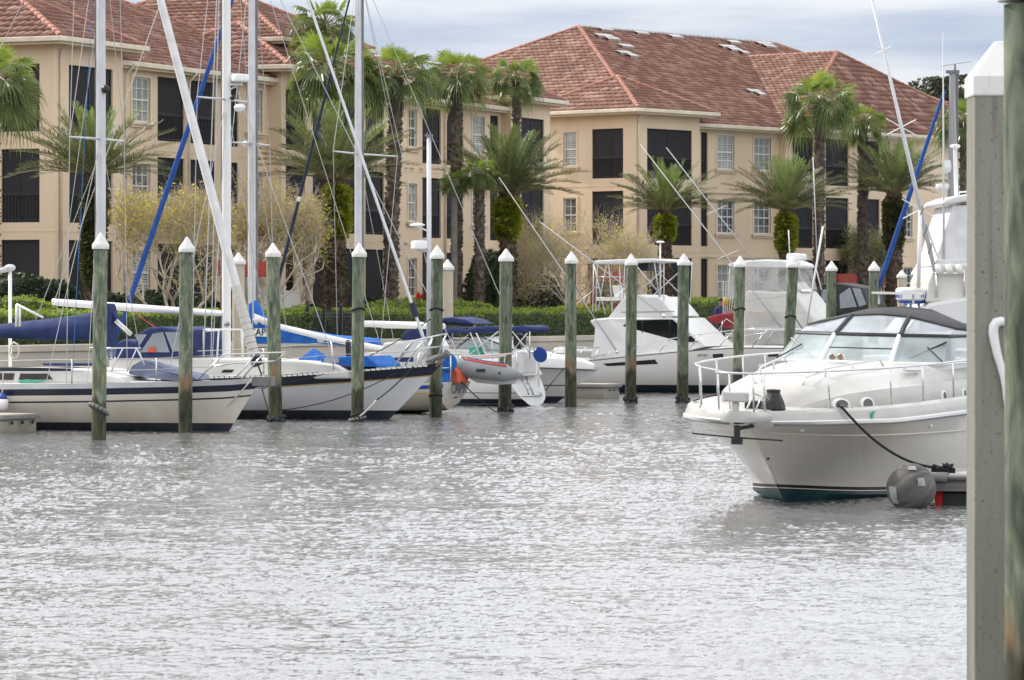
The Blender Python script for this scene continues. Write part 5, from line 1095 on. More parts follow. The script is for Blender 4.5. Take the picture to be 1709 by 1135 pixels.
prof(F4, b4, 'stern_seat', [(856,625),(857,592),(862,586),(872,588),(875,600),(874,625)], .5, M['white'], bevel=.08)
m = MB(); x, y, z = F4.p(889,592,.2); R = []
o = MB().lathe([(.0,-.05),(.19,-.05),(.215,0),(.19,.05),(.0,.05)], (0,0,0), 20).build('horseshoe_buoy', M['bluestripe'], b4, smooth=True, auto=40); o.location = (x-.25,y,z); o.rotation_euler = (math.radians(84),0,math.radians(18)); o.scale = (1,1.15,1)
o.rotation_euler = (math.radians(80),.3,math.radians(20))
MB().tube([(x-.2,y,z+.2),(x-.2,y,z-1.0)], .03, 6).build('buoy_post', M['steel'], b4)
prof(F4, b4, 'outboard_motor', [(856,560),(864,556),(872,562),(871,576),(866,582),(857,580)], .17, M['black'], bevel=.04)
for nm, pts in (('bimini', [(778,549),(785,546),(815,544),(836,545),(842,548),(836,553),(800,556),(781,556)]), ('bimini', [(851,546),(872,543),(885,545),(888,551),(880,556),(855,556)])):
    prof(F4, b4, nm, pts, .75, M['navycanvas'], bevel=.07)
rail(F4, b4, 'bimini_frame', [[(785,555,.75),(804,600,.75)],[(832,553,.75),(783,592,.75)],[(821,560,.75),(822,604,.75)],[(884,553,.75),(884,600,.75)],[(880,556,.75),(856,585,.75)],[(855,553,.75),(885,590,.75)],[(795,556,-.75),(815,600,-.75)]], .02)
prof(F4, b4, 'green_towel', [(782,592),(783,580),(797,577),(799,585),(804,592)], .15, M['greenrope'], bevel=.02)
ztm4 = F4.p(598,-62)[2]; mo4, xm4 = mast(F4, b4, 598.5, 610, ztm4, .105, M['alu'])
z_ = F4.p(598,257)[2]; spreaders(b4, mo4, xm4, z_, 2.3, -.25)
sock(F4, b4, 'boom', [(600,535,546),(620,535,546),(700,538,549),(742,540,549)], .09, M['whiteplastic'])
p0 = V(F4.p(468,455)); p1 = V(F4.p(583,0)); dv = (p1-p0)/(p1.x-p0.x); top = p0+dv*(xm4+.06-p0.x); bt = p0+dv*(F4.p(442,560)[0]-p0.x)
MB().tube([bt, p0, p0.lerp(top,.2), p0.lerp(top,.6), top], [.03,.055,.055,.045,.025], 9).build('furled_headsail', M['darksail'], b4, smooth=True)
q = p0.lerp(top,.2); MB().tube([q, p0.lerp(top,.245), p0.lerp(top,.29)], [.02,.062,.02], 8).build('sail_edge', M['whitesail'], b4, smooth=True)
m = MB(); mt = (xm4,0,ztm4-.1); sz = z_
for sg in (-1,1):
    sp1 = (xm4-.25, sg*2.3, sz)
    for a, b in (((xm4,sg*1.45,1.1),sp1),(sp1,mt),((xm4-.7,sg*1.45,1.1),(xm4,0,sz))): m.tube([a,b], .011, 4)
m.tube([F4.p(880,600,.5), mt], .011, 4); m.tube([F4.p(735,541), mt], .010, 4); m.build('rigging', M['wire'], b4)
rail(F4, b4, 'stern_rail', [[(862,626,1.0),(862,590,1.0),(890,588,.4),(893,590,-.6)],[(893,624,-.6),(893,590,-.6)]], .018)
# boat 4b: second bow-in sailboat behind with navy bimini and stowed boom
Y5 = 123.5; o5 = W(800,513+FPX*CAMH/Y5,Y5); F5 = Fr(o5[0], o5[1], -nd[0], -nd[1], near=1)
b5 = fthing('sailboat', 'white sailboat mostly hidden behind the radar pole, grey boom under navy bimini', 'sailboat', F5)
xa = F5.p(520,600)[0]; hull(b5, [(0,1.15),(xa,1.35)], [(-.6,xa-1.4),(0,xa-.8),(1.4,xa),(9,xa)], [(-.6,.8),(0,.2),(1.1,0),(9,0)], 1.5, [('s',0,0),('s',.3,0),('z',.2,1)], [M['white'],M['boot']])
sock(F5, b5, 'boom', [(640,536,548,.9),(700,537,549),(740,538,551),(792,541,554)], .11, M['alu'])
prof(F5, b5, 'bimini', [(690,540),(735,531),(752,529),(776,533),(791,541),(776,541),(735,537)], .8, M['navycanvas'], bevel=.05)
prof(F5, b5, 'dodger', [(668,568),(672,556),(682,548),(715,546),(718,568)], .9, M['navycanvas'], bevel=.06)
prof(F5, b5, 'sun_awning', [(722,556),(724,549),(765,548),(790,552),(790,557)], .9, M['navycanvas'], bevel=.04)
prof(F5, b5, 'cabin', [(560,612),(600,590),(700,580),(795,584),(800,610)], .95, M['deckwhite'], bevel=.05)
sock(F5, b5, 'spinnaker_pole', [(735,566,574),(795,567,575)], .07, M['alu'], c=.5)
rail(F5, b5, 'bimini_frame', [[(750,556,.8),(765,592,.8)],[(785,555,.8),(740,594,.8)],[(765,556,-.8),(785,592,-.8)]], .018)
# ================================================================ inflatable dinghy
Yd = 110.5; od = W(812,513+FPX*CAMH/Yd,Yd); Fd = Fr(od[0], od[1], -.93, -.37, near=1); zD = CAMH-(621-HY)/FPX*Yd
dg_ = fthing('inflatable_dinghy', 'grey inflatable dinghy with red stripe hoisted on davits behind the ivory transom', 'dinghy', Fd, z=0)
m = MB(); Lh, Wh, r = .94, .36, .265
path = [(-Lh,-Wh,zD-.10),(-.4,-Wh,zD-.03),(.2,-Wh,zD+.05),(.55,-Wh*.9,zD+.11),(.83,-Wh*.5,zD+.17),(.93,0,zD+.19),(.83,Wh*.5,zD+.17),(.55,Wh*.9,zD+.11),(.2,Wh,zD+.05),(-.4,Wh,zD-.03),(-Lh,Wh,zD-.10)]
m.tube(path, [.08]+[r*.95,r,r*1.02,r*1.05,r*1.07,r*1.05,r*1.02,r,r*.95]+[.08], 14); tb = m.build('tube', mat('dinghy_rubber',(.30,.31,.32),.5,c2=(.25,.26,.27),scale=3), dg_, smooth=True)
m = MB(); R = []
for x_, hw, zk, zt2 in ((-.85,.34,-.34,-.10),(-.3,.36,-.36,-.03),(.3,.32,-.30,.06),(.66,.18,-.10,.14),(.82,.04,.05,.17)): R.append([(x_,-hw,zD+zt2),(x_,-hw*.8,zD+zt2-.12),(x_,0,zD+zk),(x_,hw*.8,zD+zt2-.12),(x_,hw,zD+zt2)])
m.loft(R, True, True); m.build('hull', M['whiteplastic'], dg_, smooth=True, auto=40)
def stripe(nm, mt, dz, dr): 
    mm = MB(); pp = [(x_*1.0+0, y_+(r*.55+dr)*(1 if y_ > .1 else (-1 if y_ < -.1 else 0)), z_+r*dz) for x_, y_, z_ in path[1:-1]]; pp = [p for p in pp if p[1] > 0]
    mm.tube(pp, .045 if nm[0] == 'r' else .03, 6); return mm.build(nm, mt, tb, smooth=True)
stripe('red_stripe', M['orange'], .80, .01); stripe('blue_stripe', M['bluestripe'], .98, -.06)
m = MB(); m.bx(.28,.55,Wh+r+.0,Wh+r+.012,zD+.02,zD+.10); m.build('handle_patch', M['black'], tb); MB().ball((-.15,Wh+r,zD-.02),.03,6,(1,.3,1.6)).build('valve', M['black'], tb)
MB().box((-.35,.1,zD+.17),(.5,.35,.12)).build('motor_cover', M['grey'], dg_, bevel=.05)
m = MB(); m.tube([(1.3,.2,zD+.34),(-.5,.25,zD+.46)], .03, 6); m.tube([(.9,-.2,zD+.40),(-.9,-.2,zD+.52)], .03, 6)
m.tube([(.75,.2,zD+.38),(.75,.2,zD+.1)], .015, 5); m.tube([(-.45,.25,zD+.46),(-.45,.25,zD+.1)], .015, 5); m.build('davit_bars', mat('davit_paint',(.62,.50,.47),.5), dg_, smooth=True)
# ================================================================ boat 6: white express cruiser
Y6 = wl(672); o6 = W(930,672,Y6); F6 = Fr(o6[0], o6[1], *nd)
b6 = fthing('motor_cruiser', 'low white motor cruiser, its pointed bow just left of the concrete finger dock', 'motorboat', F6)
sh = pxs(F6, [(700,612,1.25),(880,608,1.2),(950,611,.8),(1003,613,0)]); sh = [(-9,sh[0][1])]+sh; xk = F6.p(1003,613)[0]
hull(b6, sh, [(-.6,-.8),(0,0),(F6.p(1003,613)[2],xk),(9,xk)], [(-.6,-9),(9,-9)], 1.3, [('s',0,0),('s',.10,1),('s',.13,0),('s',.36,2),('z',.56,3),('z',.53,2),('z',.20,4)], [M['white'],M['grey'],M['hullsport'],M['black'],M['navy']], tr=.95, peak=.35, pw=2.0, nmid=3.4, nbow=.95)
m = MB(); R = []
for px, hw, yt in ((740,1.12,580),(800,1.12,581),(850,1.1,583),(900,.95,586),(940,.72,592),(970,.42,600),(992,.12,608)):
    x, y, z1 = F6.p(px,yt,hw*.4); z0 = F6.p(px,interp([(740,613),(880,609),(1003,614)],px),hw)[2]
    R.append([(x,-hw,z0-.05),(x,-hw*.97,z0+(z1-z0)*.55),(x,-hw*.7,z0+(z1-z0)*.9),(x,0,z1),(x,hw*.7,z0+(z1-z0)*.9),(x,hw*.97,z0+(z1-z0)*.55),(x,hw,z0-.05)])
m.loft(R); m.build('foredeck', M['white'], b6, smooth=True, auto=50)
prof(F6, b6, 'windshield', [(762,582,1.1),(786,563,1.0),(800,562,1.0),(856,584,1.0)], .9, M['clear'], bevel=.0)
rail(F6, b6, 'windshield_frame', [[(762,582,.95),(786,562,.88),(800,561,.88),(858,584,.9)],[(800,561,.88),(815,583,.9)],[(800,561,-.88),(858,584,-.9)]], .025, 'black')
rail(F6, b6, 'bow_rail', [[(917,594,.85),(934,579,.85),(1001,580,.0)],[(961,598,.5),(978,579,.45)],[(988,606,.1),(1001,580,0)],[(917,594,-.85),(934,579,-.85),(1001,580,0)],[(961,598,-.5),(978,579,-.45)]], .016)
MB().ball(F6.p(866,570,1.2), .2, 8, (1,.7,1.3)).build('fender', M['black'], b6)
m = MB(); m.box(F6.p(934,585),(.32,.3,.18)); m.build('searchlight', M['whiteplastic'], b6, bevel=.05)
# ================================================================ boat 7: flybridge sport boat
Y7 = wl(657)+.6; o7 = W(1345,657,Y7); F7 = Fr(o7[0], o7[1], *nd)
b7 = fthing('flybridge_boat', 'white flybridge sport boat with dark wedge window and registration number on the bow', 'motorboat', F7)
sh = pxs(F7, [(984,602,1.75),(1060,594,1.8),(1150,585,1.75),(1224,580,1.55),(1300,580,.9),(1400,580,0)]); sh = [(-11.5,sh[0][1]-.05)]+sh; xk = F7.p(1400,580)[0]
H7 = hull(b7, sh, [(-.6,-.9),(0,0),(F7.p(1400,580)[2],xk),(9,xk)], [(-.6,-11.5),(9,-11.5)], 1.85, [('s',0,1),('s',.045,0),('s',.4,0),('z',.28,3),('z',.21,2)], [M['hullsport'],M['grey'],M['darkteal'],M['black']], tr=.92, peak=.45, pw=2.6, nmid=3.6, nbow=1.0)
def hully(P, x, z):
    pr = []
    for c in P:
        y_, x_ = c[0][1], c[0][0]
        for a, b in zip(c, c[1:]):
            if b[2] <= z <= a[2]:
                t = (z-b[2])/(a[2]-b[2]+1e-9); y_ = b[1]+(a[1]-b[1])*t; x_ = b[0]+(a[0]-b[0])*t; break
        pr.append((x_, y_))
    return interp(sorted(pr), x)
def hull_panel(F, P, root, name, pts, mt, off=.012):
    def on(px, py):
        c = 1.5
        for _ in range(6): x, y, z = F.p(px,py,c); c = hully(P, x, z)+off
        return F.p(px,py,c)
    a, b, c_, d = pts; n = 12; m = MB(); L2 = lambda p, q, t: (p[0]+(q[0]-p[0])*t, p[1]+(q[1]-p[1])*t)
    m.loft([[on(*L2(a,b,i/n)), on(*L2(d,c_,i/n))] for i in range(n+1)], False, False); return m.build(name, mt, root)
hull_panel(F7, H7, b7, 'hull_window', [(1006,607),(1093,600),(1098,607.5),(1014,611)], M['tinted'])
for pts in ([(1189,591),(1207,590),(1208,597),(1190,598)],[(1281,590),(1299,589.5),(1299,595),(1282,595.5)]):
    o = hull_panel(F7, H7, b7, 'port_frame', [(p[0]+(p[0]-sum(q[0] for q in pts)/4)*.14, p[1]+(p[1]-sum(q[1] for q in pts)/4)*.35) for p in pts], M['whiteplastic']); hull_panel(F7, H7, o, 'portlight', pts, M['tinted'], .02)
x, y, z = F7.p(1168,593,1.72); yy = -(hully(H7,x,z+.05)+.02); ang = math.atan2(-(hully(H7,x+.4,z)-hully(H7,x-.4,z)),.8)
text(b7, 'registration_number', 'FL 1631 RH', .135, (x,yy,z), math.radians(90-6), -ang, M['black'], sx=.93)
prof(F7, b7, 'cabin', [(983,536),(990,532.5),(1016,530),(1118,530),(1128,531),(1172,572),(1180,578),(1150,585,1.15),(1060,594,1.15),(984,602,1.15),(991,568),(992,547)], 1.45, M['white'], bevel=.06)
panel(F7, b7, 'cabin_window', [(999,573),(1030,551),(1043,541),(1060,534.5),(1122,533),(1164,570.5)], 1.482, M['tinted'], .02)
rail(F7, b7, 'window_post', [[(1072,536,1.49),(1072,572,1.49)],[(1118,534,1.49),(1118,571.5,1.49)]], .012, 'black')
prof(F7, b7, 'flybridge', [(1014,530.5),(1039,498),(1069,491.5),(1080,496),(1098,495),(1108,504),(1128,528),(1110,530.5)], 1.2, M['white'], bevel=.05)
panel(F7, b7, 'flybridge_seam', [(1036,520.5),(1126,519.5),(1126,520.7),(1036,521.7)], 1.212, M['grey'])
prof(F7, b7, 'hardtop', [(990,441),(992,435),(1030,433),(1090,431.5),(1110,434),(1111,437),(1090,437.5),(1040,440)], 1.15, M['white'], bevel=.05)
rail(F7, b7, 'tower_frame', [[(991,440,1.1),(989,520,1.15)],[(997,440,1.1),(994,520,1.15)],[(1012,440,1.1),(998,518,1.15)],[(1016,440,1.1),(1022,520,1.15)],[(1034,439,1.1),(1036,520,1.15)],[(1043,439,1.1),(1040,500,1.1)],[(1050,500,1.1),(1108,450,1.1)],[(1092,437,1.1),(1100,495,1.1)],[(1060,441,1.1),(1104,494,1.1)],[(1088,495,-1.1),(1140,448,-1.1)],[(1095,450,-1.1),(1140,495,-1.1)],[(992,462,1.1),(1040,462,1.1)],[(994,497,1.1),(1038,497,1.1)],[(1108,437,1.1),(1108,505,1.1)],[(1155,437,-1.1),(1152,505,-1.1)],[(1034,439,-1.1),(1036,500,-1.1)],[(991,440,-1.1),(1010,525,-1.1)],[(992,480,1.1),(1000,480,-.2)],[(992,462,1.1),(1000,462,-.2)]], .019, 'alu')
prof(F7, b7, 'helm_chair', [(1021,477),(1028,476),(1034,494),(1044,497),(1044,501),(1026,501)], .3, M['whiteplastic'], bevel=.03)
prof(F7, b7, 'ladder_seat', [(994,497),(1040,495),(1040,501),(994,502)], .45, M['whiteplastic'], bevel=.02)
prof(F7, b7, 'electronics_box', [(1064,440),(1081,439),(1081,452),(1064,452)], .5, M['black'], bevel=.02)
line3(b7, 'antenna', [F7.p(1102,496,.9),F7.p(1102,404,.9)], .028, M['whiteplastic'])
MB().lathe([(.10,-.03),(.16,0),(.10,.04)], F7.p(1102,404,.9), 12).build('antenna_cap', M['whiteplastic'], b7)
for a, b in (((1031,588),(833,296)),((1108,527),(901,370))):
    pa, pb = V(F7.p(*a,1.6)), V(F7.p(*b,2.2)); MB().tube([pa, pa.lerp(pb,.5), pb], [.023,.020,.012], 7).build('outrigger', M['thinalu'], b7, smooth=True); MB().ball(pa,.075,8).build('outrigger_base', M['steel'], b7)
    q = pa.lerp(pb,.30); MB().tube([q+V((-.4,.0,-.3)), q+V((.4,0,.3))], .008, 4).build('outrigger_strut', M['wire'], b7)
rail(F7, b7, 'bow_rail', [[(984,598,1.8),(1024,587,1.8),(1062,577,1.85),(1110,567,1.85),(1160,559,1.8),(1224,551,1.6),(1300,548,1.0),(1385,549,.1)],[(1006,595,1.8),(1014,588,1.8)],[(1060,580,1.85),(1065,577,1.85)],[(1101,587,1.82),(1117,566,1.85)],[(1150,583,1.8),(1171,557,1.75)],[(1199,580,1.68),(1224,551,1.6)],[(1255,580,1.3),(1281,549,1.2)],[(984,598,-1.8),(1062,577,-1.85),(1224,551,-1.6),(1385,549,0)]], .016)
# ================================================================ boat 8: hardtop boat with clear enclosure
Y8 = 143.0; o8 = W(1420,513+FPX*CAMH/Y8,Y8); F8 = Fr(o8[0], o8[1], *nd)
b8 = fthing('hardtop_boat', 'white hardtop motor boat with clear plastic enclosure above its helm, behind the flybridge boat', 'motorboat', F8)
xk = F8.p(1452,575)[0]; hull(b8, [(-11.5,1.35),(0,1.45),(xk,1.55)], [(-.6,-.9),(0,0),(1.5,xk),(9,xk)], [(-.6,-11.5),(9,-11.5)], 1.8, [('s',0,0),('s',.4,0),('z',.2,1)], [M['white'],M['boot']], tr=.92, pw=2.6)
prof(F8, b8, 'cabin', [(1241,577),(1241,530),(1243,490),(1247,485),(1300,487),(1322,485),(1336,503),(1356,530),(1385,575)], 1.35, M['deckwhite'], bevel=.06)
for pts in ([(1243,519),(1342,520),(1343,521.5),(1243,520.7)],[(1246,501),(1320,491),(1320,492),(1246,502)]): panel(F8, b8, 'seam', pts, 1.36, M['trim'])
panel(F8, b8, 'shade_cloth', [(1244,575),(1244,522),(1310,521),(1328,545),(1342,575)], 1.366, mat('mesh_cloth',(.60,.58,.54),.9,c2=(.52,.50,.47),scale=3))
prof(F8, b8, 'hardtop', [(1214,443),(1217,439),(1245,435),(1280,433),(1305,434),(1322,441),(1323,446),(1318,448),(1218,447)], 1.25, M['white'], bevel=.09)
prof(F8, b8, 'radar_dome', [(1312,425),(1315,422.5),(1336,423.5),(1338,426),(1338,434),(1312,434)], .3, M['whiteplastic'], bevel=.06)
panel(F8, b8, 'clear_enclosure', [(1217,447),(1318,448),(1326,482),(1321,485),(1247,487),(1243,492),(1216,500)], 1.25, M['vinyl'])
m = MB(); q = [F8.p(1318,448,1.25), F8.p(1327,484,1.25)]; m.poly(q[0], q[1], (q[1][0],-q[1][1],q[1][2]), (q[0][0],-q[0][1],q[0][2])); m.build('front_enclosure', M['vinyl'], b8)
rail(F8, b8, 'enclosure_posts', [[(1218,447,1.22),(1216,500,1.22)],[(1265,447,1.22),(1266,487,1.22)],[(1296,447,1.22),(1297,486,1.22)],[(1318,448,1.22),(1326,484,1.22)],[(1218,447,-1.22),(1216,500,-1.22)],[(1362,448,-1.22),(1371,484,-1.22)],[(1313,447,-1.22),(1313,486,-1.22)]], .022, 'whiteplastic')
prof(F8, b8, 'helm_seat', [(1278,486),(1280,462),(1285,460),(1288,478),(1300,486)], .3, M['deckwhite'], bevel=.04)
prof(F8, b8, 'helm_console', [(1312,487),(1314,476),(1326,470),(1340,487)], .6, M['whiteplastic'], bevel=.04)
line3(b8, 'antenna', [F8.p(1364,445,1.0),F8.p(1357,262,1.0)], .018, M['thinalu'], n=6)
line3(b8, 'antenna', [F8.p(1318,424,.6),F8.p(1316,384,.6)], .02, M['whiteplastic'], n=6)
for a, b in (((1322,570),(1068,240)),((1258,435),(1112,246))):
    pa, pb = V(F8.p(*a,1.5)), V(F8.p(*b,2.0)); MB().tube([pa, pa.lerp(pb,.5), pb], [.026,.022,.013], 7).build('outrigger', M['thinalu'], b8, smooth=True)
    q = pa.lerp(pb,.42); MB().tube([q+V((-.4,.0,-.05)), q+V((.4,0,.28))], .008, 4).build('outrigger_strut', M['wire'], b8); MB().tube([q, q-V((0,0,1.2))], .01, 4).build('stay_wire', M['wire'], b8)
rail(F8, b8, 'side_rail', [[(1236,562,1.75),(1290,553,1.75),(1340,549,1.7),(1380,545,1.5)],[(1255,577,1.75),(1285,547,1.75)],[(1277,576,1.75),(1290,553,1.75)],[(1310,577,1.72),(1340,549,1.7)],[(1236,550,1.75),(1300,545,1.75)]], .016)
prof(F8, b8, 'red_cover', [(1178,530),(1200,524),(1238,521),(1246,525),(1247,531),(1238,540),(1226,537),(1212,548),(1205,548),(1206,538),(1188,540)], .7, M['redcanvas'], bevel=.05)
rail(F8, b8, 'cover_frame', [[(1198,552,.75),(1212,532,.75),(1232,545,.75)],[(1203,556,.75),(1206,535,.75)]], .018)
m = MB()
for k in range(7): 
    a = V(F8.p(1207+k*3,528,.3-.1*k)); m.tube([a, a+V((.04*k,0,1.3-.05*k))], .018, 5)
m.build('fishing_rods', M['whiteplastic'], b8); MB().ball(F8.p(1211,503,.2), .10, 8, (1,1,1.5)).build('rod_reel', M['yellow'], b8)
# ================================================================ boat 9: black canvas boat
Y9 = 150.0; o9 = W(1455,513+FPX*CAMH/Y9,Y9); F9 = Fr(o9[0], o9[1], *nd)
b9 = fthing('canvas_topped_boat', 'small boat under a black canvas enclosure with cloudy plastic windows', 'motorboat', F9)
xk = F9.p(1475,540)[0]; hull(b9, [(-7,1.5),(0,1.7),(xk,1.8)], [(-.6,-.9),(0,0),(1.7,xk),(9,xk)], [(-.6,-7),(9,-7)], 1.4, [('s',0,0),('s',.4,0),('z',.2,1)], [M['white'],M['boot']], tr=.95, pw=2.4)
prof(F9, b9, 'canvas_top', [(1365,478),(1372,473),(1395,472),(1418,476),(1438,480),(1450,510),(1452,524),(1368,524)], 1.1, M['blackcanvas'], bevel=.06)
for pts in ([(1402,515),(1401,492),(1416,481),(1419,480),(1430,512)], [(1422,480),(1436,482),(1446,508),(1434,512)], [(1370,500),(1372,484),(1380,482),(1397,510)]): panel(F9, b9, 'canvas_window', pts, 1.125, M['vinyl2'])
# ================================================================ boat 10: big sport fisher at right, bow to the left
Y10 = 95.0; o10 = W(1500,513+FPX*CAMH/Y10,Y10); F10 = Fr(o10[0], o10[1], -1, -.06, near=1)
b10 = fthing('sport_fisher', 'large cream sport fisher with white enclosed bridge and radar dome, cut by the concrete pile', 'motorboat', F10)
xk = F10.p(1440,560)[0]; hull(b10, [(-9,1.6),(0,1.9),(xk,2.2)], [(-.6,-1.2),(0,-.5),(2.1,xk),(9,xk)], [(-.6,-9),(9,-9)], 1.9, [('s',0,0),('s',.4,0),('z',.2,1)], [M['white'],M['boot']], tr=.95, pw=2.3)
prof(F10, b10, 'house', [(1505,556),(1534,522),(1551,506),(1617,495),(1700,492),(1700,556)], 1.5, M['white'], bevel=.08)
prof(F10, b10, 'bridge_side', [(1545,505),(1549,470),(1562,440),(1700,438),(1700,505)], 1.35, M['cream'], bevel=.06)
prof(F10, b10, 'bridge_enclosure', [(1560,440),(1589,343),(1700,340),(1700,440)], 1.25, M['whitesail'], bevel=.04)
prof(F10, b10, 'enclosure_skirt', [(1557,444),(1562,433),(1700,432),(1700,441),(1565,444)], 1.32, M['whitesail'], bevel=.02)
prof(F10, b10, 'hardtop', [(1571,341),(1574,335),(1595,327),(1625,322),(1700,320),(1700,332),(1610,337),(1578,343)], 1.35, M['white'], bevel=.05)
rail(F10, b10, 'top_rail', [[(1600,324,1.2),(1602,321,1.2),(1640,318,1.2)]], .025, 'whiteplastic')
for px in (1564,1582,1599): MB().tube([F10.p(px,441,1.5),F10.p(px+4,457,1.5)], [.07,.075], 10).build('rod_holder', M['whiteplastic'], b10, smooth=True)
rail(F10, b10, 'rod_rail', [[(1560,456,1.48),(1605,457,1.48),(1610,447,1.45)],[(1563,497,1.45),(1563,457,1.45)],[(1609,495,1.45),(1609,447,1.45)]], .03)
m = MB(); x, y, z = F10.p(1522,491,1.0); m.lathe([(.33,-.15),(.39,-.12),(.40,.10),(.36,.15),(.2,.165)], (x,y,z), 24); rd = m.build('radar_dome', M['whiteplastic'], b10, smooth=True, auto=40)
MB().lathe([(.18,-.24),(.32,-.21),(.34,-.155)], (x,y,z), 20).build('radar_base', M['bluestripe'], rd, smooth=True, auto=40)
def ring_text(root, nm, s, size, c, R, a0, mt):
    o = text(root, nm, s, size, (0,0,0), 0, 0, mt); 
    for v in o.data.vertices:
        a = a0+v.co.x/R; r_ = R+v.co.z; zz = v.co.y; v.co = (c[0]-r_*math.sin(a), c[1]+r_*math.cos(a), c[2]+zz)
    return o
for a0 in (1.15,-1.55): ring_text(rd, 'radar_lettering', 'FURUNO', .15, (x,y,z-.05), .402, a0, M['bluestripe'])
rails3(b10, 'radar_legs', [[(x-.15,y,z-.2),(x-.3,y,z-.9)],[(x+.15,y,z-.2),(x+.25,y,z-.9)],[(x,y-.2,z-.2),(x,y-.3,z-.9)]], .035, 'whiteplastic')
pa, pb = V(F10.p(1560,452,1.4)), V(F10.p(1454,-6,1.8)); MB().tube([pa, pa.lerp(pb,.4), pb], [.055,.05,.030], 8).build('outrigger', M['alu'], b10, smooth=True)
m = MB(); m.tube([pa.lerp(pb,t)+V((.075*math.cos(k*1.1),.075*math.sin(k*1.1),0)) for k, t in enumerate([.06+.012*i for i in range(16)])], .014, 4); m.build('wrapped_line', M['grey'], b10)
for t, s_ in ((.805,.16),(.525,.30),(.225,.36)):
    q = pa.lerp(pb,t)
    for d in ((1,0,.55),(1,.4,-.5)): 
        d = V(d)*s_*1.25; MB().tube([q-d, q+d], .013, 5).build('outrigger_strut', M['whiteplastic'], b10)
q = pa.lerp(pb,.225); MB().tube([q, V((q.x+.05,q.y,z+.15))], .05, 8).build('support_pole', M['whiteplastic'], b10, smooth=True)
MB().tube([pa.lerp(pb,.23), F10.p(1566,432,1.2)], .03, 6).build('brace', M['whiteplastic'], b10)
MB().tube([F10.p(1575,470,1.25),F10.p(1575,335,1.25),F10.p(1574,52,1.25)], [.035,.028,.010], 7).build('antenna', M['thinalu'], b10, smooth=True)
m = MB(); xx, yy, zz = F10.p(1594,244,.6); m.tube([F10.p(1596,330,.6),(xx,yy,zz)], .05, 7); m.lathe([(.06,-.06),(.13,-.02),(.12,.03),(.03,.05)], (xx,yy,zz), 14); m.build('gps_antenna', M['whiteplastic'], b10, smooth=True, auto=40)
# ================================================================ sailboat 12 far right: grey mast, blue furled sail
Y12 = 160.0; o12 = W(1470,513+FPX*CAMH/Y12,Y12); F12 = Fr(o12[0], o12[1], -nd[0], -nd[1], near=1)
b12 = fthing('sailboat', 'sailboat hidden behind the black canvas boat, showing only its grey mast and blue furled sail', 'sailboat', F12)
hull(b12, [(-12,1.2),(0,1.3)], [(-.6,-1.5),(0,-1),(1.3,0),(9,0)], [(-.6,-11),(0,-11.5),(1.2,-12),(9,-12)], 1.7, [('s',0,0),('s',.4,0),('z',.2,1)], [M['white'],M['boot']])
zt12 = F12.p(1590,122)[2]; mo12, x12 = mast(F12, b12, 1590, 520, zt12, .15, M['greyalu'])
m = MB(); m.box((x12,0,zt12+.05),(.5,.3,.12)); m.tube([(x12-.1,0,zt12),(x12-.1,0,zt12+.35)], .04, 6); m.tube([(x12+.5,0,zt12+.3),(x12-.8,0,zt12+.45)], .012, 4); m.build('masthead_fitting', M['grey'], mo12)
MB().lathe([(.2,-.2),(.24,0),(.2,.3)], F12.p(1582,280,.0), 10).build('radar_reflector', M['whiteplastic'], mo12)
m = MB(); x_, y_, z_ = F12.p(1574,312); m.lathe([(.30,-.12),(.34,0),(.30,.12)], (x_,y_,z_), 16); m.build('radar_dome', M['whiteplastic'], mo12, smooth=True, auto=40)
pa, pb = V(F12.p(1464,486)), V(F12.p(1577,150)); MB().tube([pa, pa.lerp(pb,.1), pa.lerp(pb,.5), pa.lerp(pb,.95), pb], [.08,.11,.10,.07,.03], 8).build('furled_headsail', M['bluesail'], b12, smooth=True)
m = MB()
for q in (F12.p(1606,420,1), F12.p(1578,420,-1)): m.tube([q,(x12,0,zt12)], .014, 4)
m.build('rigging', M['wire'], b12)
# ================================================================ the express cruiser at right, bow toward the viewer
FS = Fr(4.22, 60.2, -.342, -.94, near=1)          # x forward, y to its port (picture left)... port = left of heading
bs = fthing('express_cruiser', 'large white express cruiser with black canvas top, its bow pointing out of the right side', 'motorboat', FS)
# picture-left side is +? heading (-.5,-.866): left of heading is (.866,-.5) -> picture right is +y
def sx(d): return 2.0-1.43*d
def dinv(x): return (2.0-x)/1.43
#                          # d metres aft of the stem head
ST = []                                            # stations: d, sheer half beam, z rail top, z rub, knuckle hb, z, chine hb, z, keel z
for d, hb, zt, zr, hk, zk, hc, zc, zl in ((0,0.3,1.45,1.275,0.05,1.12,0.015,0.3,-0.02),(0.18,0.7,1.47,1.285,0.32,1.1,0.05,0.3,-0.1),(0.45,1.05,1.49,1.295,0.66,1.08,0.12,0.29,-0.2),(0.9,1.4,1.51,1.305,1.04,1.06,0.3,0.27,-0.35),(1.5,1.62,1.53,1.3,1.33,1.05,0.56,0.23,-0.45),(2.3,1.78,1.55,1.32,1.54,1.04,0.9,0.17,-0.5),(3.4,1.87,1.58,1.34,1.69,1.03,1.22,0.1,-0.55),(4.8,1.92,1.61,1.36,1.78,1.02,1.45,0.04,-0.55),(7,1.93,1.63,1.37,1.8,1.02,1.55,0.02,-0.55),(11.5,1.85,1.55,1.31,1.74,1,1.5,0,-0.55)): ST.append((d,hb,zt,zr,hk,zk,hc,zc,zl))
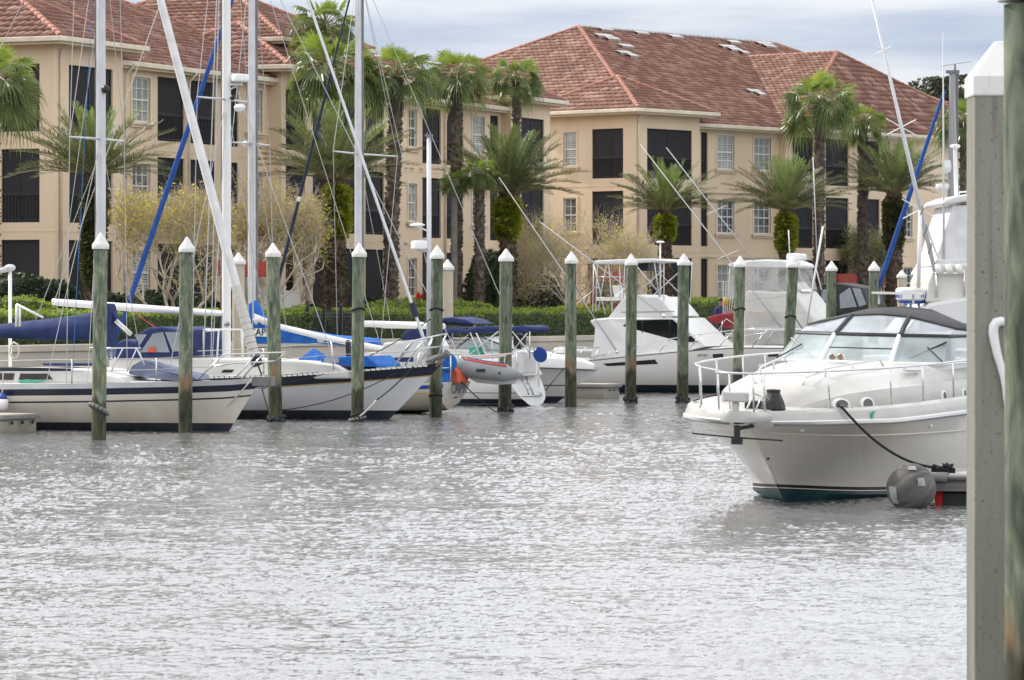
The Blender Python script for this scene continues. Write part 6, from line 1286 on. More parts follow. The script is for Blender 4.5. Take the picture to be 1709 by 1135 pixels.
def rows_at(s):
    d, hb, zt, zr, hk, zk, hc, zc, zl = s; rk = lambda z: sx(d)-max(0,(1.30-z))*max(0,1.53-d*.75)
    L_ = [(hb-.10,zt,0),(hb-.03,zt-.04,0),(hb+.01,zt-.13,0),(hb+.015,zr+.035,1),(hb+.05,zr+.02,1),(hb+.05,zr-.02,1),(hb-.03,zr-.045,2),(hb-.06+.0*(hk-hb),zr-.07,2),(hk+.03,zk+.03,2),(hk-.005,zk,2)]
    for t in (.12,.3,.5,.7,.85): L_.append((hk+(hc-hk)*(t+.10*math.sin(t*math.pi)*(1 if d < 3 else -.6)), zk+(.29-.15*min(1,d/4.2)-zk)*t, 2))
    f = lambda z: hc+ (hk-hc)*max(0,(z-zc))/(zk-zc+.001)*.55
    tb = -.15*min(1,d/4.2)+.03; L_ += [(max(.02,f(.255+tb)),.255+tb,3),(max(.02,f(.205+tb)),.205+tb,2),(max(.018,f(.19+tb)),.19+tb,3),(max(.015,f(.165+tb)),.165+tb,4),(hc,min(.15+tb-.01,zc),4),(hc*.5,(zc+zl)/2-.02,4),(0.0,zl,4)]
    out = []
    for i, (y, z, mi_) in enumerate(L_): out.append((rk(z) if z < zr else sx(d)+.0, max(0,y), z, mi_))
    return out
RW = [rows_at(s) for s in ST]
# densify along the length
def dense(RW, k=5):
    out = []
    n = len(RW)
    for i in range(n-1):
        p0, p1, p2, p3 = RW[max(i-1,0)], RW[i], RW[i+1], RW[min(i+2,n-1)]
        for j in range(k):
            t = j/k; row = []
            for a, b, c, d in zip(p0,p1,p2,p3):
                v = []
                for q in range(3):
                    h1 = b[0]-c[0]; 
                    m1 = (c[q]-a[q])/(abs(c[0]-a[0])+1e-6)*abs(c[0]-b[0]); m2 = (d[q]-b[q])/(abs(d[0]-b[0])+1e-6)*abs(c[0]-b[0])
                    v.append((2*t**3-3*t**2+1)*b[q]+(t**3-2*t**2+t)*m1+(-2*t**3+3*t**2)*c[q]+(t**3-t**2)*m2)
                row.append((v[0], max(0,v[1]), v[2], b[3]))
            out.append(row)
    out.append(RW[-1]); return out
RD = dense(RW); m = MB(); nr = len(RD[0])
for sg in (1,-1):
    for i in range(len(RD)-1):
        for j in range(nr-1):
            q = [(p[0],p[1]*sg,p[2]) for p in (RD[i][j],RD[i+1][j],RD[i+1][j+1],RD[i][j+1])]; m.mi = RD[0][j][3]; m.poly(*(q if sg > 0 else q[::-1]))
# stem face closing port and starboard at the bow
for j in range(nr-1):
    a, b = RD[0][j], RD[0][j+1]; m.mi = a[3]; m.poly((a[0],a[1],a[2]),(b[0],b[1],b[2]),(b[0],-b[1],b[2]),(a[0],-a[1],a[2]))
m.mi = 0; m.poly(*[(p[0],p[1],p[2]) for p in RD[-1]], *[(p[0],-p[1],p[2]) for p in RD[-1][::-1]])
M['srhull'] = mat('cruiser_hull', (.74,.695,.615), .16, c2=(.70,.655,.575), scale=.6)
h = m.build('hull', [M['srdeck'],M['whiteplastic'],M['srhull'],M['black'],M['teal']], bs, smooth=True)
bm = bmesh.new(); bm.from_mesh(h.data); bmesh.ops.remove_doubles(bm, verts=bm.verts, dist=.001); bmesh.ops.recalc_face_normals(bm, faces=bm.faces); bm.to_mesh(h.data); bm.free(); h.data.set_sharp_from_angle(angle=math.radians(32))
for sg, nm in ((1,'spray_strip'),(-1,'spray_strip')):
    MB().tube([(r_[9][0], sg*(r_[9][1]+.012), r_[9][2]+.015) for r_ in RD[2:]], .02, 6).build(nm, M['srhull'], bs, smooth=True)
    MB().tube([(r_[5][0], sg*(r_[5][1]+.004), r_[5][2]-.012) for r_ in RD], .014, 6).build('rub_strip', M['grey'], bs, smooth=True)
# side decks / foredeck sheet
m = MB(); R = []
for row in RD:
    x, y, z, _ = row[0]; R.append([(x,y*k,z-.02-.03*(abs(k)<1)+.05*(1-k*k)) for k in (1,.85,.5,0,-.5,-.85,-1)])
m.loft(R, False, False); m.build('foredeck', M['srdeck'], bs, smooth=True)
# bow pulpit platform with anchor
m = MB(); R = []
for d, hw in ((.7,.36),(.2,.33),(-.2,.30),(-.44,.26),(-.54,.17),(-.57,.06)):
    x = sx(d); R.append([(x,-hw,1.30),(x,-hw-.03,1.36),(x,-hw,1.44),(x,-hw*.8,1.47),(x,hw*.8,1.47),(x,hw,1.44),(x,hw+.03,1.36),(x,hw,1.30)])
m.loft(R); m.build('bow_pulpit', M['srdeck'], bs, smooth=True, auto=50)
m = MB(); x0 = sx(-.46); m.tube([(x0,-.0,1.20),(sx(.1),0,1.22)], .03, 6); m.tube([(x0+.02,0,1.25),(x0+.0,0,.98)], .05, 6); m.box((x0,0,1.02),(.07,.16,.10)); m.tube([(x0-.02,-.70,1.11),(x0+.0,0,1.07),(x0-.02,.70,1.05)], .014, 6); m.box((x0-.10,.0,1.3),(.3,.08,.06)); m.build('anchor', M['black'], bs)
m = MB(); m.box((x0+.05,-.02,1.53),(.10,.10,.14)); m.box((x0+.05,-.02,1.675),(.20,.36,.15)); m.build('bow_light_box', mat('light_lens_grey',(.50,.49,.47),.4), bs, bevel=.025)
m = MB(); m.lathe([(.20,0),(.17,.12),(.10,.26),(.12,.30),(.0,.31)], (sx(.25),.25,1.47), 12); m.box((sx(.35),-.05,1.53),(.3,.3,.12)); m.build('windlass', M['black'], bs, bevel=.02)
line3(bs, 'anchor_chain_guide', [(sx(-.15),.0,1.46),(sx(0),.05,1.72),(sx(.1),.15,1.66),(sx(.12),.2,1.46)], .018, M['steel'])
line3(bs, 'anchor_chain_guide', [(sx(-.05),.1,1.46),(sx(.05),.18,1.73),(sx(.2),.3,1.48)], .014, M['steel'])
# raised cabin top
m = MB(); R = []
for d, hw, hwt, zb, zt in ((.72,.42,.25,1.40,1.52),(.78,.62,.45,1.40,1.66),(.95,.82,.60,1.40,1.80),(1.35,1.06,.78,1.41,1.93),(2.0,1.28,.94,1.42,2.01),(3.0,1.50,1.18,1.43,2.07),(4.1,1.62,1.44,1.44,2.11),(5.2,1.64,1.5,1.45,2.15),(7,1.64,1.5,1.46,2.17)):
    x = sx(d); h_ = zt-zb; prof_ = [(hw,0),(hw*.992,.28*h_),(hw*.975,.50*h_),(hw*.955,.56*h_),(max(hwt,hw*.90),.60*h_),(hwt*.97,.82*h_),(hwt*.80,.945*h_),(hwt*.4,.99*h_),(0,h_)]
    R.append([(x,y,zb+z) for y, z in prof_]+[(x,-y,zb+z) for y, z in prof_[-2::-1]])
m.loft(R, False, False); n_ = len(R[0]); m.add(R[0], [tuple(range(n_))]); m.build('cabin_top', M['srdeck'], bs, smooth=True, auto=30)
def ct(d, k, up=0.0):          # point on the cabin top, k across -1..1 of the flat width
    tab = [(.72,.25,1.52),(.95,.60,1.80),(1.35,.78,1.93),(2.0,.94,2.01),(3.0,1.18,2.07),(4.1,1.44,2.11),(5.2,1.5,2.15),(7,1.5,2.17)]
    hw = interp([(t[0],t[1]) for t in tab], d); z = interp([(t[0],t[2]) for t in tab], d); return (sx(d), k*hw*.75, z-.03*k*k+up)
m = MB(); m.poly(ct(1.55,-.42,.012),ct(1.55,.42,.012),ct(2.15,.42,.016),ct(2.15,-.42,.016)); hb_ = m.build('deck_hatch', M['tinted2'], bs)
hb_.data.materials[0] = mat('smoked_hatch', (.30,.31,.31), .15)
m = MB()
for a, b in ((ct(1.5,-.47,.01),ct(1.5,.47,.01)),(ct(1.5,.47,.01),ct(2.2,.47,.012)),(ct(2.2,.47,.012),ct(2.2,-.47,.012)),(ct(2.2,-.47,.012),ct(1.5,-.47,.01))): m.tube([a,b], .022, 6)
m.build('hatch_frame', M['whiteplastic'], hb_)
for sg in (-1,1):
    pts = [ct(1.05,sg*.78,.0),ct(1.1,sg*.80,.10),ct(1.6,sg*.82,.12),ct(2.4,sg*.84,.12),ct(3.2,sg*.86,.12),ct(3.3,sg*.86,.02)]; m = MB(); m.tube(pts, .015, 6)
    for d in (1.6,2.4): m.tube([ct(d,sg*.83,0),ct(d,sg*.83,.12)], .013, 5)
    m.build('grab_rail', M['steel'], bs, smooth=True)
m = MB()
for y in (.16,.30): m.tube([(sx(3.75),y-.3,2.19),(sx(3.55),y-.3,2.20)], [.03,.055], 10)
m.build('horn', M['steel'], bs, smooth=True); m = MB()
for y in (.16,.30): m.tube([(sx(3.549),y-.3,2.20),(sx(3.54),y-.3,2.20)], .045, 10)
m.build('horn_mouth', M['teak'], bs)
for sg in (-1,1):
    m = MB(); m.tube([(sx(3.6),sg*1.30,2.02),(sx(3.2),sg*1.20,2.03)], .035, 6); m.build('cowl_vent', M['steel'], bs)
for k, (d, y) in enumerate(((.95,.9),(1.1,1.1),(1.25,-.9),(.62,.55))): MB().lathe([(.035,0),(.04,.01),(.0,.015)], (sx(d),y,interp([(q[0],q[2]) for q in ST],d)-.0), 10).build('deck_fill_cap', M['steel'], bs)
# cabin side portholes on the picture-right side (+y)
def side_pt(d, z): 
    hw = interp([(.95,.82),(1.35,1.06),(2.0,1.28),(3.0,1.50),(4.1,1.62),(5.2,1.64),(7,1.64)], d); zb = interp([(.95,1.40),(3,1.43),(5.2,1.45)], d); return (sx(d), hw*(1-.025*min(1,max(0,(z-zb)/.3)))+.004, z)
def porthole(px, py, rx, rz_):
    d = 2.5
    for _ in range(30):
        hw = side_pt(d, 1.75)[1]; d = .6*d+.4*dinv(FS.onx(px, hw)); 
    z = FS.z(py, sx(d), hw); p, q = V(side_pt(d-.2, z)), V(side_pt(d+.2, z)); t = (q-p).normalized(); nrm = V((0,0,1)).cross(t); nrm = nrm if nrm.y > 0 else -nrm; c = V(side_pt(d, z)); u = V((0,0,1))-nrm*.15
    m = MB(); n = 18; ring = lambda r, o: [tuple(c+t*(rx*r*math.cos(2*math.pi*k/n))+u*(rz_*r*math.sin(2*math.pi*k/n))+nrm*o) for k in range(n)]
    m.loft([ring(1.28,-.02),ring(1.25,.035),ring(1.0,.04),ring(.98,.022)], True, False); o = m.build('porthole', M['whiteplastic'], bs, smooth=True, auto=40)
    m = MB(); m.add(ring(1.0,.026), [tuple(range(n))]); m.build('port_glass', M['tinted2'], o)
porthole(1397,674,.17,.085); porthole(1440,672,.17,.09); porthole(1568,661,.10,.105); porthole(1602,657,.10,.105)
# windshield: three facets, framed
Wb = [(5.2,-1.62),(4.42,-1.42),(4.18,-.60),(4.14,0),(4.18,.60),(4.42,1.42),(5.2,1.62),(6.8,1.68)]; Wb = [(6.8,-1.68)]+Wb
def wpt(i, f): d, y = Wb[i]; zb = 2.10+(d-4.2)*.02; return (sx(d+.50*f*(1 if d < 5 else .8)), y*(1-.08*f), zb+.44*f)
m = MB()
for i in range(len(Wb)-1): m.poly(wpt(i,0),wpt(i+1,0),wpt(i+1,1),wpt(i,1))
ws = m.build('windshield', M['clear'], bs)
m = MB(); m.tube([wpt(i,1) for i in range(len(Wb))], .03, 6); m.build('windshield_cap', M['black'], ws)
m = MB(); m.tube([wpt(i,0) for i in range(len(Wb))], .028, 6); m.build('windshield_base', M['whiteplastic'], ws)
for i in (1,3,5,7):
    m = MB(); m.tube([wpt(i,0),wpt(i,1)], .040 if i in (3,5) else .03, 6); m.build('windshield_post', M['whiteplastic'], ws)
m = MB(); a, b = V(wpt(3,.5)).lerp(V(wpt(4,.5)),0), V(wpt(5,.5)); m.tube([V(wpt(3,.52)), V(wpt(4,.52)), V(wpt(5,.52))], .013, 6); m.build('center_latch_bar', M['black'], ws)
for i, f0 in ((2,.55),(6,.35)):
    p, q = V(wpt(i,0)), V(wpt(i,.8)); j = V(wpt(i+1 if i == 2 else i-1,.25)); m = MB(); m.tube([p+V((.06,0,.02)), q.lerp(j,.35)+V((.06,0,0))], .012, 5); m.tube([q.lerp(j,.0)+V((.06,0,.0)), q.lerp(j,.7)+V((.07,0,-.12))], .018, 5); m.build('wiper', M['black'], ws)
# black canvas with clear front panels
def cpt(i, f): d, y = Wb[i]; k = interp([(0,1.1),(.6,1.0),(1.42,.42),(1.62,.25),(1.68,.2)], abs(y)); return (sx(d+.56+.55*f*(.4+.6*k)), y*(.92-.09*f*k), 2.55+.30*f*k)
m = MB()
for i in range(len(Wb)-1): m.poly(cpt(i,0),cpt(i+1,0),cpt(i+1,1),cpt(i,1))
cv = m.build('canvas_windows', M['vinyl2'], bs)
for i in (3,5):
    m = MB(); m.tube([cpt(i,0),cpt(i,1)], .045, 6); m.build('zip_seam', M['blackcanvas'], cv)
for f, r in ((0,.035),(1,.03)): MB().tube([cpt(i,f) for i in range(len(Wb))], r, 6).build('canvas_hem', M['blackcanvas'], cv)
m = MB(); R = []
for f, z in ((0,0),(.25,.07),(.6,.12),(1,.14)):
    row = []
    for i in range(len(Wb)):
        x, y, zz = cpt(i,1); k = 1-.25*f; row.append((x-1.6*f*(1 if abs(Wb[i][1]) < 1.3 else .5)+.0, y*(1-.03*f), zz+z*(1-(abs(y)/1.6)**2*.6)))
    R.append(row)
m.loft(R, False, False); m.build('canvas_top', M['blackcanvas'], bs, smooth=True)
# cockpit inner mass so that the glass shows something behind
m = MB(); m.box((sx(5.6),-.7,2.25),(.5,.5,.9)); m.box((sx(5.3),.75,2.25),(.4,.9,.5)); m.box((sx(6.4),.6,2.3),(.4,.6,1.0)); m.build('helm_seats', M['whitesail'], bs, bevel=.08)
# bow rail
def gun(d, side, inset=.12): 
    hb = interp([(s[0],s[1]) for s in ST], d); z = interp([(s[0],s[2]) for s in ST], d); return V((sx(d), side*max(.15,hb-inset), z))
m = MB(); ds = (-.55,-.3,.2,.7,1.3,2.0,2.8,3.6,4.4,5.4,6.6)
for side in (1,-1):
    rl = []
    for d in ds:
        if d < 0: p = V((sx(d), side*.27, 1.46))
        else: p = gun(d, side)
        rl.append(p+V((.10,0,.57)))
    m.tube(rl, .017, 7)
    for d in (-.5,-.1,.55,1.7,2.7,3.9,4.9,6.2):
        p = V((sx(d), side*.27, 1.46)) if d < 0 else gun(d, side); top = p+V((.10,0,.57)); m.tube([p, top], .015, 6)
m.tube([V((sx(-.55)+.1,.27,2.03)), V((sx(-.55)+.1,-.27,2.03))], .017, 7); m.build('bow_rail', M['steel'], bs, smooth=True)
dA = 1.0
for _ in range(20): dA = .5*dA+.5*dinv(FS.onx(1340,interp([(s[0],s[1]) for s in ST],dA)))
for d, side in ((dA,1),(.5,-1)): 
    p = gun(d, side, .03); MB().tube([p+V((-.12,0,.04)),p+V((.12,0,.04))], .022, 6).build('cleat', M['black'] if side > 0 else M['steel'], bs)
def hull_at(px, py):
    best = None
    for row in RD:
        for j in range(5, nr-1):
            for t in (0,.5):
                p = [row[j][q]*(1-t)+row[j+1][q]*t for q in range(3)]; X, Y = FS.w(p[0], p[1]); X_, Y_ = CX+X/Y*FPX, HY-(p[2]-CAMH)/Y*FPX; e = (X_-px)**2+(Y_-py)**2
                if best is None or e < best[0]: best = (e, p)
    return V(best[1])
for px, py, nm in ((1336,712,'thru_hull_vent'),(1546,707,'thru_hull_vent')):
    p = hull_at(px,py); MB().ball(tuple(p), .055, 8, (1.6,.5,.7)).build(nm, M['whiteplastic'], bs, smooth=True)
p = hull_at(1277,762); MB().ball(tuple(p), .025, 6).build('thru_hull_fitting', M['black'], bs)
p = gun(3.05, 1, -.02); q = gun(3.0, 1, -.02)
m = MB()
d0 = 2.0
for _ in range(20): d0 = .5*d0+.5*dinv(FS.onx(1452,interp([(s[0],s[1]) for s in ST],d0))); 
a, b = V((sx(d0-.07),interp([(s[0],s[1]) for s in ST],d0)+.025,1.40)), V((sx(d0+.07),interp([(s[0],s[1]) for s in ST],d0)+.028,1.40)); m.poly(a-V((0,0,.055)), b-V((0,0,.055)), b+V((0,0,.055)), a+V((0,0,.055))); m.build('registration_sticker', M['greenrope'], bs)
line3(bs, 'vhf_antenna', [(sx(5.9),-1.55,2.5),(sx(5.6),-1.15,4.35)], .018, M['whiteplastic'])
m = MB(); m.bx(sx(6.5),sx(6.2),-.5,.3,3.22,3.26); m.tube([(sx(6.3),-.4,3.05),(sx(6.3),-.4,3.22)], .02, 5); m.tube([(sx(6.3),.2,3.05),(sx(6.3),.2,3.22)], .02, 5); m.build('open_array_radar', M['whiteplastic'], bs)
# ---- dock finger, fender ball, dock line
od2 = W(1537,845,58.6); FD = Fr(od2[0], od2[1], .985, -.17)
dk = fthing('floating_dock', 'grey dock end with a pale deck at the right edge beside the fender ball', 'dock', FD)
m = MB(); m.bx(.22,6,.3,2.0,-.4,.22); m.build('float', M['black'], dk, bevel=.03)
m = MB(); m.bx(.02,6,.02,2.2,.23,.40); m.build('timber_frame', M['greyalu'], dk, bevel=.015); dk.children[-1].data.materials[0] = mat('weathered_timber', (.20,.19,.17), .9, c2=(.14,.13,.115), scale=2, stretch=(.3,3,6), bump=.3)
m = MB(); m.tube([(-.04,-.0,.45),(6,-.0,.45)], .06, 10); m.tube([(-.06,0,.45),(.4,-.02,.45)], .075, 10); m.build('bumper_strip', M['grey'], dk, smooth=True)
m = MB(); m.bx(.03,6,.065,2.2,.405,.50); m.build('deck_slab', M['concrete'], dk, bevel=.01)
m = MB(); c = V((.32,.25,.53)); rg = random.Random(4)
m.tube([c+V((rg.uniform(-.16,.16),rg.uniform(-.1,.1),rg.uniform(-.02,.12))) for k in range(26)], .022, 5); m.box(c+V((0,0,.0)),(.36,.10,.08)); m.build('dock_cleat', M['blackrope'], dk)
m = MB(); m.poly((.18,.18,.22),(.32,.16,.22),(.30,.16,-.04),(.22,.18,-.10)); m.build('red_flag', M['red'], dk)
Xf, Yf, Zf = W(1521,815,58.2); fb = thing('fender_ball', 'dark grey cloth-covered round fender with worn pale patches on the dock end', 'fender', (Xf,Yf,0), 0)
m = MB(); n = 72; R = []
for i in range(1, 28):
    th = math.pi*i/28; R.append([(( .36*math.sin(th)*math.cos(a))*(1+(.06*math.sin(11*a)+.03*math.sin(17*a+1))*abs(math.cos(th))), .36*math.sin(th)*math.sin(a)*(1+(.06*math.sin(11*a)+.03*math.sin(17*a+1))*abs(math.cos(th))), -.37*math.cos(th)) for a in [2*math.pi*k/n for k in range(n)]])
m.loft(R); o = m.build('cover', M['fenderskin'], fb, smooth=True); o.location = (0,0,Zf); o.rotation_euler = (.25,.9,.2)
def on_ball(a, e, r=.372): return V((r*math.cos(e)*math.sin(a), -r*math.cos(e)*math.cos(a), r*math.sin(e)))+V((0,0,Zf))
for (a, e, da, de, nm) in ((-.95,-.25,.22,.36,'worn_patch'),(-.05,.98,.28,.12,'worn_patch'),(.33,.30,.16,.17,'worn_patch')):
    m = MB(); g_ = [[on_ball(a+da*u, e+de*v_, .378) for u in (-1,-.5,0,.5,1)] for v_ in (-1,-.5,0,.5,1)]; m.loft([[tuple(p) for p in r] for r in g_], False, False); m.build(nm, M['patchcloth'], fb, smooth=True)
# black bow line from cleat down to the dock cleat
dA = 1.0
for _ in range(20): dA = .5*dA+.5*dinv(FS.onx(1340,interp([(s[0],s[1]) for s in ST],dA)))
pA = gun(dA,1,.04); XA = FS.w(pA.x, pA.y); pB = (*FD.w(.32,.25), .58)
def rope(label, pts, r=.018, mt='blackrope', group='dock lines'):
    c = V(pts[0]); o = MB().tube([V(p)-c for p in pts], r, 6).build('dock_line', M[mt], None, smooth=True); o.location = c; return tag(o, label, 'rope', group)
pA_ = V((*XA, pA.z+.05)); over = V((XA[0]+.10, XA[1]-.06, pA.z-.06))
rope('black dock line sagging from the express cruiser bow to the dock cleat', [tuple(pA_)]+sag(over, pB, .22, 14), .020)
# ================================================================ mooring piles
def cap_cone(root, r, z, pointed=.26, n=18):
    m = MB(); m.lathe([(r*1.19,.03),(r*1.21,.04),(r*1.21,.125),(r*1.17,.14),(r*.58,.14+pointed*.52),(.02,.14+pointed)], (0,0,z-.12), n); return m.build('cap', M['cap'], root, smooth=True, auto=30)
def wood_pile(label, px, ytip, pxb, r, seed, Y=None, rope_z=None, collar=None, split=False):
    Y = Y or 1.81*FPX/(513-ytip); X = (px-CX)/FPX*Y; Xb = (pxb-CX)/FPX*Y
    t = thing('mooring_pile', label, 'piling', (Xb,Y,0), 0, 'green timber mooring piles'); zt = CAMH+1.81-.40; rg = random.Random(seed); dx_ = X-Xb
    m = MB(); n = 18; R = []; zz = -1.2
    lv = [-1.2,-.3,0,.25,.5,.8,1.2,1.6,2.0,2.5,3.0,3.5,4.0,zt+.02]
    for z in lv:
        rr = r*(1+.05*(1-z/4.5))*(1+rg.uniform(-.012,.012)); R.append([(dx_*z/4.5+rr*(1+.02*math.sin(3*a+seed+z*.7))*math.cos(a), rr*(1+.02*math.sin(3*a+seed+z*.7))*math.sin(a), z) for a in [2*math.pi*k/n for k in range(n)]])
    m.loft(R); m.build('post', M['pile'], t, smooth=True, auto=60)
    c = cap_cone(t, r*1.02, zt); c.location = (dx_*zt/4.5,0,0); c.rotation_euler = (rg.uniform(-.006,.006),rg.uniform(-.006,.006),rg.random()*6)
    if rope_z:
        for z in rope_z:
            m = MB(); m.tube([((r*1.08)*math.cos(a)+dx_*z/4.5, (r*1.08)*math.sin(a), z+.03*math.sin(a*2+seed)) for a in [2*math.pi*k/16 for k in range(17)]], .028, 6); m.build('rope_loop', M['blackrope'], t)
    if collar == 'floats':
        for k in range(15):
            a = 2*math.pi*k/15; MB().ball((r*1.25*math.cos(a)+dx_*.6/4.5, r*1.25*math.sin(a), .70-.10*math.cos(a)-.05*math.sin(a)), .055, 7).build('float_bead', M['grey'], t, smooth=True)
    if collar == 'chain':
        for k in range(12):
            a = 2*math.pi*k/12; MB().ball((r*1.2*math.cos(a), r*1.2*math.sin(a), .08+.04*math.cos(a)), .045, 6).build('float_bead', M['grey'], t, smooth=True)
    if collar == 'weed':
        rgn = random.Random(seed); m = MB()
        for k in range(60):
            a = rgn.random()*6.28; m.ball((r*1.12*math.cos(a)*rgn.uniform(.95,1.15), r*1.12*math.sin(a), rgn.uniform(-.1,.16)), rgn.uniform(.03,.065), 5)
        m.build('barnacle_crust', M['boot'], t); t.children[-1]['kind'] = 'stuff'
    return t
wood_pile('tall green mooring pile with a collar of grey float beads, nearest at left', 168, 379.5, 164.5, .158, 1, collar='floats')
wood_pile('dark green mooring pile before the cream sailboat bow, thin white line at its base', 311, 387, 309, .160, 2)
wood_pile('pale green mooring pile between the bows of the cream and white sailboats', 455, 398, 460, .172, 3, collar='weed')
wood_pile('green mooring pile before the white yacht hull, rope looped near the water', 598.5, 398, 596.5, .160, 4, rope_z=(2.95,.18), collar='chain')
wood_pile('dark mooring pile at the white yacht bow tip, rope around its upper part', 729.5, 402, 727, .166, 5, rope_z=(2.95,.62))
wood_pile('green mooring pile behind the grey inflatable dinghy', 844.5, 408, 842.5, .182, 6, collar='weed')
wood_pile('mooring pile with a rusty split edge in front of the motor cruiser bow', 952.5, 413, 952.5, .168, 7)
wood_pile('mooring pile in front of the hardtop frame of the flybridge boat', 1054.5, 417, 1052, .170, 8, collar='weed')
wood_pile('mooring pile just left of the bow registration number of the flybridge boat', 1141, 417, 1139, .175, 9, collar='weed')
wood_pile('mooring pile in front of the red cover with a thin black strap around it', 1235, 421, 1231, .172, 10, rope_z=(2.95,))
wood_pile('mooring pile tied with a rope in front of the hardtop enclosure', 1324, 422, 1312, .172, 11, rope_z=(2.7,))
wood_pile('short green pile in front of the black canvas boat', 1387.5, 430, 1385, .175, 12)
wood_pile('short pale green pile crossed by the blue furled sail', 1458.5, 430, 1457, .175, 13)
wood_pile('green pile with a white cap partly hidden behind the big radar dome', 1528, 440, 1528, .172, 14)
def sleeve_pile(label, px, ytip, y, r):
    x = S.onx(px, y); wx, wy = S.w(x, y); zt = S.z(ytip, x, y); t = thing('sleeved_pile', label, 'piling', (wx,wy,0), 0, 'beige sleeved dock piles')
    MB().lathe([(r,-1),(r,zt-.38)], (0,0,0), 20).build('post', M['beigepile'], t, smooth=True, auto=40); cap_cone(t, r, zt-.40)
sleeve_pile('beige sleeved pile behind the white furled headsail', 398, 415, 11.5, .19)
sleeve_pile('beige sleeved pile behind the dark pile at the yacht bow', 747, 427, 11.5, .19)
sleeve_pile('beige sleeved pile right of the blue furled sail', 1505, 446, 11.0, .20)
# concrete pile and close green pile at right
Yc = 27.8; Xc = (1617-CX)/FPX*Yc; hw = .205
t = thing('concrete_pile', 'square grey concrete pile with white pyramid cap in the right foreground', 'piling', (Xc+hw+.01,Yc,0), math.radians(1.5))
zc = CAMH+(HY-158)/FPX*Yc
MB().bx(-hw,hw,-hw,hw,-1,zc).build('post', M['pilecrete'], t, bevel=.018)
m = MB(); q = hw+.012; zc1 = CAMH+(HY-130)/FPX*Yc; m.loft([[(-q,-q,zc-.02),(q,-q,zc-.02),(q,q,zc-.02),(-q,q,zc-.02)],[(-q,-q,zc1),(q,-q,zc1),(q,q,zc1),(-q,q,zc1)],[(-.03,-.03,zc1+.26),(.03,-.03,zc1+.26),(.03,.03,zc1+.26),(-.03,.03,zc1+.26)]]); m.build('cap', M['capdirty'], t, bevel=.012)
Yg = 22.5; Xg = (1676-CX)/FPX*Yg; rg_ = .19
t = thing('mooring_pile', 'close blurred green timber pile cut by the right edge of the picture', 'piling', (Xg+rg_,Yg,0), 0, 'green timber mooring piles')
zg = CAMH+(HY-8)/FPX*Yg; m = MB(); n = 28; R = []
for z in [-1+(zg+1)*k/14 for k in range(15)]: R.append([(rg_*(1+.015*math.sin(3*a+z))*math.cos(a), rg_*(1+.015*math.sin(3*a+z))*math.sin(a), z) for a in [2*math.pi*k/n for k in range(n)]])
m.loft(R); o = m.build('post', M['pile'], t, smooth=True, auto=60)
cap_cone(t, rg_*1.02, zg+.11, .3)
m = MB(); p = [((px-CX)/FPX*Yc-(Xc+hw+.01), -hw-.03, CAMH-(py-HY)/FPX*Yc) for px, py in ((1674,537),(1664,536),(1656,538),(1652,544),(1651,553),(1653,568),(1657,588),(1663,608),(1668,628),(1671,646),(1672,662),(1673,678))]
o = m.tube(p, [.028,.034,.037,.037,.036,.034,.031,.028,.026,.024,.022,.018], 10).build('rope_hook', M['whiteplastic'], None, smooth=True); o.location = (Xc+hw+.01,Yc,0); tag(o, 'curved white plastic line hook fixed on the concrete pile', 'hook')
# ---------------------------------------------------------------- dock lines
def Lp(F, px, py, c): x, y, z = F.p(px,py,c); return (*F.w(x,y), z)
P_ = lambda px, py, Y: W(px,py,Y)
yp3 = 1.81*FPX/(513-398)
rope('white bow line from the cream sailboat down to the water by the second pile', sag(Lp(F1,420,633,.25), Lp(F1,323,719,-.0), .12), .018, 'rope')
rope('dark line from the cream sailboat bow roller to the third pile base', sag(Lp(F1,437,648,.1), P_(453,702,yp3-.2), .02), .014)
rope('black line from the white yacht bow to the fourth pile base', sag(Lp(F2,690,612,.6), P_(628,668,1.81*FPX/(513-398)), .05), .018)
rope('white rope bridle at the base of the fourth pile', sag(P_(628,668,1.81*FPX/(513-398)), P_(600,695,1.81*FPX/(513-398)-.2), .02), .024, 'rope')
rope('long dark line sagging along the white yacht hull', sag(Lp(F2,662,622,1.0), Lp(F2,395,684,1.95), .35, 12), .014)
rope('dark line from the fifth pile across to the fourth pile top', sag(P_(722,530,1.81*FPX/(513-402)), P_(470,640,Y2-1.5), .3, 12), .014)
rope('black line from the dinghy davits to the sixth pile base', sag(Lp(F3,770,637,.2), P_(828,688,1.81*FPX/(513-408)-.2), .05), .016)
rope('thin line from the motor cruiser bow down to the water', [Lp(F6,942,614,.9), Lp(F6,910,652,1.25)], .014)
rope('rope from the tied pile down to the hardtop boat rail', [P_(1325,528,1.81*FPX/(513-422)), Lp(F7,1347,560,.9)], .018)
x_, y_, z_ = F1.p(4,672,1.78); X_, Y_ = F1.w(x_, y_); t = thing('fender', 'small white fender with dark blue top on the cream hull at far left', 'fender', (X_,Y_,0))
MB().lathe([(.02,-.22),(.13,-.16),(.15,.0),(.13,.09)], (0,0,z_), 14).build('body', M['whiteplastic'], t, smooth=True); MB().lathe([(.132,.09),(.09,.17),(.03,.24),(.02,.27)], (0,0,z_), 14).build('top', M['bluestripe'], t, smooth=True)
MB().tube([(0,0,z_+.26),(.02,0,z_+.75)], .015, 5).build('lanyard', M['rope'], t)
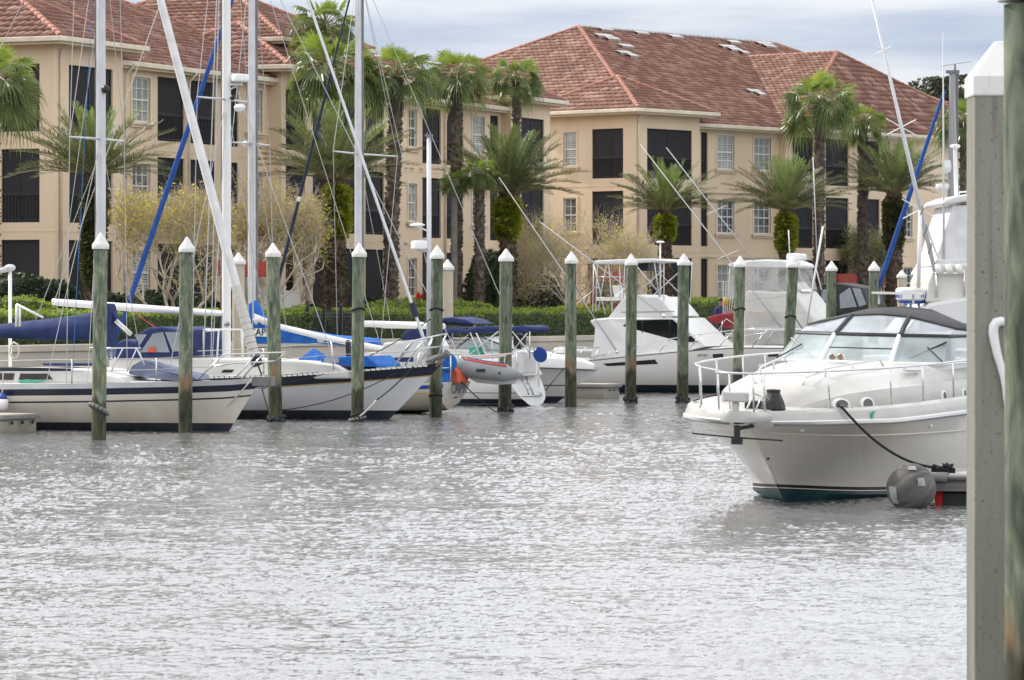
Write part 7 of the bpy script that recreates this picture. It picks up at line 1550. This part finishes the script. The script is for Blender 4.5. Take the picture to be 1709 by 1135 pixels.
# ---------------------------------------------------------------- dock lamp post at far left, person at the hardtop boat
x = S.onx(17, 12.6); wx, wy = S.w(x, 12.6); zt = S.z(450, x, 12.6); t = thing('dock_lamp', 'white dock lamp post with a hooded lamp at far left', 'lamp', (wx,wy,0))
MB().tube([(0,0,-.5),(0,0,zt)], .05, 10).build('post', M['whiteplastic'], t, smooth=True)
m = MB(); m.ball((0,0,zt+.05), .14, 10, (1.1,1,.75)); m.tube([(0,0,zt+.05),(-.25,-.05,zt-.03),(-.50,-.05,zt+.03)], [.11,.07,.03], 8); m.build('lamp_head', M['alu'], t, smooth=True)
def person(label, X, Y, z0):
    t = thing('person', label, 'person', (X,Y,z0), .4)
    J = {'pel':(0,0,.95),'wai':(0,.01,1.10),'che':(0,.02,1.32),'nec':(0,.0,1.50),'hd0':(0,-.02,1.58),'hd1':(0,-.03,1.72),'sl':(.19,.01,1.42),'el':(.26,.0,1.14),'wl':(.22,-.12,.92),'sr':(-.19,.01,1.42),'er':(-.27,-.0,1.14),'wr':(-.22,-.14,.94),'hl':(.10,0,.90),'kl':(.11,-.02,.50),'al':(.11,.03,.08),'tl':(.12,-.14,.04),'hr':(-.10,0,.90),'kr':(-.12,-.03,.50),'ar':(-.12,.02,.08),'tr':(-.13,-.15,.04)}
    Rr = {'pel':(.15,.11),'wai':(.14,.10),'che':(.17,.115),'nec':(.058,.058),'hd0':(.085,.09),'hd1':(.078,.092),'sl':(.07,.07),'el':(.048,.048),'wl':(.034,.034),'sr':(.07,.07),'er':(.048,.048),'wr':(.034,.034),'hl':(.095,.09),'kl':(.062,.062),'al':(.045,.045),'tl':(.04,.03),'hr':(.095,.09),'kr':(.062,.062),'ar':(.045,.045),'tr':(.04,.03)}
    E = [('pel','wai'),('wai','che'),('che','nec'),('nec','hd0'),('hd0','hd1'),('che','sl'),('sl','el'),('el','wl'),('che','sr'),('sr','er'),('er','wr'),('pel','hl'),('hl','kl'),('kl','al'),('al','tl'),('pel','hr'),('hr','kr'),('kr','ar'),('ar','tr')]
    for s_, sg in (('l',1),('r',-1)):
        w0 = V(J['w'+s_])
        for f in range(5):
            k = f'f{s_}{f}'; J[k+'a'] = tuple(w0+V((.012*(f-2)*sg, -.035-.01*f, -.07 if f < 4 else -.03))); J[k+'b'] = tuple(w0+V((.016*(f-2)*sg, -.07-.008*f, -.135+.008*abs(f-1) if f < 4 else -.06)))
            Rr[k+'a'] = (.011,.011); Rr[k+'b'] = (.008,.008); E += [('w'+s_, k+'a'), (k+'a', k+'b')]
    ks = list(J); me = bpy.data.meshes.new('body'); me.from_pydata([J[k] for k in ks], [(ks.index(a), ks.index(b)) for a, b in E], []); o = bpy.data.objects.new('body', me); link(o, t)
    md = o.modifiers.new('skin', 'SKIN'); 
    for i, k in enumerate(ks): me.skin_vertices[0].data[i].radius = Rr[k]; me.skin_vertices[0].data[i].use_root = (k == 'pel')
    sb = o.modifiers.new('sub', 'SUBSURF'); sb.levels = 1; sb.render_levels = 1
    skin = bpy.data.materials.new('person_cloth'); skin.use_nodes = True; nt = skin.node_tree; N = nt.nodes; L = nt.links
    tc = N.new('ShaderNodeTexCoord'); sp = N.new('ShaderNodeSeparateXYZ'); L.new(tc.outputs['Object'], sp.inputs[0]); rp = N.new('ShaderNodeValToRGB'); rp.color_ramp.interpolation = 'CONSTANT'; e = rp.color_ramp.elements
    e[0].color = (.30,.16,.10,1); e[1].position = .53; e[1].color = (.03,.03,.13,1); x = e.new(.045); x.color = (.03,.03,.035,1); x = e.new(.835); x.color = (.26,.13,.08,1)
    mr = N.new('ShaderNodeMath'); mr.operation = 'DIVIDE'; mr.inputs[1].default_value = 1.8; L.new(sp.outputs['Z'], mr.inputs[0]); L.new(mr.outputs[0], rp.inputs[0]); L.new(rp.outputs[0], N['Principled BSDF'].inputs['Base Color']); N['Principled BSDF'].inputs['Roughness'].default_value = .8; me.materials.append(skin)
    m = MB(); m.ball((0,.0,1.735), .105, 10, (1,1.1,.75)); m.build('hair', M['black'], t, smooth=True)
    for sg in (-1,1): MB().ball((sg*.033,-.108,1.68), .011, 6).build('eye', M['black'], t)
    MB().ball((0,-.118,1.655), .014, 6, (.8,1,1.4)).build('nose', skin, t)
    return t
Xp, Yp, Zp = W(1203,497,146.5); person('person in a dark blue shirt standing by the fishing rods behind the red cover', Xp, Yp, Zp-1.80)

bs.rotation_euler = (math.radians(-1.3), 0, FS.ang)
